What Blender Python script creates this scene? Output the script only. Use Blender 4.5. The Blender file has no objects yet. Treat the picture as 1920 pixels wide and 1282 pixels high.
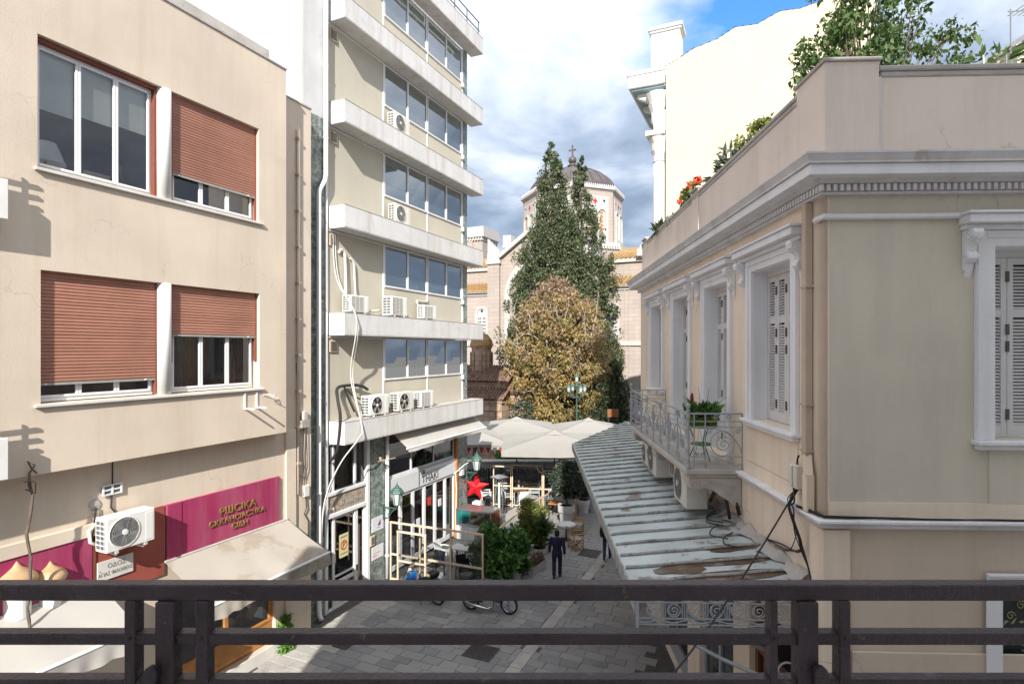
import bpy, bmesh, math, random
import numpy as np
from mathutils import Matrix, Vector
random.seed(7); RNG = np.random.default_rng(7)
SC = bpy.context.scene
COL = SC.collection
rad = math.radians
# ------------------------------------------------------------------ camera
F_PX, CX, CY, EYE = 1067.0, 960.0, 655.0, 8.5
cam = bpy.data.cameras.new('camera'); cam_o = bpy.data.objects.new('camera', cam); COL.objects.link(cam_o)
cam_o.location = (0, 0, EYE); cam_o.rotation_euler = (rad(90), 0, 0)
cam.sensor_width = 36; cam.lens = F_PX/1920*36; cam.shift_y = 14/1920
cam.clip_start = 0.05; cam.clip_end = 3000
SC.camera = cam_o
# ------------------------------------------------------------------ light
SUN_DIR = Vector((0.109, 1.817, -1.12)).normalized()          # the way the light travels
ELEV = math.asin(-SUN_DIR.z)
sun = bpy.data.lights.new('sun', 'SUN'); sun.energy = 2.0; sun.angle = rad(0.5); sun.color = (1, .955, .88)
sun_o = bpy.data.objects.new('sun', sun); COL.objects.link(sun_o)
sun_o.rotation_euler = SUN_DIR.to_track_quat('-Z', 'Y').to_euler()
SC.view_settings.view_transform = 'Standard'; SC.view_settings.look = 'None'
SC.view_settings.gamma = 1; SC.view_settings.use_curve_mapping = False
SC.view_settings.exposure = 2.06
SC.cycles.max_bounces = 10; SC.cycles.diffuse_bounces = 6; SC.cycles.transparent_max_bounces = 24
SC.cycles.caustics_reflective = False; SC.cycles.caustics_refractive = False
SC.cycles.sample_clamp_indirect = 6

def nd(nt, typ, **kw):
    n = nt.nodes.new(typ)
    for k, v in kw.items():
        if k.startswith('i_'): n.inputs[k[2:].replace('_', ' ')].default_value = v
        elif isinstance(k, str): setattr(n, k, v)
    return n
def math_n(nt, op, a, b=None, clamp=False):
    n = nt.nodes.new('ShaderNodeMath'); n.operation = op; n.use_clamp = clamp
    for i, x in enumerate((a, b)):
        if x is None: continue
        if isinstance(x, (int, float)): n.inputs[i].default_value = x
        else: nt.links.new(x, n.inputs[i])
    return n.outputs[0]
def mix_c(nt, fac, a, b, mode='MIX'):
    n = nt.nodes.new('ShaderNodeMix'); n.data_type = 'RGBA'; n.blend_type = mode
    for sock, x in ((n.inputs[0], fac), (n.inputs[6], a), (n.inputs[7], b)):
        if isinstance(x, (int, float)): sock.default_value = x
        elif isinstance(x, (tuple, list)): sock.default_value = (*x[:3], 1)
        else: nt.links.new(x, sock)
    return n.outputs[2]
def ramp(nt, fac, stops, interp='LINEAR'):
    n = nt.nodes.new('ShaderNodeValToRGB'); e = n.color_ramp.elements; n.color_ramp.interpolation = interp
    while len(e) < len(stops): e.new(0.5)
    for k, (p, c) in enumerate(stops):
        e[k].position = p
        e[k].color = (c, c, c, 1) if isinstance(c, (int, float)) else (*c[:3], 1)
    nt.links.new(fac, n.inputs[0]); return n.outputs[0]

world = bpy.data.worlds.new('World'); SC.world = world; world.use_nodes = True
nt = world.node_tree; nt.nodes.clear()
wo = nd(nt, 'ShaderNodeOutputWorld'); bg = nd(nt, 'ShaderNodeBackground'); bg.inputs[1].default_value = 0.12
nt.links.new(bg.outputs[0], wo.inputs[0])
sky = nd(nt, 'ShaderNodeTexSky', sky_type='NISHITA', sun_disc=False, sun_elevation=ELEV, sun_rotation=rad(180+3.4), air_density=1.0, dust_density=0.4, ozone_density=2.0)
tc = nd(nt, 'ShaderNodeTexCoord')
sep = nd(nt, 'ShaderNodeSeparateXYZ'); nt.links.new(tc.outputs['Generated'], sep.inputs[0])
zz = math_n(nt, 'ADD', math_n(nt, 'MAXIMUM', sep.outputs[2], 0.0), 0.28)
px = math_n(nt, 'DIVIDE', sep.outputs[0], zz); py = math_n(nt, 'DIVIDE', sep.outputs[1], zz)
cmb = nd(nt, 'ShaderNodeCombineXYZ'); nt.links.new(px, cmb.inputs[0]); nt.links.new(py, cmb.inputs[1])
def sky_noise(scale, detail, rough, off, dist=0.0):
    mp = nd(nt, 'ShaderNodeMapping'); mp.inputs[1].default_value = off; nt.links.new(cmb.outputs[0], mp.inputs[0])
    n = nd(nt, 'ShaderNodeTexNoise'); n.inputs['Scale'].default_value = scale; n.inputs['Detail'].default_value = detail
    n.inputs['Roughness'].default_value = rough; n.inputs['Distortion'].default_value = dist
    nt.links.new(mp.outputs[0], n.inputs[0]); return n.outputs[0]
n1 = sky_noise(1.35, 10, .56, (3.1, 1.2, 0), .25)
n2 = sky_noise(2.1, 8, .55, (8.3, 4.4, 0), .3)
# a break in the cloud, up to the right of the church
dv = nd(nt, 'ShaderNodeVectorMath', operation='DISTANCE'); nt.links.new(tc.outputs['Generated'], dv.inputs[0])
dv.inputs[1].default_value = Vector((.385, 1, .585)).normalized()
gap = ramp(nt, dv.outputs['Value'], [(0.0, 1.0), (0.08, .85), (0.24, 0.0)])
cover = math_n(nt, 'SUBTRACT', math_n(nt, 'ADD', n1, .17), math_n(nt, 'MULTIPLY', gap, .385))
mask = ramp(nt, cover, [(0.34, 0.0), (0.52, 1.0)])
shade = math_n(nt, 'ADD', math_n(nt, 'MULTIPLY', math_n(nt, 'SUBTRACT', n2, .5), 1.9), math_n(nt, 'ADD', math_n(nt, 'MULTIPLY', math_n(nt, 'SUBTRACT', sep.outputs[2], .38), .95), .44))
ccol = ramp(nt, shade, [(0.18, (.66, .87, 1.20)), (0.42, (1.12, 1.36, 1.74)), (0.62, (1.8, 2.0, 2.3)), (0.9, (2.85, 2.95, 3.1))])
nt.links.new(mix_c(nt, mask, mix_c(nt, 1.0, sky.outputs[0], (.25, .46, .80), 'MULTIPLY'), ccol), bg.inputs[0])

# ------------------------------------------------------------------ materials
MATS = {}
def material(name, col, rough=.8, var=.10, scale=1.2, bump=0.0, bscale=40.0, metal=0.0, spec=.35, rnd=0.0, streak=0.0, streak_col=None,
             spots=0.0, spot_col=(.2, .13, .08), spot_scale=1.5, spot_cut=.58, rand_hue=None, fine=.04, cracks=0.0, crack_scale=.55):
    m = bpy.data.materials.new(name); m.use_nodes = True; MATS[name] = m
    nt = m.node_tree; nt.nodes.clear()
    out = nd(nt, 'ShaderNodeOutputMaterial'); bs = nd(nt, 'ShaderNodeBsdfPrincipled'); nt.links.new(bs.outputs[0], out.inputs[0])
    geo = nd(nt, 'ShaderNodeNewGeometry')
    def noise(sc, detail=4, stretch=None, rough=.55):
        src = geo.outputs['Position']
        if stretch:
            mp = nd(nt, 'ShaderNodeMapping'); mp.inputs[3].default_value = stretch; nt.links.new(src, mp.inputs[0]); src = mp.outputs[0]
        n = nd(nt, 'ShaderNodeTexNoise'); n.inputs['Scale'].default_value = sc; n.inputs['Detail'].default_value = detail; n.inputs['Roughness'].default_value = rough
        nt.links.new(src, n.inputs[0]); return n.outputs[0]
    lo = tuple(c*(1-var) for c in col); hi = tuple(min(.95, c*(1+var)) for c in col)
    c = ramp(nt, noise(scale, 6), [(0.3, lo), (0.7, hi)])
    if fine: c = mix_c(nt, 1.0, c, ramp(nt, noise(bscale, 3), [(0.3, 1-fine*2), (.7, 1.0)]), 'MULTIPLY')
    if streak:
        sc = streak_col or tuple(x*.55 for x in col)
        f = ramp(nt, noise(2.2, 6, (1, 1, .09), .65), [(.47, 0.0), (.70, streak)])
        c = mix_c(nt, f, c, sc)
    if spots:
        f = ramp(nt, noise(spot_scale, 8, None, .65), [(spot_cut, 0.0), (spot_cut+.07, spots)])
        c = mix_c(nt, f, c, spot_col)
    if cracks:
        dn = nd(nt, 'ShaderNodeTexNoise'); dn.inputs['Scale'].default_value = 1.7; dn.inputs['Detail'].default_value = 6; nt.links.new(geo.outputs['Position'], dn.inputs[0])
        va = nd(nt, 'ShaderNodeVectorMath', operation='SCALE'); va.inputs['Scale'].default_value = .9; nt.links.new(dn.outputs['Color'], va.inputs[0])
        ad = nd(nt, 'ShaderNodeVectorMath', operation='ADD'); nt.links.new(geo.outputs['Position'], ad.inputs[0]); nt.links.new(va.outputs[0], ad.inputs[1])
        vo = nd(nt, 'ShaderNodeTexVoronoi', feature='DISTANCE_TO_EDGE'); vo.inputs['Scale'].default_value = crack_scale; nt.links.new(ad.outputs[0], vo.inputs[0])
        f = math_n(nt, 'MULTIPLY', ramp(nt, vo.outputs['Distance'], [(0.0, 1.0), (.004, .6), (.009, 0.0)]), ramp(nt, noise(.45, 3), [(.50, 0.0), (.62, cracks)]))
        c = mix_c(nt, f, c, tuple(x*.35 for x in col))
        c = mix_c(nt, ramp(nt, noise(.8, 7, None, .7), [(.57, 0.0), (.63, cracks*.35)]), c, tuple(min(.9, x*1.13) for x in col))
    if rnd or rand_hue:
        oi = nd(nt, 'ShaderNodeObjectInfo')
        if rand_hue: c = mix_c(nt, ramp(nt, oi.outputs['Random'], [(0, 0.0), (1, 1.0)]), c, rand_hue)
        if rnd: c = mix_c(nt, 1.0, c, ramp(nt, oi.outputs['Random'], [(0, 1-rnd), (1, 1.0)]), 'MULTIPLY')
    nt.links.new(c, bs.inputs['Base Color'])
    bs.inputs['Roughness'].default_value = rough; bs.inputs['Metallic'].default_value = metal
    bs.inputs['Specular IOR Level'].default_value = spec
    if bump:
        b = nd(nt, 'ShaderNodeBump'); b.inputs['Strength'].default_value = bump; b.inputs['Distance'].default_value = .02
        nt.links.new(noise(bscale, 5), b.inputs['Height']); nt.links.new(b.outputs[0], bs.inputs['Normal'])
    return m
def marble(name, c0, c1, scale, rough=.35):
    m = bpy.data.materials.new(name); m.use_nodes = True; nt = m.node_tree; bs = nt.nodes['Principled BSDF']
    geo = nd(nt, 'ShaderNodeNewGeometry')
    a = nd(nt, 'ShaderNodeTexNoise'); a.inputs['Scale'].default_value = scale; a.inputs['Detail'].default_value = 9; a.inputs['Roughness'].default_value = .68; a.inputs['Distortion'].default_value = 1.4
    nt.links.new(geo.outputs['Position'], a.inputs[0])
    v = nd(nt, 'ShaderNodeTexVoronoi', feature='DISTANCE_TO_EDGE'); v.inputs['Scale'].default_value = scale*1.4
    nt.links.new(geo.outputs['Position'], v.inputs[0])
    c = ramp(nt, a.outputs[0], [(.36, c0), (.56, c1), (.75, tuple(min(.8, x*1.7) for x in c1))])
    c = mix_c(nt, ramp(nt, v.outputs[0], [(0.0, .45), (.06, 0.0)]), c, tuple(min(.7, x*2.2+.05) for x in c1))
    nt.links.new(c, bs.inputs['Base Color']); bs.inputs['Roughness'].default_value = rough; MATS[name] = m; return m
def glass(name, tint, base=.14, amount=.75, rough=.015, opaque=0.0, body=(.05, .06, .06)):
    """a pane: part mirror by angle, the rest lets the tinted room through"""
    m = bpy.data.materials.new(name); m.use_nodes = True; nt = m.node_tree; nt.nodes.clear(); MATS[name] = m
    out = nd(nt, 'ShaderNodeOutputMaterial'); tr = nd(nt, 'ShaderNodeBsdfTransparent'); gl = nd(nt, 'ShaderNodeBsdfGlossy'); mx = nd(nt, 'ShaderNodeMixShader')
    tr.inputs[0].default_value = (*tint, 1); gl.inputs['Roughness'].default_value = rough; gl.inputs[0].default_value = (.95, .97, 1, 1)
    lw = nd(nt, 'ShaderNodeFresnel'); lw.inputs[0].default_value = 1.5
    f = math_n(nt, 'ADD', math_n(nt, 'MULTIPLY', lw.outputs[0], amount), base, True)
    nt.links.new(f, mx.inputs[0]); nt.links.new(gl.outputs[0], mx.inputs[2])
    if opaque:
        df = nd(nt, 'ShaderNodeBsdfDiffuse'); df.inputs[0].default_value = (*body, 1); m2 = nd(nt, 'ShaderNodeMixShader'); m2.inputs[0].default_value = opaque
        nt.links.new(tr.outputs[0], m2.inputs[1]); nt.links.new(df.outputs[0], m2.inputs[2]); nt.links.new(m2.outputs[0], mx.inputs[1])
    else: nt.links.new(tr.outputs[0], mx.inputs[1])
    nt.links.new(mx.outputs[0], out.inputs[0]); return m
def leafmat(name, cols, trans=.3):
    m = bpy.data.materials.new(name); m.use_nodes = True; nt = m.node_tree; nt.nodes.clear(); MATS[name] = m
    out = nd(nt, 'ShaderNodeOutputMaterial'); geo = nd(nt, 'ShaderNodeNewGeometry')
    n = nd(nt, 'ShaderNodeTexNoise'); n.inputs['Scale'].default_value = .9; n.inputs['Detail'].default_value = 3; nt.links.new(geo.outputs['Position'], n.inputs[0])
    f = math_n(nt, 'ADD', math_n(nt, 'MULTIPLY', geo.outputs['Random Per Island'], .72), math_n(nt, 'MULTIPLY', math_n(nt, 'SUBTRACT', n.outputs[0], .36), .9), True)
    c = ramp(nt, f, [(i/(len(cols)-1), cc) for i, cc in enumerate(cols)])
    bs = nd(nt, 'ShaderNodeBsdfPrincipled'); bs.inputs['Roughness'].default_value = .5; bs.inputs['Specular IOR Level'].default_value = .3
    nt.links.new(c, bs.inputs['Base Color'])
    tl = nd(nt, 'ShaderNodeBsdfTranslucent'); nt.links.new(c, tl.inputs[0]); mx = nd(nt, 'ShaderNodeMixShader'); mx.inputs[0].default_value = trans
    nt.links.new(bs.outputs[0], mx.inputs[1]); nt.links.new(tl.outputs[0], mx.inputs[2]); nt.links.new(mx.outputs[0], out.inputs[0]); return m

material('tan_plaster', (.645, .55, .45), .9, .085, .5, .25, 60, cracks=.26, streak=.36, streak_col=(.50, .39, .29))
material('tan_plaster_low', (.60, .50, .40), .9, .08, .5, .25, 60, streak=.3, streak_col=(.45, .34, .25))
material('coping_grey', (.46, .43, .40), .85, .15, 2, .3, 40, spots=.5, spot_col=(.2, .18, .16))
material('white_plaster', (.72, .71, .68), .9, .05, .4, .2, 30, cracks=.6, streak=.35, streak_col=(.6, .58, .54))
material('grey_plaster', (.60, .60, .60), .9, .1, .8, .3, 30, spots=.4, spot_col=(.42, .41, .40), streak=.3, streak_col=(.42, .42, .42))
material('olive_panel', (.525, .485, .40), .75, .06, .6, .1, 80, streak=.35, streak_col=(.44, .43, .36))
material('ledge_marble', (.66, .65, .645), .7, .07, 1.0, .15, 50, streak=.55, streak_col=(.44, .38, .32), spots=.4, spot_col=(.5, .42, .36), spot_scale=2.2, spot_cut=.6)
material('white_alu', (.76, .76, .77), .4, .04, 3, 0, 50)
material('white_paint', (.76, .75, .73), .6, .06, 2, .1, 60, spots=.35, spot_col=(.55, .5, .45), spot_scale=4, spot_cut=.62)
material('roller_slat', (.40, .19, .135), .55, .12, 1.0, .05, 90, rnd=.14)
material('rust_frame', (.22, .065, .04), .6, .15, 3)
material('purple_sign', (.33, .035, .105), .5, .10, 1.0, .05, 60, streak=.26, streak_col=(.50, .26, .32))
material('terracotta_panel', (.33, .085, .06), .6, .12, 1, .1, 40, streak=.4, streak_col=(.25, .06, .05))
material('gold', (.52, .35, .20), .55, .25, 2.5, .1, 60, metal=.1, streak=.6, streak_col=(.30, .15, .05))
material('brass_letters', (.42, .27, .10), .4, .2, 8, 0, 50, metal=.5)
material('canvas_cream', (.38, .345, .30), .9, .06, .9, .15, 150, streak=.0, spots=.55, spot_col=(.26, .205, .145), spot_scale=1.1, spot_cut=.53)
material('canvas_umbrella', (.31, .295, .275), .9, .04, .6, .15, 120)
material('canvas_white', (.42, .40, .37), .9, .05, .9, .15, 150)
material('ac_white', (.74, .73, .70), .5, .05, 2, 0, 60, spots=.25, spot_col=(.5, .47, .42), spot_scale=5, spot_cut=.62)
material('ac_cream', (.66, .63, .56), .55, .08, 2, 0, 60, spots=.3, spot_col=(.45, .38, .3), spot_scale=5, spot_cut=.62)
material('ac_fan', (.05, .05, .05), .5, .2, 6)
material('ac_grille', (.34, .33, .31), .5, .1, 6)
material('ac_fin', (.16, .18, .20), .45, .2, 9, metal=.4)
material('black', (.02, .02, .022), .5, .2, 5)
material('cable_black', (.03, .028, .03), .6, .2, 5)
material('cable_white', (.62, .60, .56), .6, .1, 5)
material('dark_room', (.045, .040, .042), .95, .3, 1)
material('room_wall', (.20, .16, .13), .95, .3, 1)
material('blind', (.85, .83, .78), .9, .04, 2)
material('blind_green', (.22, .26, .25), .9, .1, 2)
material('curtain_brown', (.16, .09, .055), .9, .3, 3)
material('curtain_dark', (.035, .025, .028), .9, .4, 3)
material('wood_orange', (.42, .19, .06), .55, .2, 3, .2, 50)
material('wood_brown', (.20, .075, .03), .5, .25, 3, .2, 50)
material('wood_light', (.68, .52, .38), .6, .15, 3, .15, 60)
material('door_red', (.17, .035, .025), .5, .2, 3)
material('door_tan', (.24, .16, .10), .7, .3, 6, .2, 50)
marble('green_marble', (.055, .075, .07), (.20, .235, .215), 2.6)
marble('beige_marble', (.22, .17, .13), (.36, .29, .23), 6)
material('marble_white', (.66, .64, .60), .5, .08, 2, .05, 60, streak=.2)
material('rail_paint', (.042, .030, .037), .34, .3, 4, .35, 70, spots=.75, spot_col=(.13, .115, .11), spot_scale=18, spot_cut=.625)
material('lower_wall_tan', (.62, .52, .425), .9, .08, .5, .2, 60, cracks=.5, streak=.35, streak_col=(.44, .37, .30))
material('cream_wall', (.85, .715, .575), .9, .075, .5, .2, 60, cracks=.5, streak=.32, streak_col=(.56, .45, .35))
material('greige_wall', (.645, .59, .49), .9, .075, .6, .2, 70, cracks=.5, streak=.34, streak_col=(.44, .39, .34))
material('parapet_plaster', (.78, .665, .58), .9, .06, .7, .3, 90, cracks=.5, streak=.36, streak_col=(.48, .41, .37))
material('trim_white', (.82, .82, .84), .7, .05, 1, .1, 60, streak=.34, spots=.3, spot_col=(.5, .48, .46), spot_scale=4, spot_cut=.62, streak_col=(.56, .54, .54))
material('cornice_grey', (.68, .665, .67), .8, .10, 1.2, .2, 60, streak=.5, streak_col=(.40, .38, .37), spots=.5, spot_col=(.36, .33, .31), spot_scale=3.5, spot_cut=.60)
material('soffit_blue', (.30, .42, .46), .8, .1, 2)
material('shutter_grey', (.66, .65, .645), .6, .05, 2, .05, 60)
material('hinge_dark', (.10, .09, .085), .6, .2, 6)
material('pipe_beige', (.52, .42, .34), .7, .1, 2, .1, 60)
material('canopy_zinc', (.54, .60, .61), .6, .16, 1.1, .25, 30, spots=.85, spot_col=(.22, .145, .10), spot_scale=1.5, spot_cut=.575, streak=.0, rnd=.12)
material('canopy_wet', (.13, .085, .06), .18, .3, 2, .1, 30, spots=.8, spot_col=(.30, .24, .2), spot_scale=2.5, spot_cut=.55)
material('canopy_edge', (.34, .35, .34), .7, .25, 4, .3, 50, spots=.6, spot_col=(.16, .12, .09), spot_scale=5, spot_cut=.52)
material('iron_grey', (.36, .38, .41), .5, .1, 6, .1, 80)
material('stone_console', (.50, .46, .42), .9, .12, 3, .3, 50)
material('yellow_wall', (.56, .50, .375), .9, .05, .35, .25, 40, cracks=.5, streak=.25, streak_col=(.52, .45, .33))
material('green_paint', (.06, .26, .055), .45, .1, 6)
material('planter_green', (.16, .20, .03), .5, .1, 6)
material('lamp_green', (.055, .12, .105), .5, .15, 6)
material('lamp_glass', (.50, .55, .53), .2, .1, 4)
material('star_red', (.62, .012, .02), .5, .1, 6)
material('bunting_red', (.25, .02, .03), .8, .2, 6)
material('bunting_dark', (.06, .05, .06), .8, .2, 6)
material('teal', (.03, .34, .30), .45, .08, 4)
material('steel', (.42, .41, .40), .3, .12, 6, metal=.8)
material('pot_white', (.66, .655, .66), .6, .06, 3, .1, 40, spots=.3, spot_col=(.42, .38, .34), spot_scale=5, spot_cut=.6)
material('soil', (.05, .035, .025), .95, .3, 12, .5, 60)
material('bark', (.13, .10, .08), .9, .3, 5, .6, 30)
material('bark_pale', (.42, .37, .31), .8, .2, 3, .3, 30)
material('stem_green', (.10, .12, .05), .7, .2, 6)
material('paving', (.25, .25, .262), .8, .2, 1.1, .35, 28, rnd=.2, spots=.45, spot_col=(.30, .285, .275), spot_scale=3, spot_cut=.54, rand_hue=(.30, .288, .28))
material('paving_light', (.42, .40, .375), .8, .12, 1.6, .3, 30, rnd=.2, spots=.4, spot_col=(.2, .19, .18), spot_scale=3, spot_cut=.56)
material('joint', (.10, .095, .09), .95, .2, 6, .3, 50)
material('ground', (.30, .28, .26), .9, .15, .6, .3, 20)
material('iron_cover', (.07, .06, .055), .6, .25, 8, .3, 50)
material('church_stone', (.38, .325, .29), .9, .07, .35, .25, 25, streak=.25, streak_col=(.50, .41, .36))
material('church_white', (.45, .435, .41), .85, .06, 1, .1, 30)
material('tile_orange', (.32, .20, .085), .8, .3, 3, .2, 30)
material('tile_old', (.19, .115, .085), .9, .4, 3, .4, 20, spots=.5, spot_col=(.33, .22, .17), spot_scale=4, spot_cut=.52)
material('dome_lead', (.115, .095, .10), .45, .2, 1.5, .1, 20, metal=.25)
material('chapel_stone', (.42, .30, .22), .9, .25, 1.2, .5, 14, spots=.4, spot_col=(.24, .17, .13), spot_scale=2.2, spot_cut=.54)
material('window_dark', (.03, .035, .045), .25, .2, 3)
material('cross_red', (.50, .02, .03), .6)
material('bamboo_dark', (.085, .075, .07), .8, .3, 6, .3, 40, rnd=.4)
material('navy_cloth', (.020, .020, .052), .85, .2, 14, .3, 120)
material('denim', (.035, .06, .13), .85, .2, 14, .3, 120)
material('skin', (.50, .30, .21), .6, .06, 12)
material('hair', (.025, .018, .014), .7, .2, 40, .4, 120)
material('shoe', (.02, .018, .017), .5)
material('tyre', (.018, .018, .018), .8, .2, 12)
material('chrome', (.58, .58, .58), .18, .05, 6, metal=1)
material('bike_blue', (.02, .11, .32), .3, .05, 6)
material('bike_black', (.015, .015, .017), .3, .2, 8)
material('car_blue', (.02, .07, .38), .25, .05, 4)
material('flower_red', (.60, .045, .02), .6, .2, 30)
material('paper_yellow', (.62, .58, .30), .7)
material('paper_white', (.70, .69, .67), .6)
material('ink_black', (.02, .02, .022), .6)
material('ink_grey', (.20, .19, .19), .6)
material('ink_red', (.55, .04, .03), .6)
material('ink_purple', (.10, .03, .30), .6)
material('sign_white', (.68, .69, .72), .5, .03, 2)
material('sign_green_black', (.02, .032, .026), .4, .2, 3)
material('sign_gold', (.34, .29, .20), .5)
material('plaid', (.20, .145, .085), .7, .45, 14)
material('orange_pipe', (.50, .20, .05), .6, .15, 4)
material('leather_tan', (.55, .43, .30), .6, .1, 5)
glass('glass_room', (.80, .84, .84), .05, .8)
glass('glass_office', (.42, .50, .49), .27, .9, .02, .30, (.19, .245, .24))
glass('glass_shop', (.55, .57, .56), .10, .8)
glass('glass_screen', (.80, .82, .83), .045, .75, .03)
leafmat('leaf_cypress', [(.034, .050, .027), (.07, .094, .046), (.125, .15, .075), (.21, .22, .12)], .22)
leafmat('leaf_plane', [(.105, .115, .045), (.23, .21, .08), (.36, .28, .11), (.42, .29, .13), (.58, .31, .09)], .35)
leafmat('leaf_twig', [(.19, .14, .10), (.28, .20, .13), (.36, .26, .16)], .2)
leafmat('leaf_laurel', [(.02, .03, .016), (.045, .06, .028), (.09, .10, .05)], .2)
leafmat('leaf_ficus', [(.025, .065, .02), (.055, .14, .033), (.11, .24, .055), (.22, .36, .09)], .3)
leafmat('leaf_olive', [(.035, .05, .035), (.065, .085, .06), (.12, .14, .10)], .2)
leafmat('leaf_yellow', [(.08, .12, .03), (.19, .22, .05), (.34, .34, .085)], .35)
leafmat('leaf_roof', [(.025, .05, .015), (.05, .095, .025), (.10, .16, .045), (.17, .21, .08)], .35)
leafmat('leaf_bright', [(.06, .16, .02), (.12, .26, .04), (.22, .38, .08)], .35)
leafmat('leaf_silver', [(.13, .15, .12), (.24, .26, .22), (.38, .38, .34)], .25)

# ------------------------------------------------------------------ mesh builder
I4 = Matrix.Identity(4)
class MB:
    def __init__(s, M=None): s.v = []; s.f = []; s.M = M
    def add(s, vs, fs):
        o = len(s.v)
        if s.M is None: s.v.extend(tuple(p) for p in vs)
        else: s.v.extend(tuple(s.M @ Vector(p)) for p in vs)
        s.f.extend([tuple(i+o for i in f) for f in fs]); return s
    def box(s, x0, x1, y0, y1, z0, z1):
        return s.add([(x0,y0,z0),(x1,y0,z0),(x1,y1,z0),(x0,y1,z0),(x0,y0,z1),(x1,y0,z1),(x1,y1,z1),(x0,y1,z1)],
                     [(0,3,2,1),(4,5,6,7),(0,1,5,4),(1,2,6,5),(2,3,7,6),(3,0,4,7)])
    def bar(s, a, b, w, h, up=(0,0,1)):
        a = Vector(a); b = Vector(b); t = (b-a).normalized(); u = Vector(up)
        if abs(t.dot(u)) > .95: u = Vector((0,1,0))
        x = t.cross(u).normalized(); y = x.cross(t)
        vs = [p + x*(w/2*i) + y*(h/2*j) for p in (a, b) for i, j in ((-1,-1),(1,-1),(1,1),(-1,1))]
        return s.add(vs, [(0,3,2,1),(4,5,6,7),(0,1,5,4),(1,2,6,5),(2,3,7,6),(3,0,4,7)])
    def path(s, pts, r, n=6, close=False, cap=True):
        P = [Vector(p) for p in pts]; m = len(P); rs = r if isinstance(r, (list, tuple)) else [r]*m
        vs = []; up = None
        for i in range(m):
            a = P[i-1] if (i > 0 or close) else P[i]; b = P[(i+1) % m] if (i < m-1 or close) else P[i]
            t = (b-a); t = t.normalized() if t.length > 1e-9 else Vector((0,0,1))
            if up is None:
                up = Vector((0,0,1)) if abs(t.z) < .9 else Vector((1,0,0))
            x = t.cross(up); x = x.normalized() if x.length > 1e-6 else Vector((1,0,0)); y = x.cross(t).normalized(); up = y
            for k in range(n):
                an = 2*math.pi*k/n; vs.append(P[i] + (x*math.cos(an)+y*math.sin(an))*rs[i])
        fs = []
        for i in range(m if close else m-1):
            j = (i+1) % m
            for k in range(n): fs.append((i*n+k, i*n+(k+1)%n, j*n+(k+1)%n, j*n+k))
        if cap and not close: fs += [tuple(range(n))[::-1], tuple((m-1)*n+k for k in range(n))]
        return s.add(vs, fs)
    def cyl(s, a, b, r0, r1=None, n=12): return s.path([a, b], [r0, r0 if r1 is None else r1], n)
    def lathe(s, prof, c=(0,0,0), n=16, a0=0.0, a1=2*math.pi, axis='z', cap=True):
        full = abs(a1-a0-2*math.pi) < 1e-6; k = n if full else n+1; vs = []
        for r, z in prof:
            for i in range(k):
                a = a0+(a1-a0)*i/n; x, y = r*math.cos(a), r*math.sin(a)
                p = (x, y, z) if axis == 'z' else (x, z, y) if axis == 'y' else (z, x, y)
                vs.append((c[0]+p[0], c[1]+p[1], c[2]+p[2]))
        fs = []
        for j in range(len(prof)-1):
            for i in range(n):
                i2 = (i+1) % k; fs.append((j*k+i, j*k+i2, (j+1)*k+i2, (j+1)*k+i))
        if full and cap:
            if prof[0][0] > 1e-4: fs.append(tuple(range(k))[::-1])
            if prof[-1][0] > 1e-4: fs.append(tuple((len(prof)-1)*k+i for i in range(k)))
        return s.add(vs, fs)
    def prism(s, poly, a0, a1, axis='x'):
        def P(p, a): return (a, p[0], p[1]) if axis == 'x' else (p[0], a, p[1]) if axis == 'y' else (p[0], p[1], a)
        n = len(poly); vs = [P(p, a0) for p in poly]+[P(p, a1) for p in poly]
        return s.add(vs, [tuple(range(n))[::-1], tuple(range(n, 2*n))]+[(i, (i+1)%n, n+(i+1)%n, n+i) for i in range(n)])
    def quad(s, a, b, c, d): return s.add([a, b, c, d], [(0,1,2,3)])
    def grid(s, fn, nu, nv):
        vs = [fn(i/nu, j/nv) for j in range(nv+1) for i in range(nu+1)]
        return s.add(vs, [(j*(nu+1)+i, j*(nu+1)+i+1, (j+1)*(nu+1)+i+1, (j+1)*(nu+1)+i) for j in range(nv) for i in range(nu)])
    def ball(s, c, r, n=10, m=7, sc=(1,1,1)):
        vs = []; 
        for j in range(m+1):
            t = math.pi*j/m
            for i in range(n):
                a = 2*math.pi*i/n; vs.append((c[0]+r*sc[0]*math.sin(t)*math.cos(a), c[1]+r*sc[1]*math.sin(t)*math.sin(a), c[2]+r*sc[2]*math.cos(t)))
        return s.add(vs, [(j*n+i, j*n+(i+1)%n, (j+1)*n+(i+1)%n, (j+1)*n+i) for j in range(m) for i in range(n)])
    def wall(s, x0, x1, z0, z1, y0, y1, holes=()):
        """front skin at y0 with openings (hx0,hx1,hz0,hz1), reveals back to y1"""
        xs = sorted({x0, x1, *[min(max(h[k], x0), x1) for h in holes for k in (0, 1)]}); zs = sorted({z0, z1, *[min(max(h[k], z0), z1) for h in holes for k in (2, 3)]})
        for i in range(len(xs)-1):
            for j in range(len(zs)-1):
                mx, mz = (xs[i]+xs[i+1])/2, (zs[j]+zs[j+1])/2
                if any(h[0] < mx < h[1] and h[2] < mz < h[3] for h in holes): continue
                s.quad((xs[i], y0, zs[j]), (xs[i+1], y0, zs[j]), (xs[i+1], y0, zs[j+1]), (xs[i], y0, zs[j+1]))
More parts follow.
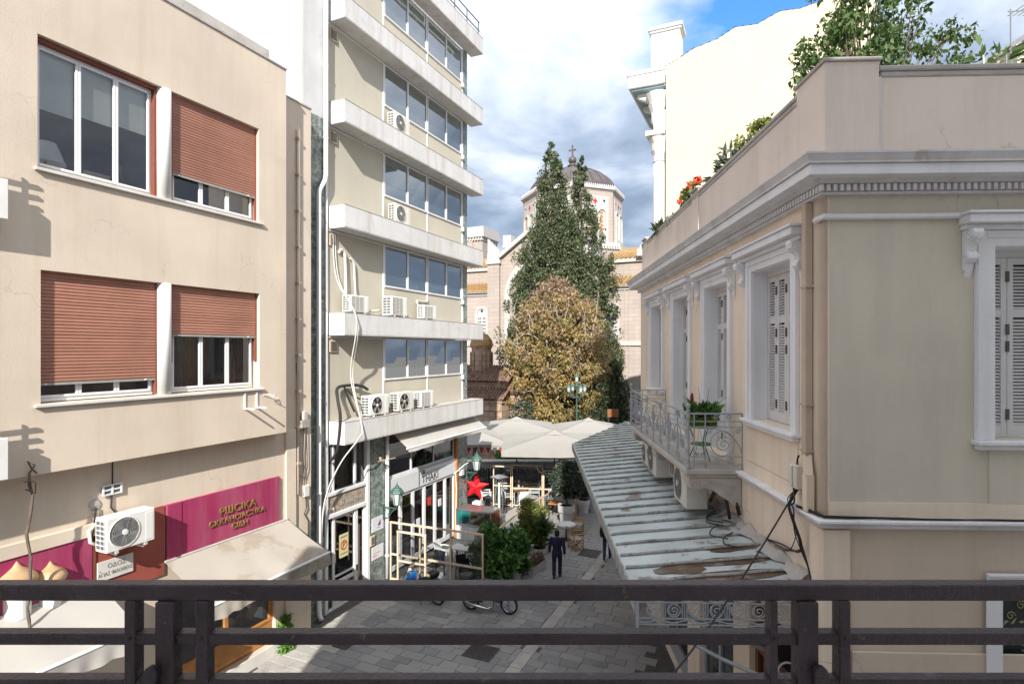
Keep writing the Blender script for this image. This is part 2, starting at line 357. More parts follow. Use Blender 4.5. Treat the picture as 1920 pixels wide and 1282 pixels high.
        for a, b, c, d in holes:
            s.quad((a,y0,c),(a,y1,c),(a,y1,d),(a,y0,d)); s.quad((b,y0,c),(b,y0,d),(b,y1,d),(b,y1,c))
            s.quad((a,y0,d),(a,y1,d),(b,y1,d),(b,y0,d)); s.quad((a,y0,c),(b,y0,c),(b,y1,c),(a,y1,c))
        return s
    def mesh(s, name, mat, smooth=False):
        me = bpy.data.meshes.new(name); me.from_pydata(s.v, [], s.f); me.update()
        if mat: me.materials.append(MATS[mat] if isinstance(mat, str) else mat)
        if smooth: me.polygons.foreach_set('use_smooth', [True]*len(me.polygons))
        return me
    def obj(s, name, mat, parent=None, mx=None, bev=0.0, smooth=False, stuff=False, label=None):
        o = link(name, s.mesh(name, mat, smooth), parent, mx)
        if bev:
            b = o.modifiers.new('bevel', 'BEVEL'); b.width = bev; b.segments = 1; b.limit_method = 'ANGLE'; b.angle_limit = rad(40)
        if stuff: o['kind'] = 'stuff'
        if label: o['label'] = label
        return o
def link(name, me, parent=None, mx=None):
    o = bpy.data.objects.new(name, me); COL.objects.link(o)
    if parent is not None: o.parent = parent
    if mx is not None: o.matrix_basis = mx
    return o
def tag(o, label, cat, group=None, kind=None):
    o['label'] = label; o['category'] = cat
    if group: o['group'] = group
    if kind: o['kind'] = kind
    return o
def thing(name, label, cat, mx=None, group=None):
    o = bpy.data.objects.new(name, None); COL.objects.link(o); o.empty_display_size = .2
    if mx is not None: o.matrix_basis = mx
    return tag(o, label, cat, group)
KIDS = {}
def kids(o): return list(o.children)
def dup(o, mx, label, parent=None):
    c = o.copy(); COL.objects.link(c)
    if parent is None:
        c.matrix_basis = mx; c['label'] = label
    else: c.parent = parent
    for k in kids(o): dup(k, None, None, c)
    return c
def T(x, y, z, rz=0.0, s=1.0): return Matrix.Translation((x, y, z)) @ Matrix.Rotation(rz, 4, 'Z') @ Matrix.Scale(s, 4)
def basis(o, x, y): 
    x = Vector(x); y = Vector(y); z = x.cross(y); return Matrix.Translation(o) @ Matrix((x, y, z)).transposed().to_4x4()
def text(s, size, ext, mat, parent, mx, name='lettering', sx=1.0, shear=0.0, label=None):
    cu = bpy.data.curves.new(name, 'FONT'); cu.body = s; cu.size = size; cu.extrude = ext; cu.shear = shear; cu.align_x = 'CENTER'; cu.align_y = 'CENTER'
    tmp = bpy.data.objects.new(name, cu); COL.objects.link(tmp); dg = bpy.context.evaluated_depsgraph_get(); dg.update()
    me = bpy.data.meshes.new_from_object(tmp.evaluated_get(dg)); bpy.data.objects.remove(tmp)
    me.materials.clear(); me.materials.append(MATS[mat])
    o = link(name, me, parent, mx @ Matrix.Diagonal((sx, 1, 1, 1)))
    if label: o['label'] = label
    return o
RX90 = Matrix.Rotation(rad(90), 4, 'X')                 # text lying in XY -> standing, facing -y
def smooth(P, n=6):
    P = [Vector(p) for p in P]; out = []
    for i in range(len(P)-1):
        a, b, c, d = P[max(i-1, 0)], P[i], P[i+1], P[min(i+2, len(P)-1)]
        for k in range(n):
            t = k/n; out.append(tuple(.5*((2*b)+(c-a)*t+(2*a-5*b+4*c-d)*t*t+(3*b-a-3*c+d)*t**3)))
    return out+[tuple(P[-1])]
def spiral(c, r0, r1, a0, turns, n=18, y=0.0):
    """flat scroll in the XZ plane"""
    return [(c[0]+(r0+(r1-r0)*i/n)*math.cos(a0+turns*2*math.pi*i/n), y, c[1]+(r0+(r1-r0)*i/n)*math.sin(a0+turns*2*math.pi*i/n)) for i in range(n+1)]
def leaves(name, pts, size, mat, parent, seed=0, elong=1.7, droop=0.0, mx=None, stuff=False, jitter=.35, fold=.15):
    """one leaf-sized folded blade per point"""
    rng = np.random.default_rng(seed); P = np.asarray(pts, dtype=np.float64); n = len(P)
    a = rng.normal(size=(n, 3)); a[:, 2] -= droop; a /= np.linalg.norm(a, axis=1)[:, None]
    b = np.cross(a, rng.normal(size=(n, 3))); b /= np.linalg.norm(b, axis=1)[:, None]; c = np.cross(a, b)
    sz = size*(1+jitter*rng.uniform(-1, 1, n))[:, None]
    v = np.empty((n, 4, 3)); v[:, 0] = P; v[:, 1] = P+a*sz*.5*elong/1.7+b*sz*.34+c*sz*fold; v[:, 2] = P+a*sz*elong/1.3; v[:, 3] = P+a*sz*.5*elong/1.7-b*sz*.34+c*sz*fold
    me = bpy.data.meshes.new(name); me.vertices.add(4*n); me.vertices.foreach_set('co', v.ravel())
    me.loops.add(4*n); me.loops.foreach_set('vertex_index', np.arange(4*n)); me.polygons.add(n)
    me.polygons.foreach_set('loop_start', np.arange(0, 4*n, 4)); me.update(calc_edges=True); me.validate()
    me.materials.append(MATS[mat]); o = link(name, me, parent, mx)
    if stuff: o['kind'] = 'stuff'
    return o
def clumps(rng, centers, radii, per):
    out = []
    for c, r, k in zip(centers, radii, per):
        d = rng.normal(size=(k, 3)); d /= np.linalg.norm(d, axis=1)[:, None]
        out.append(np.asarray(c)+d*(np.asarray(r)*rng.uniform(.25, 1, (k, 1))**.6))
    return np.concatenate(out)
# frames: the row on the left of the street, and the villa on the right
DX, DY = 0.41238724, 0.91100865
PX0, PY0 = -6.07-DY*.1, 17.78+DX*.1
FL = basis((PX0, PY0, 0), (DX, DY, 0), (-DY, DX, 0))           # x along the street, y into the wall, front faces -y
_k = math.hypot(1, .0375)
FR = basis((4.07, 7.40, 0), (1/_k, -.0375/_k, 0), (.0375/_k, 1/_k, 0))
def G(u, v):                                                    # a ground spot seen at (u, v)
    Y = EYE*F_PX/(v-CY); return ((u-CX)/F_PX*Y, Y)
# ================================================================== setting: ground and street
g = MB(); g.quad((-400, -60, -.05), (400, -60, -.05), (400, 900, -.05), (-400, 900, -.05))
g.obj('ground', 'ground')['kind'] = 'structure'
ST = MB(); ST.box(-16, 26, -14, 4, -.045, -.012)
street = ST.obj('street', 'joint', None, FL); street['kind'] = 'structure'
def proj(x, y, z=0):
    p = FL @ Vector((x, y, z)); return (CX+F_PX*p.x/p.y, CY-F_PX*(p.z-EYE)/p.y) if p.y > .5 else (-9e3, 9e3)
def seen(u, v): return -30 < u < 1500 and (1118 < v < 1178 or 1200 < v < 1265 or 830 < v < 1082)
STONES = []
x = -7.0; r = 0
while x < 17:
    h = .36 if r % 3 else .30; y = -10.2 + (r*.37) % .6
    while y < -.42:
        strip = abs(y+6.72) < .01
        w = random.uniform(.46, .78)
        if -1.55 < y: w = min(w*1.4, -.43-y)
        if y+w > -.43: w = -.43-y
        if w < .12: break
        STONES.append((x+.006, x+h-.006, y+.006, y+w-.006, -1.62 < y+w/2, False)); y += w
    x += h; r += 1
BAND = (-6.95, -6.58)                                             # the pale drain strip
S2 = []
for a, b, c, d, li, _ in STONES:
    if c < BAND[0] < d or c < BAND[1] < d or (c >= BAND[0] and d <= BAND[1]):
        if c < BAND[0]-.1: S2.append((a, b, c, BAND[0]-.008, li, False))
        if d > BAND[1]+.1: S2.append((a, b, BAND[1]+.008, d, li, False))
    else: S2.append((a, b, c, d, li, False))
x = -7
while x < 17: S2.append((x+.005, x+.79, BAND[0], BAND[1], True, True)); x += .8
def area(s):
    q = [proj(s[i], s[j]) for i, j in ((0, 2), (1, 2), (1, 3), (0, 3))]
    if not any(seen(*p) for p in q): return 0
    return abs(sum(q[i][0]*q[(i+1)%4][1]-q[(i+1)%4][0]*q[i][1] for i in range(4)))/2
S2.sort(key=area, reverse=True)
rest = MB(); restl = MB()
for k, (a, b, c, d, li, band) in enumerate(S2):
    top = random.uniform(0, .007); cx_, cy_ = (a+b)/2, (c+d)/2; e = .006
    def stone(m, ox, oy):
        a_, b_, c_, d_ = a-ox, b-ox, c-oy, d-oy
        m.add([(a_,c_,-.03),(b_,c_,-.03),(b_,d_,-.03),(a_,d_,-.03),(a_,c_,top-e),(b_,c_,top-e),(b_,d_,top-e),(a_,d_,top-e),(a_+e,c_+e,top),(b_-e,c_+e,top),(b_-e,d_-e,top),(a_+e,d_-e,top)],
              [(0,1,5,4),(1,2,6,5),(2,3,7,6),(3,0,4,7),(4,5,9,8),(5,6,10,9),(6,7,11,10),(7,4,8,11),(8,9,10,11)])
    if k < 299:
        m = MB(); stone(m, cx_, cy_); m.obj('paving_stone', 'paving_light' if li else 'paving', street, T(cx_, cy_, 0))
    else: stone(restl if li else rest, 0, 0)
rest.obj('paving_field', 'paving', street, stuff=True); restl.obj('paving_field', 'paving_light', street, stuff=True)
def cover(label, u, v, w, d, grate):
    X, Y = G(u, v); t = thing('manhole_cover', label, 'manhole cover', T(X, Y, .008, rad(-24)))
    m = MB(); m.box(-w/2, w/2, -d/2, -d/2+.05, 0, .014); m.box(-w/2, w/2, d/2-.05, d/2, 0, .014); m.box(-w/2, -w/2+.05, -d/2+.05, d/2-.05, 0, .014); m.box(w/2-.05, w/2, -d/2+.05, d/2-.05, 0, .014)
    m.obj('frame', 'iron_cover', t)
    m = MB(); m.box(-w/2+.05, w/2-.05, -d/2+.05, d/2-.05, 0, .004); m.obj('plate', 'black' if grate else 'iron_cover', t)
    m = MB(); n = 9 if grate else 5
    for i in range(1, n): xx = -w/2+w*i/n; m.box(xx-.012, xx+.012, -d/2+.05, d/2-.05, .004, .013)
    for i in range(1, n): yy = -d/2+d*i/n; m.box(-w/2+.05, w/2-.05, yy-.012, yy+.012, .005, .012)
    m.obj('grid', 'iron_cover', t)
cover('square iron drain grate with open grid in the paving below the motorbikes', 902, 1222, .85, .75, True)
cover('plain sunken iron cover in the paving beside the director chairs', 1106, 1037, .8, .9, False)
cover('small iron cover near the marble step of the icon shop', 645, 1208, .5, .45, False)

# ================================================================== own building (unseen, added for its shade) and balcony rail
t = thing('unseen_shade_block', 'unseen plastered block behind the balcony railing, added to shade the street and villa', 'building', T(0, -.3, 0))  # the balcony's own building, out of view, added to cast shade
m = MB(); m.box(-3.9, 16, -12, 0, 0, 17.0); m.obj('wall', 'white_plaster', t)
m = MB(); m.box(-6.5, -3.903, -12, -.01, 0, 12.9); m.obj('low_shade_wing', 'white_plaster', t)  # unseen; kept low so its shadow stops short of the restaurant doors
m = MB(); m.box(.7, 3.35, -12, -.01, 17.003, 20.6); m.obj('shade_storey', 'white_plaster', t)  # unseen, added narrow to shade the canopy's far end but not the roof shrubs
m = MB(); m.box(-4.5, 4.5, .002, 2.25, 6.5, 6.73); m.obj('balcony_slab', 'ledge_marble', t)
t = thing('balcony_railing', 'dark brown painted balcony railing across the whole foreground', 'railing', T(0, 1.80, EYE))
def rz(v): return -(v-CY)*1.8/F_PX
def ru(u): return (u-CX)*1.8/F_PX
for top, bot in ((1080, 1122), (1177, 1204), (1262, 1292)):
    m = MB(); d0, d1 = (-.018, .028); zt = rz(top+ (12 if top == 1080 else 6)); zb = rz(bot)
    m.box(-3.2, 3.2, d0, d1, zb, zt); m.obj('top_rail' if top == 1080 else 'rail', 'rail_paint', t, bev=.004)
for u0, u1, nm, w in ((241, 262, 'baluster', .016), (301, 335, 'post', .030), (373, 396, 'baluster', .016), (1440, 1453, 'baluster', .016), (1489, 1526, 'post', .03), (1567, 1588, 'baluster', .016)):
    m = MB(); x0, x1 = ru(u0), ru(u1)
    m.box(x0, x1, -.022 if nm == 'baluster' else -.03, .024, rz(1300), rz(1121.5)); m.obj(nm, 'rail_paint', t, bev=.003)
    if nm == 'baluster':
        for zz_ in (1190, 1277):
            m = MB(); m.lathe([(0, -.004), (.005, -.003), (.005, 0)], ((x0+x1)/2, -.0225, rz(zz_)), 8, axis='y'); m.obj('bolt', 'black', t)
for u0, u1, le in ((289, 314, 0), (1511, 1536, 1)):
    m = MB(); x0, x1 = ru(u0), ru(u1); xc = (x0+x1)/2; w = (x1-x0)/2; sl = .012 if le == 0 else -.008
    poly = [(x0-sl*2, rz(1330)), (x1-sl*2, rz(1330))]+[(xc+w*math.cos(a*math.pi/8), rz(1245)+w*math.sin(a*math.pi/8)) for a in range(9)]
    m.prism(poly, -.055, -.034, 'y'); m.obj('wooden_brace', 'rail_paint', t, bev=.002)

# ================================================================== air conditioners, lanterns (builders)
def ac_unit(mx, label, style='round', w=.86, h=.62, d=.32, mat='ac_white', group=None, side='left'):
    t = thing('air_conditioner', label, 'air conditioner', mx, group)
    m = MB(); m.box(-w/2, w/2, -d, 0, .05, h); m.obj('casing', mat, t, bev=.014)
    cx_, cz, r = -w*.14, .05+(h-.05)/2, (h-.05)*.42
    if style in ('round', 'dark'):
        m = MB(); m.lathe([(r*1.0, -.004), (r*1.06, -.016), (r*1.1, -.004), (r*1.1, .01)], (cx_, -d, cz), 28, axis='y', cap=False); m.obj('fan_ring', mat, t, smooth=True)
        m = MB(); m.lathe([(0, .0), (r*1.0, .0)], (cx_, -d-.004, cz), 28, axis='y'); m.obj('fan_well', 'ac_fan' if style == 'dark' else 'ac_grille', t)
        m = MB()
        for k in range(5):
            a = k*2*math.pi/5
            p = [(cx_+rr*math.cos(a+da), -d-.008-(.006 if da > 0 else 0), cz+rr*math.sin(a+da)) for rr, da in ((.16*r, 0), (.9*r, -.1), (.93*r, .55), (.3*r, .5))]; m.quad(*p)
        m.obj('fan', 'ac_grille' if style == 'dark' else 'ac_fin', t)
        m = MB(); m.lathe([(0, -.028), (r*.2, -.024), (r*.2, -.006)], (cx_, -d, cz), 14, axis='y'); m.obj('hub', mat, t)
        m = MB()
        for k in range(1, 8 if style == 'round' else 5):
            rr = r*k/(8 if style == 'round' else 5); m.path([(cx_+rr*math.cos(a*math.pi/12), -d-.022, cz+rr*math.sin(a*math.pi/12)) for a in range(24)], .0022, 4, close=True)
        for k in range(3):
            a = k*math.pi/3+.2; m.bar((cx_-r*math.cos(a), -d-.02, cz-r*math.sin(a)), (cx_+r*math.cos(a), -d-.02, cz+r*math.sin(a)), .004, .004)
        m.obj('fan_guard', 'black' if style == 'dark' else 'ac_grille', t, stuff=True)
    else:
        m = MB(); m.box(cx_-w*.33, cx_+w*.33, -d-.006, -d+.002, .1, h-.05); m.obj('fan_well', 'ac_grille', t)
        m = MB(); n = 12
        for k in range(n+1): m.box(cx_-w*.33, cx_+w*.33, -d-.012, -d-.006, .1+(h-.15)*k/n-.006, .1+(h-.15)*k/n+.006)
        for k in range(4): xx = cx_-w*.33+w*.66*k/3; m.box(xx-.008, xx+.008, -d-.0145, -d-.0121, .094, h-.044)
        m.obj('fan_guard', mat, t)
    m = MB(); m.box(w*.30, w*.46, -d-.005, -d+.004, .10, h-.06); m.obj('service_cover', mat, t, bev=.003)
    m = MB(); m.box(-w/2-.006, -w/2+.004, -d+.05, -.04, .1, h-.05); m.obj('side_coil', 'ac_fin', t)
    m = MB()
    for k in range(7): z = .1+(h-.15)*k/6; m.box(-w/2-.014, -w/2-.006, -d+.05, -.04, z-.010, z+.010)
    for yy in (-d+.05, -d*.5, -.04): m.box(-w/2-.017, -w/2-.0141, yy-.008, yy+.008, .09, h-.04)
    m.obj('side_grille', mat, t)
    for sx in (-1, 1): m = MB(); m.box(sx*w*.3-.03, sx*w*.3+.03, -d-.02, -.01, 0, .05); m.obj('foot', 'coping_grey', t)
    return t
def lantern_parts(t, c, s=1.0, tagname='lantern'):
    """a six sided street lantern hung about point c (its base)"""
    x, y, z = c
    m = MB(); m.lathe([(.085*s, 0), (.15*s, .34*s)], c, 6); body = m.obj('lantern', 'lamp_glass', t)
    m = MB(); m.lathe([(.20*s, .335*s), (.185*s, .37*s), (.10*s, .47*s), (.06*s, .49*s), (.05*s, .53*s), (.015*s, .55*s), (.012*s, .62*s), (0, .63*s)], c, 6); m.obj('cap', 'lamp_green', body)
    m = MB(); m.lathe([(0, -.09*s), (.03*s, -.07*s), (.05*s, -.03*s), (.10*s, -.012*s), (.10*s, .004*s)], c, 6); m.obj('base', 'lamp_green', body)
    m = MB()
    for k in range(6):
        a = k*math.pi/3; m.bar((x+.086*s*math.cos(a), y+.086*s*math.sin(a), z), (x+.152*s*math.cos(a), y+.152*s*math.sin(a), z+.34*s), .014*s, .014*s)
    m.obj('frame', 'lamp_green', body); return body
def wall_lamp(mx, label, s=1.0):
    """mounted on a wall behind (y = 0), lantern at y = -.55"""
    t = thing('wall_lamp', label, 'wall lamp', mx, 'green lanterns on wall brackets'); lantern_parts(t, (0, -.52*s, .1*s), s*1.15)
    m = MB(); m.path([(0, 0, -.02*s), (0, -.52*s, -.02*s)], .016*s, 6); m.path([(0, p[0], p[1]) for p in [(-.02, -.36*s), (-.10*s, -.36*s), (-.22*s, -.28*s), (-.36*s, -.12*s), (-.48*s, -.03*s)]], .014*s, 6)
    m.path([(0, -.16*s+.09*s*math.cos(a), -.14*s+.09*s*math.sin(a)) for a in np.linspace(0, 5.5, 14)], .010*s, 5); m.path([(0, -.33*s+.05*s*math.cos(a), -.07*s+.04*s*math.sin(a)) for a in np.linspace(0, 5.5, 10)], .009*s, 5)
    m.obj('bracket', 'lamp_green', t)
    m = MB(); m.box(-.05*s, .05*s, -.02*s, 0, -.42*s, .06*s); m.obj('wall_plate', 'lamp_green', t); return t
def awning(mx, label, w, z0, y0, z1, y1, val, mat='canvas_cream', wave=.02, sag=.05):
    t = thing('awning', label, 'awning', mx)
    m = MB(); m.grid(lambda u, v: (w*u, y0+(y1-y0)*v, z0+(z1-z0)*v-sag*math.sin(math.pi*v)*(.6+.4*math.sin(9*u)) + .012*math.sin(23*u)*v), 40, 10); m.obj('canopy', mat, t, smooth=True)
    m = MB(); m.path([(-.02, y1, z1-.02), (w+.02, y1, z1-.02)], .035, 8); m.obj('front_bar', 'white_alu', t)
    m = MB(); m.grid(lambda u, v: (w*u, y1-.03-.05*v*math.sin(7*u+1)+wave*math.sin(60*u)*v, z1-.05-val*v*(1+.12*abs(math.sin(22*u)))), 90, 3); m.obj('valance', mat, t, smooth=True)
    for sx in (.12, .88):
        m = MB(); m.path([(w*sx, y0, z0-.5), (w*sx+.05, (y0+y1)/2, (z0+z1)/2-.30), (w*sx, y1, z1-.05)], .022, 6); m.obj('arm', 'white_alu', t)
    m = MB(); m.path([(0, y0, z0+.01), (w, y0, z0+.01)], .028, 8); m.obj('roller', 'coping_grey', t); return t

# ================================================================== left building (tan, roller shutters)
LB = thing('tan_building', 'tan plastered building on the left with brick red roller shutters and an overhanging upper storey', 'building', FL)
WZ = {'up': (11.82, 14.26), 'low': (7.50, 9.96)}; YF = -.80
holes = [(-7.81, -2.87, *WZ['up']), (-7.76, -2.85, *WZ['low'])]
m = MB(); m.wall(-13, -1.95, 6.22, 16.2, YF, YF+.42, holes)
m.quad((-1.95, YF, 6.22), (-1.95, 4, 6.22), (-1.95, 4, 16.2), (-1.95, YF, 16.2)); m.quad((-13, YF, 6.22), (-1.95, YF, 6.22), (-1.95, 4, 6.22), (-13, 4, 6.22)); m.quad((-13, YF, 16.2), (-1.95, YF, 16.2), (-1.95, 8, 16.2), (-13, 8, 16.2))
m.obj('upper_wall', 'tan_plaster', LB)
m = MB(); m.box(-13, -1.93, YF-.03, YF+.2, 16.203, 16.25); m.obj('roof_edge', 'coping_grey', LB)
m = MB(); m.box(-13, -2.2, YF+.32, YF+.62, 16.205, 16.72); m.obj('roof_parapet', 'coping_grey', LB, bev=.04)
YG = -.40
SHOP = (-4.95, -1.95, .35, 2.75)
m = MB(); m.wall(-13, -1.951, 0, 6.218, YG, YG+.5, [SHOP, (-12.4, -6.9, .1, 2.6)]); m.wall(-1.949, -.60, 0, 15.7, YG, YG+.2); m.quad((-.6, YG, 0), (-.6, 0, 0), (-.6, 0, 15.7), (-.6, YG, 15.7)); m.quad((-1.949, YG, 15.7), (-.6, YG, 15.7), (-.6, 1.5, 15.7), (-1.949, 1.5, 15.7))
m.obj('lower_wall', 'tan_plaster', LB)
m = MB(); m.box(-1.94, -.58, YG-.025, YG+.3, 15.703, 15.75); m.obj('roof_edge', 'coping_grey', LB)
m = MB(); m.box(-1.62, -1.25, YG-.07, YG-.003, 0, 6.2); m.obj('pilaster', 'tan_plaster', LB, bev=.008)
m = MB(); m.path([(-1.16, YG-.05, 4.3), (-1.16, YG-.05, 14.9)], .045, 8); m.obj('wall_pipe', 'tan_plaster', LB, smooth=True)
m = MB(); m.box(-.07, .07, -.055, .052, -.014, .014); m.box(-.07, .07, -.055, .052, -.05, -.03); me = m.mesh('pipe_clip', 'pipe_beige')
for k in range(10): link('pipe_clip', me, LB, T(-1.16, YG-.055, 5.2+k*1.05))
# windows
def sash(name, x0, x1, z0, z1, y, parent, n, pane_mat='glass_room', fw=.05, mat='white_alu'):
    o = MB(); o.box(x0, x1, y, y+.07, z0, z0+.07); o.box(x0, x1, y, y+.07, z1-.05, z1); o.box(x0, x0+.05, y, y+.07, z0+.07, z1-.05); o.box(x1-.05, x1, y, y+.07, z0+.07, z1-.05)
    w = (x1-x0-.1)/n
    for k in range(n):
        a = x0+.05+w*k; b = a+w
        o.box(a+.003, a+fw, y-.02, y+.03, z0+.073, z1-.053); o.box(b-fw, b-.003, y-.02, y+.03, z0+.073, z1-.053); o.box(a+fw, b-fw, y-.02, y+.03, z0+.073, z0+.073+fw); o.box(a+fw, b-fw, y-.02, y+.03, z1-.053-fw, z1-.053)
    W = o.obj(name, mat, parent, bev=.006)
    for k in range(n):
        a = x0+.05+w*k+fw; b = a+w-2*fw
        p = MB(); p.quad((a, y+.012, z0+.073+fw), (b, y+.012, z0+.073+fw), (b, y+.012, z1-.053-fw), (a, y+.012, z1-.053-fw)); p.obj('pane', pane_mat, W)
    return W
def roller_shutter(x0, x1, zb, zt, y, parent):
    R = MB(); R.box(x0, x0+.03, y-.03, y+.05, zb-.6 if zb > 8.5 else zb-.3, zt); R.box(x1-.03, x1, y-.03, y+.05, zb-.6 if zb > 8.5 else zb-.3, zt); sh = R.obj('roller_shutter', 'rust_frame', parent)
    pitch = .0635; w = x1-x0-.06; prof = [(0, 0), (-.012, .008), (-.017, .030), (-.013, .054), (0, .0625)]
    s = MB(); s.prism([(p[0], p[1]) for p in prof], -w/2, w/2, 'x'); me = s.mesh('slat', 'roller_slat')
    k = 0; z = zb+.05
    while z < zt-.01: link('slat', me, sh, T((x0+x1)/2, y, z)); z += pitch
    b = MB(); b.box(x0+.03, x1-.03, y-.014, y+.008, zb, zb+.045); b.obj('bottom_bar', 'ac_grille', sh)
    for sx in (.08, .92): c = MB(); c.box(x0+w*sx-.02, x0+w*sx+.02, y-.03, y-.012, zb+.01, zb+.04); c.obj('stopper', 'white_alu', sh)
XA, XB, XC, XD = -7.81, -5.53, -5.20, -2.87
for key, z0, z1 in (('up', *WZ['up']), ('low', *WZ['low'])):
    m = MB(); m.lathe([(.165, z0-.003), (.165, z1)], (-5.365, YF+.13, 0), 20); m.obj('column', 'white_paint', LB, smooth=True)
    m = MB(); m.box(XA-.06, XD+.12, YF-.07, YF-.003, z0-.06, z0-.005); m.obj('window_sill', 'marble_white', LB, bev=.006)
    m = MB(); m.box(XA, XD, YF+1.9, YF+1.95, z0-.8, z1+.6); m.box(XA-1, XD+1, YF+.45, YF+1.9, z1+.25, z1+.3); m.box(XA-.5, XD+.5, YF+.45, YF+1.9, z0-.7, z0-.65); m.obj('room', 'room_wall', LB)
YW = YF+.20
sash('window', XA+.02, XB-.05, 11.84, 14.17, YW, LB, 3)
m = MB(); m.box(XA, XB, YF+.1, YW+.1, 14.17, 14.255); m.box(XB-.05, XB, YF+.1, YW+.1, 11.83, 14.17); m.obj('window_lining', 'rust_frame', LB)
for k, h in enumerate((1.15, 1.05, .98)):
    a = XA+.1+k*.72; m = MB(); m.quad((a, YW+.09, 14.15-h), (a+.64, YW+.09, 14.15-h), (a+.64, YW+.09, 14.16), (a, YW+.09, 14.16)); m.obj('blind', 'blind', LB)
sash('window', XC+.03, XD-.03, 11.84, 14.1, YW, LB, 3); roller_shutter(XC, XD, 12.44, 14.25, YF+.12, LB)
sash('window', XA+.02, XB-.02, 7.52, 9.9, YW, LB, 3); roller_shutter(XA, XB, 7.83, 9.95, YF+.12, LB)
sash('window', XC+.03, XD-.03, 7.52, 9.9, YW, LB, 3); roller_shutter(XC, XD, 8.80, 9.95, YF+.12, LB)
m = MB(); m.grid(lambda u, v: (XC+.1+.75*u, YW+.2+.03*math.sin(40*u), 7.55+2.2*v), 40, 1); m.obj('curtain', 'curtain_brown', LB, smooth=True)
m = MB(); m.grid(lambda u, v: (XD-.72+.6*u, YW+.22+.03*math.sin(34*u), 7.55+2.2*v), 30, 1); m.obj('curtain', 'curtain_brown', LB, smooth=True)
m = MB(); m.grid(lambda u, v: (XC+.1+2.1*u, YW+.4+.03*math.sin(60*u), 7.4+2.4*v), 60, 1); m.obj('curtain', 'curtain_dark', LB, smooth=True)
# indoors, behind the upper left window
t = thing('table_lamp', 'cream lampshade on a lamp inside the upper left window', 'lamp', FL @ T(-7.38, YF+.62, 11.0))
m = MB(); m.lathe([(.33, 1.10), (.17, 1.50)], (0, 0, 0), 24, cap=False); m.obj('lamp_shade', 'blind', t, smooth=True)
m = MB(); m.lathe([(.13, 0), (.13, .03), (.03, .06), (.07, .4), (.10, .7), (.03, .95), (.02, 1.15)], (0, 0, 0), 16); m.obj('lamp_base', 'gold', t, smooth=True)
t = thing('wooden_chair', 'pale wooden chair back inside the upper left window', 'chair', FL @ T(-6.35, YF+.8, 11.1))
m = MB(); m.box(-.25, .25, -.02, .02, 1.0, 1.12); [m.box(-.24+.08*i, -.22+.08*i, -.015, .015, .5, 1.0) for i in range(7)]; m.obj('backrest', 'wood_light', t)
m = MB(); m.box(-.25, .25, .02, .5, .42, .5); m.obj('seat', 'wood_light', t)
for sx in (-.23, .23):
    for sy in (.04, .46): m = MB(); m.box(sx-.02, sx+.02, sy-.02, sy+.02, 0, .42); m.obj('leg', 'wood_light', t)
t = thing('painting_easel', 'wooden easel with a small bright picture inside the upper left window', 'easel', FL @ T(-5.82, YF+.9, 11.2))
m = MB(); m.bar((-.22, 0, 0), (-.05, .1, 1.4), .03, .03); m.bar((.22, 0, 0), (.05, .1, 1.4), .03, .03); m.bar((-.22, -.02, .5), (.22, -.02, .5), .05, .03); m.obj('frame', 'wood_orange', t)
m = MB(); m.box(-.17, .17, -.03, -.01, .53, .98); m.obj('picture', 'canvas_white', t)
# two small balconies that run out of the picture on the left
for z0, zt, lab in ((10.72, 11.40, 'upper white balcony end with red rails at the left edge of the picture'), (6.28, 6.99, 'lower white balcony end with red rails at the left edge of the picture')):
    t = thing('balcony', lab, 'balcony', FL @ T(-8.38, YF-.003, 0), 'balconies on the tan building')
    m = MB(); m.box(-3.4, 0, -.30, 0, z0, zt); m.obj('parapet', 'white_paint', t, bev=.008)
    for k in range(3): m = MB(); m.bar((-3.4, -.29, zt+.16+.19*k), (-.14, -.29, zt+.16+.19*k), .035, .05); m.obj('rail', 'rust_frame', t)
    for xx in (-.28, -1.1, -2.2): m = MB(); m.bar((xx, -.25, zt), (xx, -.25, zt+.58), .03, .03); m.obj('rail_post', 'rust_frame', t)
# brackets, cables, boxes on the wall
for xx in (-3.32, -2.95):
    m = MB(); m.box(xx-.02, xx+.02, YF-.03, YF-.002, 6.98, 7.42); m.box(xx-.02, xx+.02, YF-.36, YF-.03, 6.98, 7.02); m.obj('wall_bracket', 'white_paint', LB)
m = MB(); m.path([(-2.75, YF-.02, 7.3), (-2.62, YF-.08, 7.32), (-2.55, YF-.16, 7.26), (-2.45, YF-.1, 7.3), (-2.5, YF-.06, 7.2), (-2.6, YF-.12, 7.24), (-2.4, YF-.2, 7.2)], .012, 5); m.obj('loose_cable', 'cable_white', LB)
t = thing('meter_box', 'grey electric junction box between the tan building and its drainpipe', 'electric box', FL @ T(-.95, YG-.002, 6.2))
m = MB(); m.box(-.16, .16, -.14, 0, 0, .22); m.obj('housing', 'ac_grille', t, bev=.01); m = MB(); m.box(-.05, .1, -.12, 0, .225, .48); m.obj('upper_housing', 'coping_grey', t, bev=.01)
m = MB(); m.path([(.0, -.06, 0), (-.02, -.05, -.8), (.03, -.05, -1.6), (0, -.05, -2.0)], .014, 5); m.path([(-.25, -.02, 1.9), (-.2, -.02, .8), (-.1, -.05, .2)], .014, 5); m.path([(.1, -.06, 0), (.16, -.05, -1.2), (.05, -.05, -1.5), (-.2, -.03, -1.35)], .01, 5); m.obj('cable', 'cable_black', t)
t = thing('phone_box', 'small beige cable box low on the tan wall beside the drainpipe', 'cable box', FL @ T(-.85, YG-.002, 4.15))
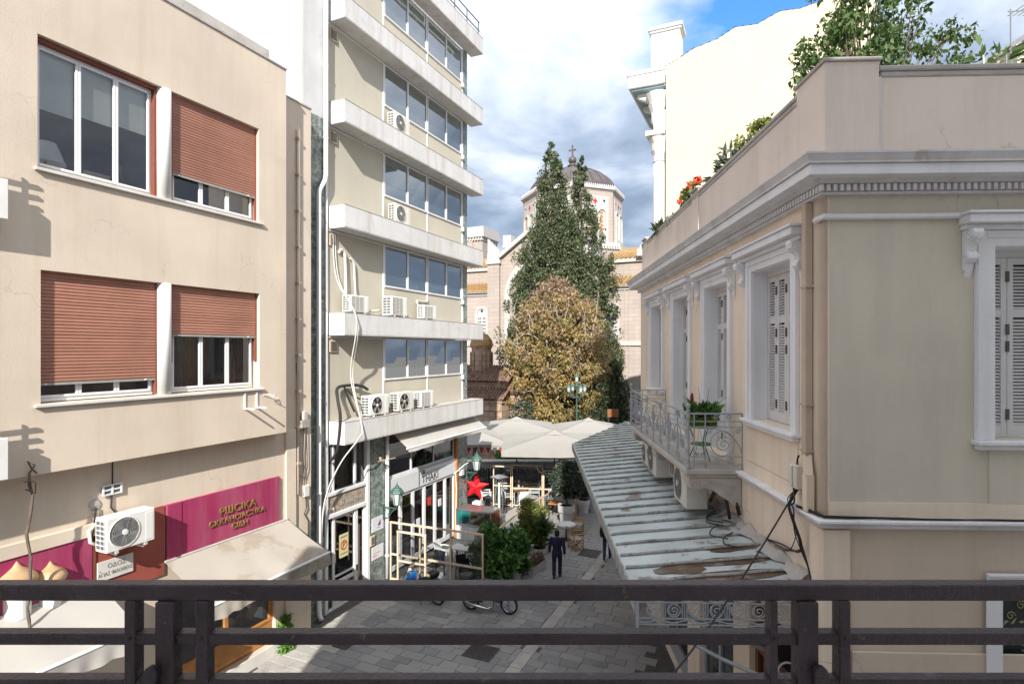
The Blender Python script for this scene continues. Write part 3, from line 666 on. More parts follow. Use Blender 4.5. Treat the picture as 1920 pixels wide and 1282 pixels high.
m = MB(); m.box(-.1, .1, -.09, 0, 0, .34); m.obj('housing', 'ac_cream', t, bev=.01); m = MB(); m.path([(0, -.04, 0), (.02, -.05, -.35), (-.06, -.04, -.5), (.1, -.04, -.75), (.12, -.03, -2.2)], .016, 5); m.obj('cable', 'cable_black', t)
t = thing('wall_vent', 'small white four pane vent grille under the overhang', 'vent', FL @ T(-6.3, YG-.002, 5.58))
m = MB(); m.box(-.17, .17, -.03, 0, -.09, .09); m.obj('back', 'ac_fin', t)
m = MB(); [m.box(-.19, .19, -.05, -.03, z-.015, z+.015) for z in (-.095, 0, .095)]; [m.box(x-.018, x+.018, -.053, -.0305, -.11, .11) for x in (-.18, 0, .18)]; m.obj('grille', 'white_alu', t)
m = MB(); m.path([(-6.3, YG-.02, 5.5), (-6.32, YG-.03, 5.2), (-6.22, YG-.04, 5.05), (-6.3, YG-.03, 4.85), (-6.55, YG-.03, 4.95)], .018, 5); m.path([(-6.62, YG-.05, 5.28), (-6.66, YG-.06, 5.0), (-6.72, YG-.1, 4.7)], .016, 5); m.path([(-6.28, YG-.015, 6.2), (-6.28, YG-.015, 5.68)], .012, 5); m.obj('wall_cable', 'cable_black', LB)
m = MB(); m.lathe([(0, -.03), (.1, -.02), (.12, 0)], (-6.62, YG-.003, 5.33), 12, axis='y'); m.obj('plaster_patch', 'coping_grey', LB)
# shop band, signs
m = MB(); m.box(-13, -6.62, YG-.09, YG-.003, 4.72, 4.98); m.obj('shop_cornice', 'tan_plaster', LB, bev=.01)
t = thing('shop_sign', 'wide plum red shop sign with raised gold Greek letters above the awning', 'shop sign', FL @ T(-3.5, YG-.003, 3.7))
m = MB(); m.box(-1.28, 1.63, -.07, 0, 0, 1.26); m.obj('panel', 'purple_sign', t, bev=.006)
m = MB(); m.box(-1.64, -1.285, -.085, 0, -.02, 1.262); m.obj('side_panel', 'purple_sign', t, bev=.006)
for s_, sz, dx, dz in (('PѠCIKA', .27, .25, .74), ('ЄKKΛHCIACTIKA', .19, .25, .50), ('ЄIΔH', .19, .30, .29)):
    text(s_, sz, .012, 'brass_letters', t, Matrix.Translation((dx, -.095, dz)) @ RX90, sx=1.12)
t = thing('wall_panel', 'terracotta red panel behind the white air conditioner and street plate', 'sign panel', FL @ T(-5.9, YG-.003, 3.4))
m = MB(); m.box(-.72, .72, -.04, 0, 0, 1.56); m.obj('panel', 'terracotta_panel', t); m = MB(); m.box(-.78, -.725, -.06, 0, 0, 1.30); m.obj('edge', 'rust_frame', t)
t = thing('shop_sign', 'plum red shop panel with relief onion domes left of the air conditioner', 'shop sign', FL @ T(-9.3, YG-.003, 3.2))
m = MB(); m.box(-3.6, 2.6, -.06, 0, 0, 1.515); m.obj('panel', 'purple_sign', t)
for k, (cx_, zc, s) in enumerate(((1.33, .98, .315), (1.86, .86, .27), (.72, .82, .26))):
    prof = [(0, .62), (.05, .56), (.12, .46), (.25, .36), (.38, .27), (.47, .16), (.5, .06), (.46, -.06), (.36, -.16), (.28, -.2)]
    m = MB(); m.lathe([(r*2*s, z*2*s) for r, z in prof], (cx_, -.062, zc+.08), 20, math.pi, 2*math.pi); d = m.obj('onion_dome', 'gold', t, smooth=True)
    m = MB(); m.lathe([(.37*2*s, -.16*2*s), (.37*2*s, -.21*2*s), (.33*2*s, -.25*2*s)], (cx_, -.062, zc+.08), 16, math.pi, 2*math.pi); m.obj('rim', 'gold', d)
    m = MB(); m.lathe([(.33*2*s, -.25*2*s), (.33*2*s, -1.0*2*s)], (cx_, -.062, zc+.08), 16, math.pi, 2*math.pi); m.obj('drum', 'white_paint', d)
t = thing('street_sign', 'white marble street name plate with grey Greek letters below the air conditioner', 'street sign', FL @ T(-6.25, YG-.047, 3.74))
m = MB(); m.box(-.36, .36, -.03, 0, 0, .40); m.obj('plate', 'marble_white', t, bev=.005)
text('ΟΔΟΣ', .13, .003, 'ink_grey', t, Matrix.Translation((.02, -.032, .27)) @ RX90); text('ΑΓΙΑΣ ΦΙΛΟΘΕΗΣ', .105, .003, 'ink_grey', t, Matrix.Translation((0, -.032, .12)) @ RX90, sx=.78)
for sx in (-.31, .31): m = MB(); m.lathe([(0, -.012), (.012, 0)], (sx, -.03, .2), 8, axis='y'); m.obj('screw', 'black', t)
ac_unit(FL @ T(-6.18, YG-.12, 4.36), 'white air conditioner with round grey fan on the tan shop front', 'round', .98, .74, .36)
m = MB(); m.path([(-6.66, YG-.1, 4.95), (-6.78, YG-.1, 4.85), (-6.76, YG-.1, 4.62), (-6.68, YG-.12, 4.55)], .035, 8); m.obj('pipe_sleeve', 'cable_white', LB, smooth=True)
for xx in (-6.45, -5.9): m = MB(); m.box(xx-.02, xx+.02, YG-.42, YG-.045, 4.31, 4.355); m.obj('unit_bracket', 'white_alu', LB)
awning(FL @ T(-5.19, 0, 0), 'cream awning with brown water stains below the gold lettered sign', 3.6, 3.68, YG-.08, 2.98, -2.0, .27)
awning(FL @ T(-10.4, 0, 0), 'grey cream awning under the onion dome sign, partly behind the railing', 3.85, 3.72, YG-.08, 3.08, -1.75, .3, 'canvas_white')
# icon shop window
m = MB(); m.box(SHOP[0], SHOP[1], YG+.12, YG+.2, .352, .95); m.obj('stall_riser', 'wood_orange', LB, bev=.01)
SW = MB(); SW.box(SHOP[0], SHOP[1], YG+.1, YG+.2, .953, 1.03); SW.box(SHOP[0], SHOP[1], YG+.1, YG+.2, 2.66, 2.745)
for xx in (SHOP[0]+.003, -3.5, SHOP[1]-.13): SW.box(xx, xx+.12, YG+.1, YG+.2, 1.033, 2.657)
sw = SW.obj('shop_window', 'wood_orange', LB, bev=.008)
for a, b in ((SHOP[0]+.12, -3.5), (-3.38, SHOP[1]-.13)): m = MB(); m.quad((a, YG+.15, 1.03), (b, YG+.15, 1.03), (b, YG+.15, 2.66), (a, YG+.15, 2.66)); m.obj('pane', 'glass_shop', sw)
m = MB(); m.box(SHOP[0], SHOP[1], YG+1.3, YG+1.35, .3, 2.8); m.box(SHOP[0], SHOP[1], YG+.25, YG+1.3, .85, .9); m.obj('shop_interior', 'room_wall', LB)
ic = MB(); ic.lathe([(0, -.012), (.13, -.012), (.14, 0), (.14, .012), (0, .012)], (0, 0, 0), 18, axis='y'); me_ic = ic.mesh('icon_disc', 'leather_tan')
for k in range(9):
    o = link('icon', me_ic, None, FL @ T(-3.35+.155*k, YG+.42+.04*(k % 2), 1.06+.035*k+.06*(k % 3)) @ Matrix.Rotation(rad(-18), 4, 'X')); tag(o, ['first', 'second', 'third', 'fourth', 'fifth', 'sixth', 'seventh', 'eighth', 'last'][k]+' round tan icon plaque from the left in the shop window row', 'icon', 'icons in the shop window')
rr = random.Random(3)
for k in range(10):
    w, h = rr.uniform(.08, .16), rr.uniform(.14, .26); m = MB(); m.box(-w/2, w/2, 0, .02, 0, h); m.box(-w/2+.02, w/2-.02, -.006, 0, .02, h-.02)
    o = m.obj('icon', rr.choice(['gold', 'brass_letters', 'wood_brown']), None, FL @ T(-4.75+.3*k, YG+.75+.15*(k % 2), 1.25+.22*(k % 3))); tag(o, ['first', 'second', 'third', 'fourth', 'fifth', 'sixth', 'seventh', 'eighth', 'ninth', 'last'][k]+' small gilded icon panel from the left in the shop window', 'icon', 'gilded icons in the shop window')
m = MB(); m.box(-5.3, -3.66, YG-.06, YG-.002, .0, .34); m.box(-3.65, -1.7, YG-.06, YG-.002, .0, .34); m.obj('marble_step', 'marble_white', LB, bev=.008)
for xx in (-3.9, -2.6): m = MB(); m.path([(xx, YG-.08, 2.9), (xx+.5, YG-.75, 2.75), (xx+.9, -1.7, 2.96)], .03, 6); m.obj('awning_strut', 'black', LB)
m = MB(); m.box(-12.4, -9.0, YG+.15, YG+.2, .1, 2.6); m.box(-8.9, -7.6, YG+.15, YG+.2, .1, 2.6); m.obj('shop_shutter', 'white_paint', LB); m = MB(); [m.box(x, x+.1, YG+.05, YG+.14, .1, 2.6) for x in (-8.95, -7.55, -7.0)]; m.obj('shop_door_frame', 'rust_frame', LB); m = MB(); m.box(-7.6, -6.95, YG+.2, YG+.25, .1, 2.6); m.obj('shop_door', 'curtain_dark', LB)
# creeper at the foot of the wall
t = thing('wall_creeper', 'small green creeper growing out of the foot of the tan wall', 'plant', FL @ T(-1.72, YG-.1, 0))
rng = np.random.default_rng(5); pts = np.stack([rng.normal(0, .10, 900), rng.normal(-.05, .06, 900), rng.uniform(0, 1, 900)**1.2*1.0], 1); leaves('foliage', pts, .075, 'leaf_bright', t, 5)
m = MB(); m.path([(0, 0, 0), (.03, -.02, .4), (-.02, 0, .95)], .012, 5); m.obj('stem', 'stem_green', t)
# bare cable with a dead vine, hanging from the overhang
t = thing('hanging_cable', 'dark twisted dead vine on a cable hanging from the overhang at far left', 'cable', FL @ T(-7.95, YF-.06, 0))
rng = np.random.default_rng(9); P = [(rng.normal(0, .015)+.02*math.sin(k*.9), rng.normal(0, .01), 6.3-k*.22) for k in range(28)]
m = MB(); m.path(P, [.016+.012*abs(math.sin(k*1.7)) for k in range(28)], 6); m.obj('cable', 'bark', t)
m = MB(); m.path([(0, 0, 6.3), (.05, -.05, 6.42), (-.05, -.03, 6.5), (.03, 0, 6.35), (.1, -.04, 6.25)], .016, 5); m.path([(-.1, 0, 6.15), (.06, -.05, 6.12), (.08, 0, 5.9), (-.06, .02, 6.0)], .014, 5); m.obj('knot', 'bark', t)
# ================================================================== office building with the white ledges
OB = thing('office_building', 'narrow office building with white marble ledges on every floor and olive panels', 'building', FL)
LED = [5.45, 8.95, 12.40, 15.75, 19.08, 22.40]; LH = .72
m = MB(); m.box(-.60, 9.75, .60, 10, 0, 23.1); m.box(-.60, -.5, .003, .598, 0, 26.5); m.box(-.6, 3, .6, 10, 23.103, 26.5); m.obj('side_wall', 'white_plaster', OB)
m = MB(); m.box(-.498, .40, .003, .10, 15.85, 26.5); m.obj('upper_strip', 'grey_plaster', OB)
for k in range(7):
    z0 = k*2.264; m = MB(); m.box(-.61, .40, -.01, .1, z0+.004, z0+2.26); m.obj('marble_slab', 'green_marble', OB)
m = MB(); m.box(.42, .50, -.05, .12, 5.2, 22.4); m.obj('edge_frame', 'white_alu', OB)
XP, XM, XE = 3.46, 6.41, 9.36
for i in range(5):
    zb, zt = LED[i]+.02, LED[i+1]-.02; zs = zt-1.52
    if i == 4: pass
    m = MB(); m.wall(.5, XP-.03, zb, zt, 0.02, .1); m.obj('olive_panel', 'olive_panel', OB)
    for a, b in ((XP+.04, XM-.03), (XM+.03, XE-.03)): m = MB(); m.box(a, b, .015, .06, zb, zs-.05); m.obj('olive_panel', 'olive_panel', OB)
    for bx in ((XP-.03, XP+.04, -.01, .1, zb, zt), (XM-.03, XM+.03, -.01, .1, zb, zs-.05), (XE-.03, XE+.04, -.012, .1, zb, zt), (.5, XP-.031, -.01, .05, zt-.05, zt)): MB().box(*bx).obj('panel_frame', 'white_alu', OB)
    for a, b in ((XP+.05, XM-.02), (XM+.02, XE-.04)):
        o = MB(); y = .0; o.box(a, b, y-.03, y+.06, zs-.05, zs+.01); o.box(a, b, y, y+.06, zt-.06, zt-.004); o.box(a, a+.06, y, y+.06, zs+.01, zt-.06); o.box(b-.06, b, y, y+.06, zs+.01, zt-.06); c = (a+b)/2+.05; o.box(c-.045, c+.045, y-.02, y+.05, zs+.013, zt-.063)
        W = o.obj('window', 'white_alu', OB, bev=.005)
        for p0, p1, yy in ((a+.06, c-.045, .02), (c+.045, b-.06, .035)):
            jit = [yy+random.uniform(-.008, .008) for _ in range(4)]; p = MB(); p.quad((p0, jit[0], zs+.01), (p1, jit[1], zs+.01), (p1, jit[2], zt-.06), (p0, jit[3], zt-.06)); p.obj('pane', 'glass_office', W)
        bl = MB(); hh = random.choice([.25, .35, .9, .4]) if i < 4 else .3
        nn = int(hh/.05)
        for q in range(nn): bl.box(a+.08, b-.08, .10, .125, zt-.1-.05*q-.036, zt-.1-.05*q)
        bl.obj('blind', random.choice(['blind_green', 'blind_green', 'blind']), W)
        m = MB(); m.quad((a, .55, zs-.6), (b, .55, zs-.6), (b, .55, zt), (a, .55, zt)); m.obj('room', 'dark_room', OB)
    m = MB(); m.box(.62, .98, -.03, .018, zt-.52, zt-.14); V = m.obj('wall_vent', 'leather_tan', OB, bev=.01); m = MB(); [m.box(.67, .93, -.045, -.031, zt-.47+.035*q, zt-.455+.035*q) for q in range(9)]; m.obj('grille', 'ac_fin', V)
    m = MB(); m.box(9.2, 9.34, -.12, -.013, zs-.28, zs-.08); m.obj('sensor_box', 'white_paint', OB, bev=.01)
    m = MB(); m.box(9.41, 9.76, -.03, .55, zb, zt); m.obj('corner_slab', 'green_marble', OB)
for i, z in enumerate(LED):
    m = MB(); m.box(.63, 10.17, -.62, 0.0, z+.03, z+LH-.03); L = m.obj('ledge', 'ledge_marble', OB)
    m = MB(); m.box(.61, 10.2, -.64, -.004, z, z+.028); m.obj('underside', 'ledge_marble', L)
    x = .6; n = 8; w = 9.6/n
    for q in range(n): m = MB(); m.box(x+.003, x+w-.003, -.65, -.622, z+.003+.027, z+LH); m.obj('marble_plate', 'ledge_marble', L); x += w
    m = MB(); m.box(.602, .628, -.62, -.003, z+.03, z+LH); m.obj('end_plate', 'ledge_marble', L); m = MB(); m.box(10.172, 10.2, -.62, -.003, z+.03, z+LH); m.obj('end_plate', 'ledge_marble', L)
    m = MB(); m.box(.59, 10.21, -.66, 0.0, z+LH+.002, z+LH+.018); m.obj('capping', 'coping_grey', L)
    m = MB()
    for q in range(17): m.lathe([(0, -.006), (.013, -.004), (.013, 0)], (.75+.56*q, -.651, z+.12), 6, axis='y'); m.lathe([(0, -.006), (.013, -.004), (.013, 0)], (.75+.56*q, -.651, z+LH-.1), 6, axis='y')
    m.obj('fixings', 'coping_grey', L, stuff=True)
m = MB(); z = LED[5]+LH
for q in range(9): m.bar((1.2+1.1*q, -.5, z), (1.2+1.1*q, -.5, z+.75), .04, .04)
for h in (.35, .75): m.bar((.8, -.5, z+h), (10.1, -.5, z+h), .04, .04)
m.obj('roof_railing', 'ac_fin', OB)
t = thing('drainpipe', 'long white drainpipe with an elbow on the green marble strip', 'drainpipe', FL @ T(0, -.12, 0))
m = MB(); m.path([(.34, 0, 26), (.34, 0, 14.05), (.30, 0, 13.85), (.06, 0, 13.5), (.03, 0, 13.3), (.03, 0, .6), (.03, -.02, .2), (.03, -.12, .06)], .075, 10); m.obj('pipe', 'white_alu', t, smooth=True)
for z in (1.5, 4, 7, 10, 12.8, 15.2, 17.5, 19.8): m = MB(); m.lathe([(.088, -.03), (.088, .03)], (.03 if z < 13 else .34, 0, z), 12); m.obj('pipe_joint', 'white_alu', t)
# entrance bay
m = MB(); m.wall(.42, 2.58, 0, 5.44, .0, .45, [(.56, 2.46, .06, 5.40)]); m.obj('entrance_surround', 'white_alu', OB)
m = MB(); m.box(.40, .54, -.04, -.003, .0, 5.4); m.box(2.46, 2.62, -.05, -.003, 0, 5.44); m.obj('entrance_jamb', 'white_alu', OB, bev=.01)
m = MB(); m.box(.56, 2.46, .02, .1, 3.16, 3.74); tr = m.obj('transom', 'beige_marble', OB); text('ΑΓ. ΦΙΛΟΘΕΗΣ', .19, .006, 'ac_grille', tr, Matrix.Translation((1.75, .012, 3.36)) @ RX90, sx=.85)
m = MB(); m.box(.60, .82, -.03, .018, 3.14, 3.36); m.obj('number_plate', 'white_paint', tr); m = MB(); m.box(.64, .78, -.036, -.0305, 3.20, 3.30); m.obj('plate_mark', 'terracotta_panel', tr)
m = MB(); m.box(.55, 2.50, -.03, .1, 3.743, 3.85); m.box(.55, 2.50, -.04, .1, 3.03, 3.157); m.obj('transom_bar', 'white_alu', OB, bev=.008)
o = MB(); o.box(.56, .62, .05, .12, 3.853, 5.4); o.box(1.9, 2.0, .05, .12, 3.853, 5.4); o.box(.82, .90, .04, .12, 3.853, 5.4); W = o.obj('window', 'white_alu', OB)
for a, b in ((.62, .82), (.90, 1.9), (2.0, 2.46)): m = MB(); m.quad((a, .09, 3.85), (b, .09, 3.85), (b, .09, 5.4), (a, .09, 5.4)); m.obj('pane', 'glass_shop', W)
m = MB(); m.grid(lambda u, v: (.6+1.86*u, .3+.03*math.sin(70*u), 3.8+1.6*v), 80, 1); m.obj('curtain', 'curtain_dark', OB, smooth=True)
o = MB(); o.box(.82, .92, .03, .12, .07, 3.02); o.box(1.88, 2.05, .02, .12, .07, 3.02); o.box(2.36, 2.46, .03, .12, .07, 3.02); o.box(.92, 1.88, .03, .1, .75, .87); o.box(.92, 1.88, .03, .1, 1.0, 1.06); o.box(.92, 1.88, .03, .1, 2.93, 3.02); o.box(.92, 1.88, .03, .1, .07, .2)
D = o.obj('entrance_door', 'white_alu', OB, bev=.006)
for a, b, c, d in ((.56, .82, .07, 3.02), (.92, 1.88, 1.06, 2.93), (.92, 1.88, .2, .75), (2.05, 2.36, .07, 3.02)): m = MB(); m.quad((a, .07, c), (b, .07, c), (b, .07, d), (a, .07, d)); m.obj('pane', 'glass_shop', D)
m = MB(); m.box(1.95, 1.99, -.03, .02, .9, 1.1); m.obj('handle', 'black', D)
t = thing('notice', 'yellow no parking notice with red ring taped inside the entrance door', 'notice', FL @ T(1.38, .06, 1.55))
m = MB(); m.box(-.22, .22, -.006, 0, 0, .78); m.obj('sheet', 'paper_yellow', t)
m = MB(); m.lathe([(.125, -.004), (.165, -.004)], (0, -.006, .40), 28, axis='y', cap=False); m.bar((-.1, -.011, .30), (.1, -.011, .50), .004, .035); m.obj('ring', 'ink_red', t)
text('P', .26, .001, 'ink_black', t, Matrix.Translation((0, -.0085, .40)) @ RX90); MB().box(-.16, .16, -.009, -.0065, .66, .70).obj('small_print', 'ink_grey', t); text('NO PARKING', .06, .001, 'ink_black', t, Matrix.Translation((0, -.0085, .12)) @ RX90)
m = MB(); m.box(.5, 2.5, .5, .55, 0, 5.4); m.obj('lobby', 'dark_room', OB)
# pier with plates
for k in range(3): z0 = [0.0, 1.75, 3.55][k]; z1 = [1.74, 3.54, 5.44][k]; m = MB(); m.box(2.63, 3.50, -.02, .3, z0+.004, z1); m.obj('marble_slab', 'green_marble', OB)
for z0, z1, ink, s_ in ((1.95, 2.45, 'ink_purple', '▲'), (.95, 1.42, 'ink_red', '•••')):
    t = thing('name_plate', 'white name plate with a purple mark on the marble pier' if z0 > 1.5 else 'lower white name plate with faint red marks on the marble pier', 'name plate', FL @ T(3.1, -.022, z0))
    m = MB(); m.box(-.36, .30, -.02, 0, 0, z1-z0); m.obj('plate', 'sign_white', t, bev=.004); m = MB()
    if ink == 'ink_purple': m.add([(-.05, -.0215, .18), (.13, -.0215, .18), (.13, -.0215, .40)], [(0, 1, 2)]); m.box(-.05, .1, -.022, -.0205, .1, .12)
    else: m.box(-.3, -.05, -.0225, -.0205, .12, .14); m.box(-.3, .1, -.0225, -.0205, .22, .235)
    m.obj('mark', ink, t)
t = thing('doorbell_panel', 'beige and steel doorbell panel between the two white name plates', 'doorbell', FL @ T(2.75, -.022, 1.5)); m = MB(); m.box(-.12, .12, -.05, 0, 0, .36); m.obj('housing', 'leather_tan', t, bev=.008); m = MB(); m.box(-.07, .07, -.06, -.051, .06, .3); m.obj('keypad', 'steel', t)
t = thing('wall_spotlight', 'rusty arm with spotlights fixed high on the marble pier', 'spotlight', FL @ T(3.2, -.02, 4.52)); m = MB(); m.bar((-.1, 0, 0), (-.1, -.35, .0), .03, .03); m.bar((-.5, -.33, .02), (.5, -.33, -.02), .03, .03); m.obj('arm', 'leather_tan', t); m = MB(); m.lathe([(.02, 0), (.06, .1), (.0, .12)], (-.35, -.3, .03), 10); m.lathe([(.02, 0), (.06, .1), (.0, .12)], (.05, -.3, .03), 10); m.obj('lamp_head', 'leather_tan', t)
wall_lamp(FL @ T(3.42, -.03, 2.75), 'green wall lantern beside the entrance of the office building', 1.15)
t = thing('downpipe', 'white pipe running down between the marble pier and the restaurant front', 'drainpipe', FL @ T(3.57, -.08, 0)); m = MB(); m.path([(0, 0, 5.4), (0, 0, .05)], .07, 10); m.obj('pipe', 'white_alu', t, smooth=True)
for z in (.9, 2.6, 4.4): m = MB(); m.lathe([(.082, -.03), (.082, .03)], (0, 0, z), 12); m.obj('pipe_joint', 'white_alu', t)
# restaurant front
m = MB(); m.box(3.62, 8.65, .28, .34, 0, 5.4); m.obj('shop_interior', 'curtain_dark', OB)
o = MB(); o.box(3.64, 8.62, .02, .1, 5.3, 5.4); o.box(3.64, 8.62, .02, .1, 3.64, 3.74)
for x in (3.64, 5.25, 6.9, 8.55): o.box(x, x+.07, .02, .1, 3.743, 5.297)
W = o.obj('window', 'white_alu', OB)
for a, b in ((3.71, 5.25), (5.32, 6.9), (6.97, 8.55)): m = MB(); m.quad((a, .06, 3.74), (b, .06, 3.74), (b, .06, 5.3), (a, .06, 5.3)); m.obj('pane', 'glass_shop', W)
t = thing('restaurant_sign', 'long white restaurant sign board with thin black lettering above the folding doors', 'shop sign', FL @ T(6.13, .015, 2.95))
m = MB(); m.box(-2.5, 2.5, -.07, 0, 0, .68); m.obj('board', 'sign_white', t, bev=.005)
text('I', .86, .004, 'ink_black', t, Matrix.Translation((-.42, -.076, .30)) @ RX90, sx=.5); text('THAKI', .42, .004, 'ink_black', t, Matrix.Translation((.42, -.076, .22)) @ RX90, sx=1.05); text('Old', .24, .004, 'ink_black', t, Matrix.Translation((-.14, -.076, .54)) @ RX90, sx=.8)
m = MB(); m.box(.35, .95, -.074, -.0705, .05, .075); m.obj('small_print', 'ink_grey', t)
xs = [3.66, 4.55, 5.38, 6.2, 7.03, 7.85, 8.62]
for k in range(6):
    a, b = xs[k], xs[k+1]; o = MB(); o.box(a, a+.085, .0, .09, .12, 2.93); o.box(b-.085, b-.003, .0, .09, .12, 2.93); o.box(a+.085, b-.085, .0, .09, 2.83, 2.93); o.box(a+.085, b-.085, .0, .09, .12, .3)
    D = o.obj('folding_door', 'white_alu', OB, bev=.006); m = MB(); m.quad((a+.085, .05, .3), (b-.085, .05, .3), (b-.085, .05, 2.83), (a+.085, .05, 2.83)); m.obj('pane', 'glass_shop', D)
    m = MB(); w = b-a-.17
    cut = [0, .25, 1, .55, 1, 0][k]
    if cut > 0: m.box(a+.085, a+.085+w*cut, .13, .15, .3, 2.83); m.obj('door_lining', 'door_red', D)
    if cut < 1: m = MB(); m.box(a+.085+w*cut, b-.085, .131, .151, .3, 2.83); m.obj('door_lining', 'door_tan' if k != 0 else 'door_red', D)
for k, zc, c in ((2, 1.35, 'sign_white'), (3, 2.0, 'flower_red'), (4, 1.75, 'sign_white')):
    a = xs[k]+.3; m = MB(); m.box(a, a+.22, .02, .045, zc, zc+.3); tag(m.obj('door_notice', c, None, FL), ['white menu card on the third restaurant door', 'red and black card on the fourth restaurant door', 'pale card on the red restaurant door'][k-2], 'notice')
m = MB(); m.box(8.64, 8.82, -.1, .2, 0, 5.4); m.obj('orange_post', 'orange_pipe', OB, bev=.02)
for k in range(3): z0 = k*1.81; m = MB(); m.box(8.86, 9.76, -.04, .6, z0+.003, z0+1.806); m.obj('marble_slab', 'green_marble', OB)
m = MB(); m.path([(8.6, -.06, 3.0), (8.62, -.12, 2.2), (8.58, -.1, 1.0), (8.6, -.1, .3)], .03, 6); m.path([(8.5, -.05, 2.9), (9.0, -.3, 3.25), (9.3, -.35, 3.3)], .025, 6); m.obj('conduit', 'cable_white', OB)
m = MB(); m.box(8.95, 9.2, -.2, -.042, 2.75, 3.1); tag(m.obj('alarm_box', 'sign_white', None, FL, bev=.015), 'small white alarm box on the marble corner by the red star', 'alarm box')
wall_lamp(FL @ T(9.5, -.05, 2.85), 'green wall lantern above the red star at the corner of the restaurant', 1.2)
awning(FL @ T(3.85, 0, 0), 'half rolled cream awning under the lowest marble ledge', 6.4, 5.40, -.10, 4.86, -.78, .10, 'canvas_white', .006, .02)
# units on the ledges
A = lambda s, z, y=-.16, rz=0: FL @ T(s, y, z, rz)
ac_unit(A(3.95, LED[3]+LH+.02), 'air conditioner on the second ledge from the top of the office building', 'round', .95, .72, .34, 'ac_cream')
ac_unit(A(3.98, LED[2]+LH+.02), 'air conditioner standing on the ledge above the row of three', 'round', .95, .72, .34, 'ac_cream')
ac_unit(A(1.5, LED[1]+LH+.02), 'boxy lattice sided air conditioner with white pipes above it, left on its ledge', 'square', .92, .60, .36)
ac_unit(A(3.65, LED[1]+LH+.02), 'air conditioner with a dark square grille, middle of its ledge', 'square', .95, .74, .42)
ac_unit(A(5.85, LED[1]+LH+.02), 'small pale air conditioner under the window mullion, right on its ledge', 'square', .90, .58, .34)
ac_unit(A(2.45, LED[0]+LH+.02, -.2), 'white air conditioner with black fan, leftmost on the lowest ledge', 'dark', 1.05, .72, .40)
ac_unit(A(4.05, LED[0]+LH+.02, -.2), 'cream air conditioner with black fan, middle of the lowest ledge', 'dark', 1.0, .72, .40, 'ac_cream')
ac_unit(A(5.55, LED[0]+LH+.02, -.2), 'white air conditioner with fine grille, right on the lowest ledge', 'square', .9, .66, .36)
z = LED[1]+LH
for P, r in (([(1.3, -.1, z+.62), (1.3, -.06, z+1.9), (1.22, -.04, z+2.1), (1.12, -.04, z+2.12), (1.08, .02, z+2.0)], .05), ([(1.78, -.1, z+.62), (1.8, -.05, z+1.2), (1.75, -.05, z+1.75), (1.6, -.02, z+1.92)], .04), ([(2.0, -.12, z+.3), (2.5, -.1, z+.18), (3.1, -.1, z+.25)], .035), ([(5.6, -.1, z+.6), (5.55, -.06, z+.78), (6.3, -.04, z+.8), (6.4, 0, z+1.0)], .035)):
    MB().path(smooth(P), r, 8).obj('refrigerant_pipe', 'cable_white', OB, smooth=True)
z = LED[0]+LH
for P, r in (([(.62, -.05, 4.9), (.60, -.35, 5.3), (.57, -.5, 6.3), (.62, -.35, 6.9), (.85, -.15, 7.25), (1.5, -.1, 7.3), (2.0, -.15, 7.25), (2.4, -.12, 7.1)], .05), ([(1.2, -.1, 7.28), (1.35, -.14, 6.9), (1.6, -.2, 6.4)], .03), ([(1.3, -.1, 7.2), (1.6, -.14, 6.95), (1.9, -.2, 6.8)], .025)):
    MB().path(smooth(P), r, 8).obj('insulated_pipe', 'cable_black', OB, smooth=True)
for q, (dx, r) in enumerate(((0, .022), (.10, .016))):
    m = MB(); m.path(smooth([(.75+dx, -.03, 12.2), (.85+dx, -.10, 10.8), (1.0, -.72, 9.7), (1.05+dx, -.72, 9.0), (1.3+dx, -.3, 7.6), (1.35, -.72, 6.0), (1.1+dx, -.78, 5.6), (.6, -.5, 4.9), (.25+dx, -.25, 4.0), (.12, -.16, 3.0), (.12+dx*.5, -.14, 1.2)]), r, 6); tag(m.obj('white_cable', 'cable_white', None, FL, smooth=True), ['thicker white cable looping down the left end of the ledges', 'thinner white cable looping down the left end of the ledges'][q], 'cable')
# ================================================================== neoclassical villa on the right
RB = thing('neoclassical_villa', 'cream two storey neoclassical villa on the right with grey shutters, dentil cornice and roof parapet', 'building', FR)
def SW(y): return Matrix.Translation((0, y, 0)) @ Matrix(((0, 1, 0, 0), (-1, 0, 0, 0), (0, 0, 1, 0), (0, 0, 0, 1)))
LEN, WID = 12.7, 9.0
WY = [1.68, 4.40, 7.20, 10.10]; HW = .74
holes = [(-WY[0]-HW, -WY[0]+HW, 7.30, 9.83), (-WY[1]-HW, -WY[1]+HW, 6.36, 9.83), (-WY[2]-HW, -WY[2]+HW, 6.36, 9.83), (-WY[3]-HW, -WY[3]+HW, 7.30, 9.83)]
low = [(-2.6, -.75, .05, 4.3), (-5.6, -3.4, .05, 4.3), (-9.6, -6.6, .05, 4.3)]
m = MB(SW(0)); m.wall(-LEN, 0, 6.2, 10.5, 0, .30, holes); m.wall(-LEN, -.001, 0, 6.198, .002, .4, low); m.obj('side_wall', 'cream_wall', RB)
m = MB(); m.quad((0, LEN, 0), (WID, LEN, 0), (WID, LEN, 10.9), (0, LEN, 10.9)); m.obj('rear_wall', 'cream_wall', RB)
m = MB(); m.box(.05, WID, .35, LEN-.01, 10.93, 11.0); m.obj('roof', 'coping_grey', RB)
m = MB(); m.wall(.035, WID, 6.2, 10.5, 0, .30, [(2.12, 3.60, 7.34, 9.82)]); m.obj('front_wall', 'greige_wall', RB)
m = MB(); m.wall(0, WID, 0, 6.198, .003, .4, [(2.2, 4.4, .05, 5.40)]); m.obj('lower_front_wall', 'lower_wall_tan', RB)
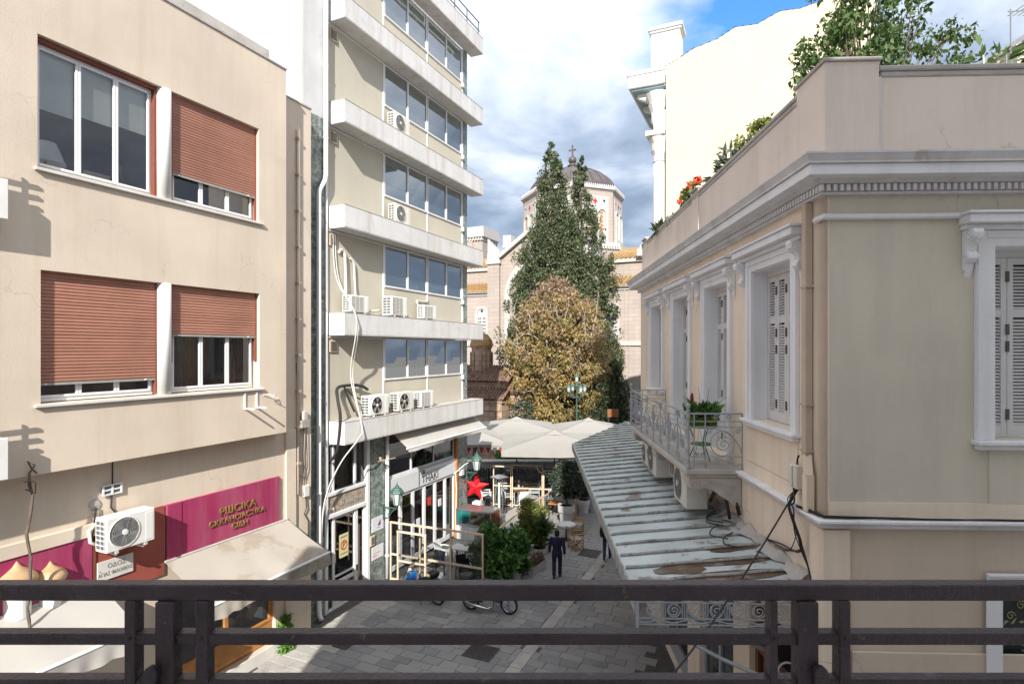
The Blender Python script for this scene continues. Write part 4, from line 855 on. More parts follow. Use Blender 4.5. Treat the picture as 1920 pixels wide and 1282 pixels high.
m = MB(); m.box(0, .032, -.012, .3, 6.32, 10.48); m.box(0, .05, -.012, -.001, 6.32, 10.48); m.obj('corner_strip', 'cream_wall', RB)
m = MB(); m.box(-.05, .30, -.05, .32, 0, 6.17); m.obj('corner_pier', 'cream_wall', RB, bev=.01)
m = MB(); m.box(.33, WID, -.03, .001, 0, 4.60); m.obj('plinth_course', 'lower_wall_tan', RB, bev=.012)
def ell(name, z0, z1, p, mat, bev=0.0, pf=None, side=True, extra=0.0):
    pf = p if pf is None else pf; m = MB()
    m.add([(-p,-pf,z0),(WID,-pf,z0),(WID,0,z0),(0,0,z0),(0,LEN+extra,z0),(-p,LEN+extra,z0),(-p,-pf,z1),(WID,-pf,z1),(WID,0,z1),(0,0,z1),(0,LEN+extra,z1),(-p,LEN+extra,z1)],
          [(0,1,2,3),(0,3,4,5),(6,9,8,7),(6,11,10,9),(0,6,7,1),(1,7,8,2),(2,8,9,3),(3,9,10,4),(4,10,11,5),(5,11,6,0)])
    return m.obj(name, mat, RB, bev=bev)
def ell_slope(name, z0, p0, z1, p1, mat, extra=0.0):
    m = MB(); m.add([(-p0,-p0,z0),(WID,-p0,z0),(-p0,LEN+extra,z0),(-p1,-p1,z1),(WID,-p1,z1),(-p1,LEN+extra,z1)], [(0,1,4,3),(2,0,3,5)]); return m.obj(name, mat, RB)
ell('cornice_cap', 10.905, 10.93, .44, 'cornice_grey', extra=.4)
ell_slope('cornice_crown', 10.825, .39, 10.905, .435, 'cornice_grey', .4)
ell('cornice_fillet', 10.80, 10.825, .395, 'cornice_grey', extra=.4)
ell('cornice_fascia', 10.665, 10.797, .365, 'trim_white', .006, extra=.36)
ell_slope('cornice_cove', 10.62, .13, 10.664, .20, 'cornice_grey', .2)
ell('dentil_band', 10.525, 10.62, .055, 'cornice_grey', extra=.05)
ell('cornice_bed', 10.488, 10.522, .10, 'cornice_grey', .01, extra=.1)
m = MB(); m.box(-.022, .022, -.06, 0, -.04, .04); med = m.mesh('dentil', 'trim_white')
pit = .083
for k in range(46): link('dentil', med, RB, T(-.09+pit*k, -.0555, 10.573))
for k in range(60): link('dentil', med, RB, Matrix.Translation((-.0555, -.09+pit*(k+1), 10.573)) @ SW(0))
m = MB()
for k in range(60, 154): y = -.09+pit*(k+1); m.box(-.1155, -.0555, y-.022, y+.022, 10.533, 10.613)
m.obj('dentils', 'trim_white', RB, stuff=True)
m = MB(); m.box(-.075, WID, -.075, -.003, 10.175, 10.25); m.box(-.075, -.003, 0, .2, 10.175, 10.25); m.obj('string_course', 'trim_white', RB, bev=.022)
ell('belt_course', 6.20, 6.27, .10, 'cornice_grey', .012); ell('belt_cap', 6.272, 6.318, .15, 'trim_white', .01)
m = MB(); m.box(0.04, WID, -.02, -.001, 6.32, 6.52); m.box(-.018, -.001, .3, 2.7, 6.32, 6.55); m.obj('base_band', 'cream_wall', RB)
m = MB(); m.box(2.06, 3.66, -.016, -.001, 6.523, 7.22); m.obj('apron_panel', 'greige_wall', RB)
m = MB(); m.box(-.02, -.001, 1.68-.95, 1.68+.95, 6.56, 7.18); m.obj('apron_panel', 'cream_wall', RB)
# parapet
m = MB(); m.box(.06, WID, .05, .34, 10.933, 12.04); m.box(.05, .34, .34, LEN, 10.933, 12.04); m.obj('parapet', 'parapet_plaster', RB)
m = MB(); m.box(.73, WID, .035, .36, 12.043, 12.12); m.box(.7, WID, .015, .38, 12.122, 12.19); m.box(.03, .36, .82, LEN, 12.043, 12.12); m.box(.012, .38, .82, LEN, 12.122, 12.19); m.obj('parapet_coping', 'coping_grey', RB, bev=.015)
for y0, y1, x1 in ((.0, .80, .69), (5.8, 6.35, .45), (LEN-.9, LEN-.3, .45)):
    m = MB(); m.box(.0 if y0 == 0 else .03, x1, y0, y1, 10.932, 12.235); P = m.obj('parapet_pillar', 'parapet_plaster', RB, bev=.006); m = MB(); m.box(-.03, x1+.03, y0-.03, y1+.03, 12.238, 12.285); m.obj('pillar_cap', 'coping_grey', P, bev=.01)
m = MB(); m.box(.693, .73, .02, .049, 10.94, 12.04); m.obj('parapet_fillet', 'cornice_grey', RB)
# windows
def console(parent, mx, s=1.0):
    poly = [(0, 0), (-.20, 0), (-.215, -.05), (-.20, -.11), (-.15, -.15), (-.10, -.20), (-.085, -.27), (-.12, -.31), (-.125, -.36), (-.09, -.40), (-.04, -.42), (-.02, -.50), (0, -.52)]
    m = MB(); m.prism([(a*s, b*s) for a, b in poly], -.065*s, .065*s, 'x'); o = m.obj('console', 'trim_white', parent, mx, bev=.008)
    m = MB()
    for sx in (-1, 1):
        for c, r in (((-.135, -.075), .075), ((-.075, -.345), .05)):
            pts = [(sx*.068*s, (c[0]+r*(1-t/14)*math.cos(t*.75))*s, (c[1]+r*(1-t/14)*math.sin(t*.75))*s) for t in range(15)]; m.path(pts, .009*s, 5)
    for k in range(6): m.ball((0, (-.212+.018*abs(k-1.5))*s if k < 4 else -.10*s, (-.03-.045*k)*s), .014*s, 6, 4)
    m.prism([(-.03*s, -.5*s), (0, -.6*s), (0, -.5*s)], -.04*s, .04*s, 'x'); m.obj('scroll', 'trim_white', o, stuff=True)
PIT = .044
def slatm(w):
    m = MB(); m.add([(-w/2, -.016, -.006), (w/2, -.016, -.006), (w/2, .012, .020), (-w/2, .012, .020), (-w/2, -.016, .002), (w/2, -.016, .002), (w/2, .012, .028), (-w/2, .012, .028)], [(0,1,5,4),(4,5,6,7),(0,3,2,1),(2,3,7,6)]); return m
def classical_window(mx, zs, zt, full, detail, nleaf=4, hinge=True):
    F = MB(mx)
    for sx in (-1, 1):
        F.box(sx*(HW+.12)-.12, sx*(HW+.12)+.12, -.035, -.002, zs if not full else zs-.02, zt+.20); F.box(sx*(HW+.17)-.055, sx*(HW+.17)+.055, -.055, -.0352, zs, zt+.2)
    F.box(-HW, HW, -.035, -.002, zt+.003, zt+.2); F.box(-HW-.11, HW+.11, -.055, -.0353, zt+.11, zt+.198)
    W = F.obj('window_surround', 'trim_white', RB)
    H = MB(mx); H.box(-HW-.42, HW+.42, -.10, -.002, zt+.205, zt+.27); H.box(-HW-.44, HW+.44, -.22, -.002, zt+.273, zt+.38); H.box(-HW-.47, HW+.47, -.25, -.002, zt+.383, zt+.42); H.obj('window_hood', 'trim_white', W, bev=.008)
    for sx in (-1, 1): console(W, mx @ T(sx*(HW+.33), -.002, zt+.20))
    if not full: S = MB(mx); S.box(-HW-.28, HW+.28, -.14, .28, zs-.06, zs-.004); S.box(-HW-.24, HW+.24, -.10, -.002, zs-.12, zs-.063); S.obj('window_sill', 'trim_white', W, bev=.01)
    y = .27
    m = MB(mx); m.box(-HW, -HW+.012, -.004, .24, zs, zt); m.box(HW-.012, HW, -.004, .24, zs, zt); m.box(-HW+.012, HW-.012, -.004, .24, zt-.012, zt); m.obj('reveal', 'trim_white', W)
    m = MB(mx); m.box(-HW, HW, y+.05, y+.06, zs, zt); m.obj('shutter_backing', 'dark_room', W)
    m = MB(mx); m.box(-HW, HW, y-.04, y+.04, zt-.10, zt-.003); m.obj('shutter_head', 'shutter_grey', W)
    lw = 2*HW/nleaf; zt2 = zt-.105; secs = [(zs+.12, zs+.62 if full else None), None]
    cuts = [(zt2-.68, zt2-.09)]
    if full: cuts += [(zs+1.08, zt2-.79), (zs+.14, zs+.98)]
    else: cuts += [(zs+.16, zt2-.79)]
    for k in range(nleaf):
        a, b = -HW+lw*k+.004, -HW+lw*(k+1)-.004; st = .075
        L = MB(mx); L.box(a, a+st, y-.025, y+.02, zs+.01, zt2); L.box(b-st, b, y-.025, y+.02, zs+.01, zt2)
        zz = [zs+.01]; 
        for c0, c1 in sorted(cuts): zz += [c0, c1]
        zz.append(zt2)
        for q in range(0, len(zz), 2): L.box(a+st, b-st, y-.022, y+.018, zz[q], zz[q+1])
        leaf = L.obj('shutter', 'shutter_grey', RB)
        sm = slatm(b-a-2*st)
        if detail and k < detail:
            me = sm.mesh('slat', 'shutter_grey')
            for c0, c1 in cuts:
                z = c0+.01
                while z < c1-.02: link('slat', me, leaf, mx @ T((a+b)/2, y, z)); z += PIT
        else:
            A = MB(mx)
            for c0, c1 in cuts:
                z = c0+.01
                while z < c1-.02: A.add([(p[0]+(a+b)/2, p[1]+y, p[2]+z) for p in sm.v], sm.f); z += PIT
            A.obj('slats', 'shutter_grey', leaf, stuff=True)
        if hinge and k < nleaf-1:
            for z in (zs+.3, zs+1.2, zt2-.95, zt2-.25):
                m = MB(mx); m.box(b-.016, b+.024, y-.042, y-.0255, z-.07, z+.07); m.obj('hinge', 'hinge_dark', leaf)
for k, yc in enumerate(WY): classical_window(SW(yc), 7.30 if k in (0, 3) else 6.36, 9.83, k in (1, 2), 3 if k == 0 else 0)
classical_window(T(2.86, 0, 0), 7.34, 9.82, False, 2)
# downpipe at the corner, cable box, cables
t = thing('downpipe', 'square beige rainwater pipe down the corner of the villa', 'drainpipe', FR @ T(-.06, .36, 0))
m = MB(); m.box(-.05, .05, -.06, .06, 7.05, 10.48); m.obj('pipe', 'pipe_beige', t, bev=.008)
m = MB(); m.bar((0, 0, 7.06), (-.03, -.10, 6.80), .10, .12); m.bar((-.03, -.10, 6.82), (-.03, -.10, 6.33), .10, .12); m.obj('swan_neck', 'cream_wall', t)
for z in (9.35, 7.75, 7.12): m = MB(); m.box(-.06, .06, -.085, .085, z-.012, z+.012); m.obj('pipe_clip', 'pipe_beige', t)
t = thing('cable_box', 'grey green telephone cable box on the corner of the villa beneath the sill', 'cable box', FR @ T(-.003, .62, 6.55) @ SW(0))
m = MB(); m.box(-.10, .10, -.13, 0, 0, .33); m.obj('housing', 'ac_cream', t, bev=.012); m = MB(); m.box(-.10, .0, -.15, -.131, .02, .31); m.obj('lid', 'ac_cream', t, bev=.006); m = MB(); m.path([(0, -.07, .33), (.03, -.08, .40), (-.02, -.05, .42), (.03, -.06, .46)], .014, 5); m.obj('cable_stub', 'cable_black', t)
rr = random.Random(12)
def wob(pts, a, n=6):
    out = []
    for i in range(len(pts)-1):
        for k in range(n): out.append(tuple(pts[i][j]+(pts[i+1][j]-pts[i][j])*k/n+rr.uniform(-a, a) for j in range(3)))
    return out+[tuple(pts[-1])]
for k in range(6):
    P = [(-.08+rr.uniform(-.03, .03), .62+rr.uniform(-.06, .06), 6.55), (-.17, .6+rr.uniform(-.12, .12), 6.38), (-.22, .5+rr.uniform(-.15, .15), 6.30), (-.19, .45, 6.1+rr.uniform(-.1, .1)), (-.1, .5+rr.uniform(-.1, .1), 5.8+rr.uniform(-.1, .1))]
    if k % 2: P += [(-.04, .9+rr.uniform(0, .5), 5.55), (-.04, 1.2+rr.uniform(0, .6), 5.45)]
    else: P += [(-.06, .3, 5.5), (-.08, .22, 5.32)]
    m = MB(); m.path(smooth(P, 8), .007+.003*(k % 3), 5); tag(m.obj('tangled_cable', 'cable_black', None, FR, smooth=True), 'loose black cable in the tangle below the cable box', 'cable', 'cables tangled below the cable box')
for k in range(3):
    m = MB(); m.path(wob([(-.16, .45, 6.335+.012*k), (-.05, -.08, 6.34+.012*k), (1.5, -.10, 6.335), (4, -.09-.01*k, 6.34), (8, -.09, 6.34)], .006, 5), .011, 5); tag(m.obj('wall_cable', 'cable_black', None, FR, smooth=True), ['lowest', 'middle', 'topmost'][k]+' of three black cables lying along the belt course of the villa front', 'cable', 'cables lying on the belt course')
P0 = FR @ Vector((-.1, .62, 6.5)); P1 = Vector((.55, 5.9, 3.9)); pts = [P0.lerp(P1, i/20)-Vector((0, 0, .28*math.sin(math.pi*i/20))) for i in range(21)]
m = MB(); m.path(pts, .013, 6); tag(m.obj('overhead_cable', 'cable_black', None, smooth=True), 'single dark cable slung from the cable box down across the metal roof', 'cable')
# ------------------------------------------------------------------ balcony of the villa
BY0, BY1, BX = 2.86, 8.95, -1.03
m = MB(); m.box(BX, -.003, BY0, BY1, 6.24, 6.335); m.obj('balcony_slab', 'stone_console', RB, bev=.012); m = MB(); m.box(BX+.06, -.003, BY0+.06, BY1-.06, 6.17, 6.237); m.obj('balcony_moulding', 'stone_console', RB, bev=.015)
for y in (3.12, 5.9, 8.66):
    poly = [(-.002, -.004), (-.95, -.004), (-.98, -.08), (-.93, -.20), (-.80, -.24), (-.66, -.20), (-.52, -.24), (-.36, -.36), (-.22, -.44), (-.14, -.52), (-.04, -.55), (-.002, -.50)]
    m = MB(Matrix.Translation((0, y, 6.17))); m.prism([(p[0], p[1]) for p in poly], -.17, .17, 'y'); c = m.obj('balcony_console', 'stone_console', RB, bev=.015)
    m = MB(Matrix.Translation((0, y, 6.17)))
    for sy in (-.175, .175):
        m.path([(p[0], sy, p[1]) for p in [(a, b) for a, _, b in spiral((-.86, -.12), .11, .02, 2.2, -1.6, 22)]], .014, 5); m.path([(p[0], sy, p[2]) for p in spiral((-.1, -.44), .09, .02, 1.2, 1.5, 18)], .012, 5)
        m.path([(-.75, sy, -.18), (-.6, sy, -.10), (-.45, sy, -.16), (-.3, sy, -.26), (-.2, sy, -.34)], .014, 5)
        for q in range(5): m.path([(-.62+.1*q, sy, -.10-.05*q), (-.58+.1*q, sy, -.06-.02*q), (-.52+.1*q, sy, -.08-.03*q)], .010, 5)
    m.obj('carving', 'stone_console', c, stuff=True)
rail = thing('balcony_railing', 'grey wrought iron scrollwork railing around the villa balcony', 'railing', FR @ T(0, 0, 6.335))
RX_ = BX+.05; ya, yb = BY0+.05, BY1-.05
post = MB(); post.lathe([(.045, 0), (.05, .03), (.032, .06), (.032, .12), (.042, .14), (.032, .17), (.028, .34), (.038, .36), (.028, .38), (.03, .60), (.026, .72), (.038, .74), (.028, .78), (.03, .92), (.045, .95), (.03, .98), (.03, 1.03), (.048, 1.05), (.02, 1.08), (.034, 1.10), (.048, 1.14), (.034, 1.18), (0, 1.195)], (0, 0, 0), 12); mep = post.mesh('corner_post', 'iron_grey', True)
for y in (ya, yb): link('corner_post', mep, rail, T(RX_, y, 0))
for h, s_ in ((1.0, .035), (.86, .02), (.76, .02), (.22, .02), (.07, .02)):
    m = MB(); m.bar((RX_, ya, h), (RX_, yb, h), s_, s_*.8); m.obj('rail', 'iron_grey', rail)
    for y in (ya, yb): m = MB(); m.bar((RX_, y, h), (-.01, y, h), s_, s_*.8); m.obj('rail', 'iron_grey', rail)
def ribbon(name, pts, r=.009): m = MB(); m.path(pts, r, 5); return m.mesh(name, 'iron_grey', True)
def XZ(p, f): return [f(a, c) for a, _, c in p]
sc_big = ribbon('scroll', [(0, a, c) for a, _, c in spiral((0, 0), .17, .015, -.6, 2.2, 34)], .010)
sc_sml = ribbon('scroll', [(0, a, c) for a, _, c in spiral((0, 0), .065, .008, -.8, 1.6, 18)], .009)
arc = ribbon('scroll_arm', [(0, .30*math.cos(t), .42*math.sin(t)) for t in np.linspace(.1, 1.75, 14)], .011)
spear = ribbon('scroll_arm', [(0, -.04, -.5), (0, -.03, -.2), (0, 0, .0), (0, .03, -.2), (0, .04, -.5)], .010)
FY_ = Matrix.Scale(-1, 4, (0, 1, 0))
n = 4; w = (yb-ya)/n
for k in range(n):
    yc = ya+w*(k+.5)
    for e in (-1, 1):
        S = FY_ if e < 0 else I4
        link('scroll', sc_big, rail, T(RX_, yc+e*.30, .42) @ S); link('scroll_arm', arc, rail, T(RX_, yc+e*.02, .30) @ S); link('scroll_arm', arc, rail, T(RX_, yc+e*.40, .26) @ S)
        for zz in (.66, .55, .31): link('scroll', sc_sml, rail, T(RX_, yc+e*(w/2-.13), zz) @ S)
        link('scroll', sc_sml, rail, T(RX_, yc+e*.075, .92) @ S); link('scroll', sc_sml, rail, T(RX_, yc+e*.075, .14) @ S)
        m = MB(); m.bar((RX_, yc+e*(w/2-.035), 0), (RX_, yc+e*(w/2-.035), .86), .02, .02); m.obj('baluster', 'iron_grey', rail)
    m = MB(); m.bar((RX_, yc, .05), (RX_, yc, .98), .02, .02); m.obj('baluster', 'iron_grey', rail)
    link('scroll_arm', spear, rail, T(RX_, yc, .74))
for y in (ya, yb):
    f = lambda a, c: (RX_+a, y, c)
    for xx in (.11, .31, .97): m = MB(); m.bar(f(xx, 0), f(xx, 1.0), .02, .02); m.obj('baluster', 'iron_grey', rail)
    def add(pts, r=.009): m = MB(); m.path(pts, r, 5); m.obj('scroll', 'iron_grey', rail, smooth=True)
    add([f(.62+.215*math.cos(t), .46+.225*math.sin(t)) for t in np.linspace(0, 6.2832, 30)]); add(XZ(spiral((.64, .44), .15, .01, 1.0, 1.9, 26), f)); add([f(.36+.60*math.sin(t), .22+.52*math.cos(t)) for t in np.linspace(-.05, 1.45, 14)])
    for c in ((.50, .93), (.74, .93), (.52, .145), (.74, .145), (.90, .68), (.39, .68), (.17, .26), (.25, .26)): add(XZ(spiral(c, .055 if c[1] > .5 or c[1] < .2 else .03, .008, .4, 1.5, 16), f))
    add([f(.13, .26), f(.21, .74), f(.29, .26)])
t = thing('bistro_table', 'small round green metal table on the villa balcony', 'table', FR @ T(-.60, 3.42, 6.335))
m = MB(); m.lathe([(0, .70), (.30, .70), (.31, .715), (.30, .73), (0, .73)], (0, 0, 0), 28); m.obj('table_top', 'green_paint', t)
m = MB(); m.lathe([(0, .36), (.19, .36), (.19, .385), (0, .385)], (0, 0, 0), 24); m.obj('lower_shelf', 'green_paint', t)
for k in range(3): a = k*2.094+.6; m = MB(); m.path([(.22*math.cos(a), .22*math.sin(a), .70), (.12*math.cos(a), .12*math.sin(a), .45), (.13*math.cos(a), .13*math.sin(a), .30), (.26*math.cos(a), .26*math.sin(a), 0)], .011, 6); m.obj('leg', 'green_paint', t, smooth=True)
t = thing('planter', 'olive green planter box with dark rosettes and one red spike on the balcony table', 'planter', FR @ T(-.60, 3.42, 7.068))
m = MB(); m.add([(-.24,-.12,0),(.24,-.12,0),(.24,.12,0),(-.24,.12,0),(-.28,-.15,.17),(.28,-.15,.17),(.28,.15,.17),(-.28,.15,.17)], [(0,3,2,1),(0,1,5,4),(1,2,6,5),(2,3,7,6),(3,0,4,7)]); m.obj('box', 'planter_green', t); m = MB(); m.box(-.27, .27, -.14, .14, .13, .15); m.obj('soil', 'soil', t)
rng = np.random.default_rng(21); cs = [(rng.uniform(-.24, .24), rng.uniform(-.1, .1), .22+rng.uniform(-.03, .06)) for _ in range(16)]
leaves('leaf', clumps(rng, cs, [.10]*16, [34]*16), .085, 'leaf_ficus', t, 3, 2.2, -.8); leaves('dark_leaf', clumps(rng, [(c[0]*1.1, c[1], c[2]-.06) for c in cs], [.09]*16, [24]*16), .075, 'leaf_laurel', t, 4, 2.0, .4)
m = MB(); m.lathe([(.012, 0), (.03, .03), (.035, .1), (.02, .17), (0, .19)], (-.17, 0, .42), 8); m.obj('flower_spike', 'bunting_red', t); m = MB(); m.path([(-.16, 0, .15), (-.17, 0, .43)], .008, 5); m.obj('flower_stem', 'stem_green', t)
for k, (a, b) in enumerate((((-.1, 0, .2), (-.36, -.05, .55)), ((-.02, 0, .2), (-.05, 0, .72)), ((.06, 0, .2), (.16, .03, .70)), ((.14, 0, .2), (.42, -.02, .52)))): m = MB(); m.path([a, tuple((a[i]+b[i])/2+(.02 if i == 0 else 0) for i in range(3)), b], [.006, .005, .003], 5); m.obj('bare_twig', 'bark', t)
# air conditioners below the balcony
ac_unit(FR @ T(-.42, 4.05, 5.36) @ SW(0), 'large cream air conditioner facing the street under the near end of the balcony', 'round', .95, .80, .42, 'ac_cream')
ac_unit(FR @ T(-.42, 6.75, 5.36) @ SW(0), 'cream air conditioner half hidden under the middle of the balcony', 'round', .90, .80, .42, 'ac_cream')
ac_unit(FR @ T(-.42, 7.95, 5.36) @ SW(0), 'farthest cream air conditioner under the balcony of the villa', 'round', .80, .62, .36, 'ac_cream')
for k, P in enumerate(([(-.3, 3.5, 5.75), (-.25, 3.2, 5.95), (-.12, 3.05, 5.9), (-.06, 2.9, 5.5)], [(-.4, 3.52, 5.6), (-.38, 3.25, 5.9), (-.25, 3.1, 5.85), (-.2, 3.0, 5.4)], [(-.8, 7.2, 6.1), (-.95, 6.9, 5.9), (-.9, 6.7, 5.5)], [(-.5, 6.2, 5.9), (-.6, 5.9, 5.6), (-.4, 5.6, 5.5), (-.3, 5.2, 5.5)])):
    m = MB(); m.path(P, [.035, .03, .022, .02][k], 8); tag(m.obj('refrigerant_pipe', 'cable_black' if k < 2 else 'cable_white', None, FR, smooth=True), ['thick black pipe curling behind the large cream air conditioner', 'second black pipe beside the large cream air conditioner', 'pale hose hanging from the balcony onto the metal roof', 'pale pipe lying on the metal roof under the balcony'][k], 'pipe')
# ------------------------------------------------------------------ metal canopy over the pavement
cp = thing('metal_canopy', 'long weathered grey zinc canopy with raised seams over the pavement by the villa', 'canopy', FR)
XO, ZO, ZI, CY0, CY1, CY2 = -2.37, 5.08, 5.30, .30, 13.1, 18.0
def cz_(x): return ZI+(ZI-ZO)*x/(-XO)
def xo(y): return XO if y <= CY1 else XO+(y-CY1)/(CY2-CY1)*(.4-XO)
def xi(y): return 0.0 if y <= LEN else .4
ys = [CY0+.54*k for k in range(33)]
for k in range(32):
    a, b = ys[k], ys[k+1]
    m = MB(); ny = 2
    m.grid(lambda u, v: ((lambda y: (xo(y)+(xi(y)-.004-xo(y))*u, y, cz_(xo(y)+(xi(y)-xo(y))*u)-.012*math.sin(math.pi*v)*(.4+.6*math.sin(5*u+k)**2)))(a+.012+(b-a-.024)*v)), 10, 4)
    m.obj('roof_sheet', 'canopy_zinc', cp)
for k in range(33):
    y = ys[k]; x0 = xo(y)+.02; x1 = xi(y)-.15
    m = MB(); m.path([(x0+(x1-x0)*i/8, y+.006*math.sin(i*2.1+k), cz_(x0+(x1-x0)*i/8)+.026+.006*math.sin(i*1.7+k)) for i in range(9)], .025, 6); m.bar((x0, y, cz_(x0)), (x1, y, cz_(x1)), .016, .05); m.obj('seam', 'canopy_edge', cp)
m = MB(); m.box(XO-.03, XO, CY0, CY1, ZO-.20, ZO+.012); m.obj('eave_board', 'canopy_edge', cp, bev=.005)
m = MB(); m.bar((XO-.01, CY1+.02, ZO-.09), (.39, CY2, ZI-.08), .03, .2); m.obj('eave_board', 'canopy_edge', cp)
for k in range(4):
    y = [.85, 1.38, 1.92, 1.2][k]; rg = random.Random(k); cx_ = [-.9, -.75, -.55, -1.55][k]; w_ = [.9, .75, .5, .4][k]
    poly = [(cx_+w_*math.cos(a)*(1+.25*rg.uniform(-1, 1)), y-.27+.17*math.sin(a)*(1+.2*rg.uniform(-1, 1))+.27) for a in np.linspace(0, 6.0, 18)]
    poly = [(x, min(max(yy, y-.19), y+.19)) for x, yy in poly]
    m = MB(); m.add([(x, yy, cz_(x)+.006) for x, yy in poly], [tuple(range(len(poly)))]); m.obj('puddle', 'canopy_wet', cp)
m = MB(); m.grid(lambda u, v: (-.015-.14*v*(1+.5*math.sin(61*u)+.3*math.sin(143*u)), .4+9*u, ZI+.13-.115*v+.03*math.sin(87*u)*(1-v)+.012*math.sin(210*u+5*v)), 220, 5); m.obj('mortar_flashing', 'coping_grey', cp, smooth=True)
for k, (x, y) in enumerate(((-.35, 2.9), (-.3, 3.05), (-.5, 2.2), (-.42, 1.75))): m = MB(); m.path(smooth([(x, y, cz_(x)+.05), (x-.22, y+.2, cz_(x)+.04), (x-.12, y+.5, cz_(x)+.05), (x+.1, y+.75, cz_(x)+.06)]), .011, 5); tag(m.obj('roof_cable', 'cable_black', None, FR, smooth=True), ['short dark cable curled beneath the near balcony console on the metal roof', 'second short dark cable curled beside the near balcony console', 'short dark cable on the metal roof between balcony and puddles', 'short dark cable nearest the puddles on the metal roof'][k], 'cable', 'cables lying on the metal roof')
# iron frieze at the near end
fr = thing('iron_frieze', 'grey iron frieze of rings and scrolls hanging at the near end of the metal canopy', 'iron frieze', FR @ T(0, CY0-.02, 0))
zt_, zb_ = 5.06, 4.84
for z in (zt_, zb_, 4.76): m = MB(); m.bar((XO, 0, z), (-.02, 0, z), .018, .018); m.obj('rail', 'iron_grey', fr)
cir = MB(); cir.path([(.088*math.cos(t), 0, .088*math.sin(t)) for t in np.linspace(0, 6.283, 22)], .009, 5); mc = cir.mesh('ring', 'iron_grey', True); sp = MB(); sp.path(spiral((0, 0), .078, .01, 2.4, 1.5, 20), .009, 5); ms = sp.mesh('scroll', 'iron_grey', True)
vb = MB(); vb.bar((0, 0, -.10), (0, 0, .10), .011, .011); mv = vb.mesh('bar', 'iron_grey')
for k in range(8):
    x = -2.16+.285*k; link('ring', mc, fr, T(x, 0, 4.95)); link('scroll', ms, fr, T(x, 0, 4.95))
    for q in (-.03, 0, .03): link('bar', mv, fr, T(x+.142+q, 0, 4.95))
for z, s_ in ((5.09, 1), (4.80, -1)): m = MB(); m.path([(XO+2.33*i/40, 0, z+.02*s_*math.sin(i*.95)) for i in range(41)], .009, 5); m.obj('wave_bar', 'iron_grey', fr)
for x in (XO, -.02): m = MB(); m.bar((x, 0, 4.55 if x < -1 else 4.75), (x, 0, 5.1), .04, .03); m.obj('end_bar', 'iron_grey', fr)
for sx, y in ((0, 0.1), (1, 1.2)): m = MB(); m.path([(-.02, y, 3.75), (-1.2, y, 4.25), (XO+.1, y, 4.80)], .028, 6); m.path([(-.02+(-.3)+.12*math.cos(a), y, 4.1+.12*math.sin(a)) for a in np.linspace(0, 6.2, 16)], .014, 5); m.obj('bracket', 'iron_grey', fr)
# shops under the canopy
for a, b in ((.75, 2.6), (3.4, 5.6), (6.6, 9.6)):
    c = (a+b)/2; o = MB(SW(c)); w = (b-a)/2
    o.box(-w, -w+.12, .1, .2, .06, 4.29); o.box(w-.12, w, .1, .2, .06, 4.29); o.box(-w+.12, w-.12, .1, .2, 3.3, 3.45); o.box(-w+.12, w-.12, .1, .2, .06, .5); o.box(-w+.12, w-.12, .1, .2, 4.15, 4.29); o.box(-.06, .06, .1, .2, .5, 3.3)
    W = o.obj('shop_window', 'wood_brown' if a < 3 else 'iron_grey', RB, bev=.006)
    for p, q in ((-w+.12, -.06), (.06, w-.12)): g_ = MB(SW(c)); g_.quad((p, .15, .5), (q, .15, .5), (q, .15, 3.3), (p, .15, 3.3)); g_.obj('pane', 'glass_shop', W)
    g_ = MB(SW(c)); g_.quad((-w, 1.4, .06), (w, 1.4, .06), (w, 1.4, 4.3), (-w, 1.4, 4.3)); g_.obj('shop_interior', 'dark_room', RB)
m = MB(); m.box(-.06, 0.0, .32, .74, 0, 4.3); m.obj('shop_pier', 'cream_wall', RB, bev=.01)
# street door in the front
m = MB(); m.box(2.0, 2.2, -.06, -.034, 0, 5.60); m.box(2.2, 4.6, -.06, -.034, 5.42, 5.60); m.box(2.0, 4.6, -.09, -.034, 5.603, 5.64); m.obj('door_surround', 'trim_white', RB, bev=.006)
t = thing('shop_sign', 'dark green shop sign with pale floral pattern and SKI lettering in the villa doorway', 'shop sign', FR @ T(3.1, .08, 4.45))
m = MB(); m.box(-.88, 1.2, 0, .05, 0, .96); m.obj('board', 'sign_green_black', t); text('SKI', .22, .003, 'sign_gold', t, Matrix.Translation((-.42, -.004, .20)) @ RX90)
m = MB()
for k in range(6): m.path(spiral((-.70+.13*k, .60+.14*(k % 2)), .06, .012, k*.9, 1.3, 12, -.006), .008, 4)
for k in range(9): m.prism([(-.80+.1*k, .46+.03*(k % 3)), (-.76+.1*k, .50), (-.72+.1*k, .53+.05*(k % 2)), (-.77+.1*k, .54)], -.006, -.001, 'y')
m.obj('floral_pattern', 'sign_gold', t, stuff=True)
m = MB(); m.box(2.2, 4.4, .1, .2, 4.36, 4.44); m.box(2.2, 4.4, .08, .2, 4.24, 4.33); m.box(2.2, 4.4, .1, .2, 4.08, 4.22); m.box(2.2, 2.3, .1, .2, .05, 4.08); m.obj('door_frame', 'iron_grey', RB, bev=.008); m = MB(); m.quad((2.3, .16, .05), (4.4, .16, .05), (4.4, .16, 4.08), (2.3, .16, 4.08)); m.obj('pane', 'glass_shop', RB); m = MB(); m.box(2.2, 4.4, .9, .95, 0, 5.4); m.obj('shop_interior', 'room_wall', RB)
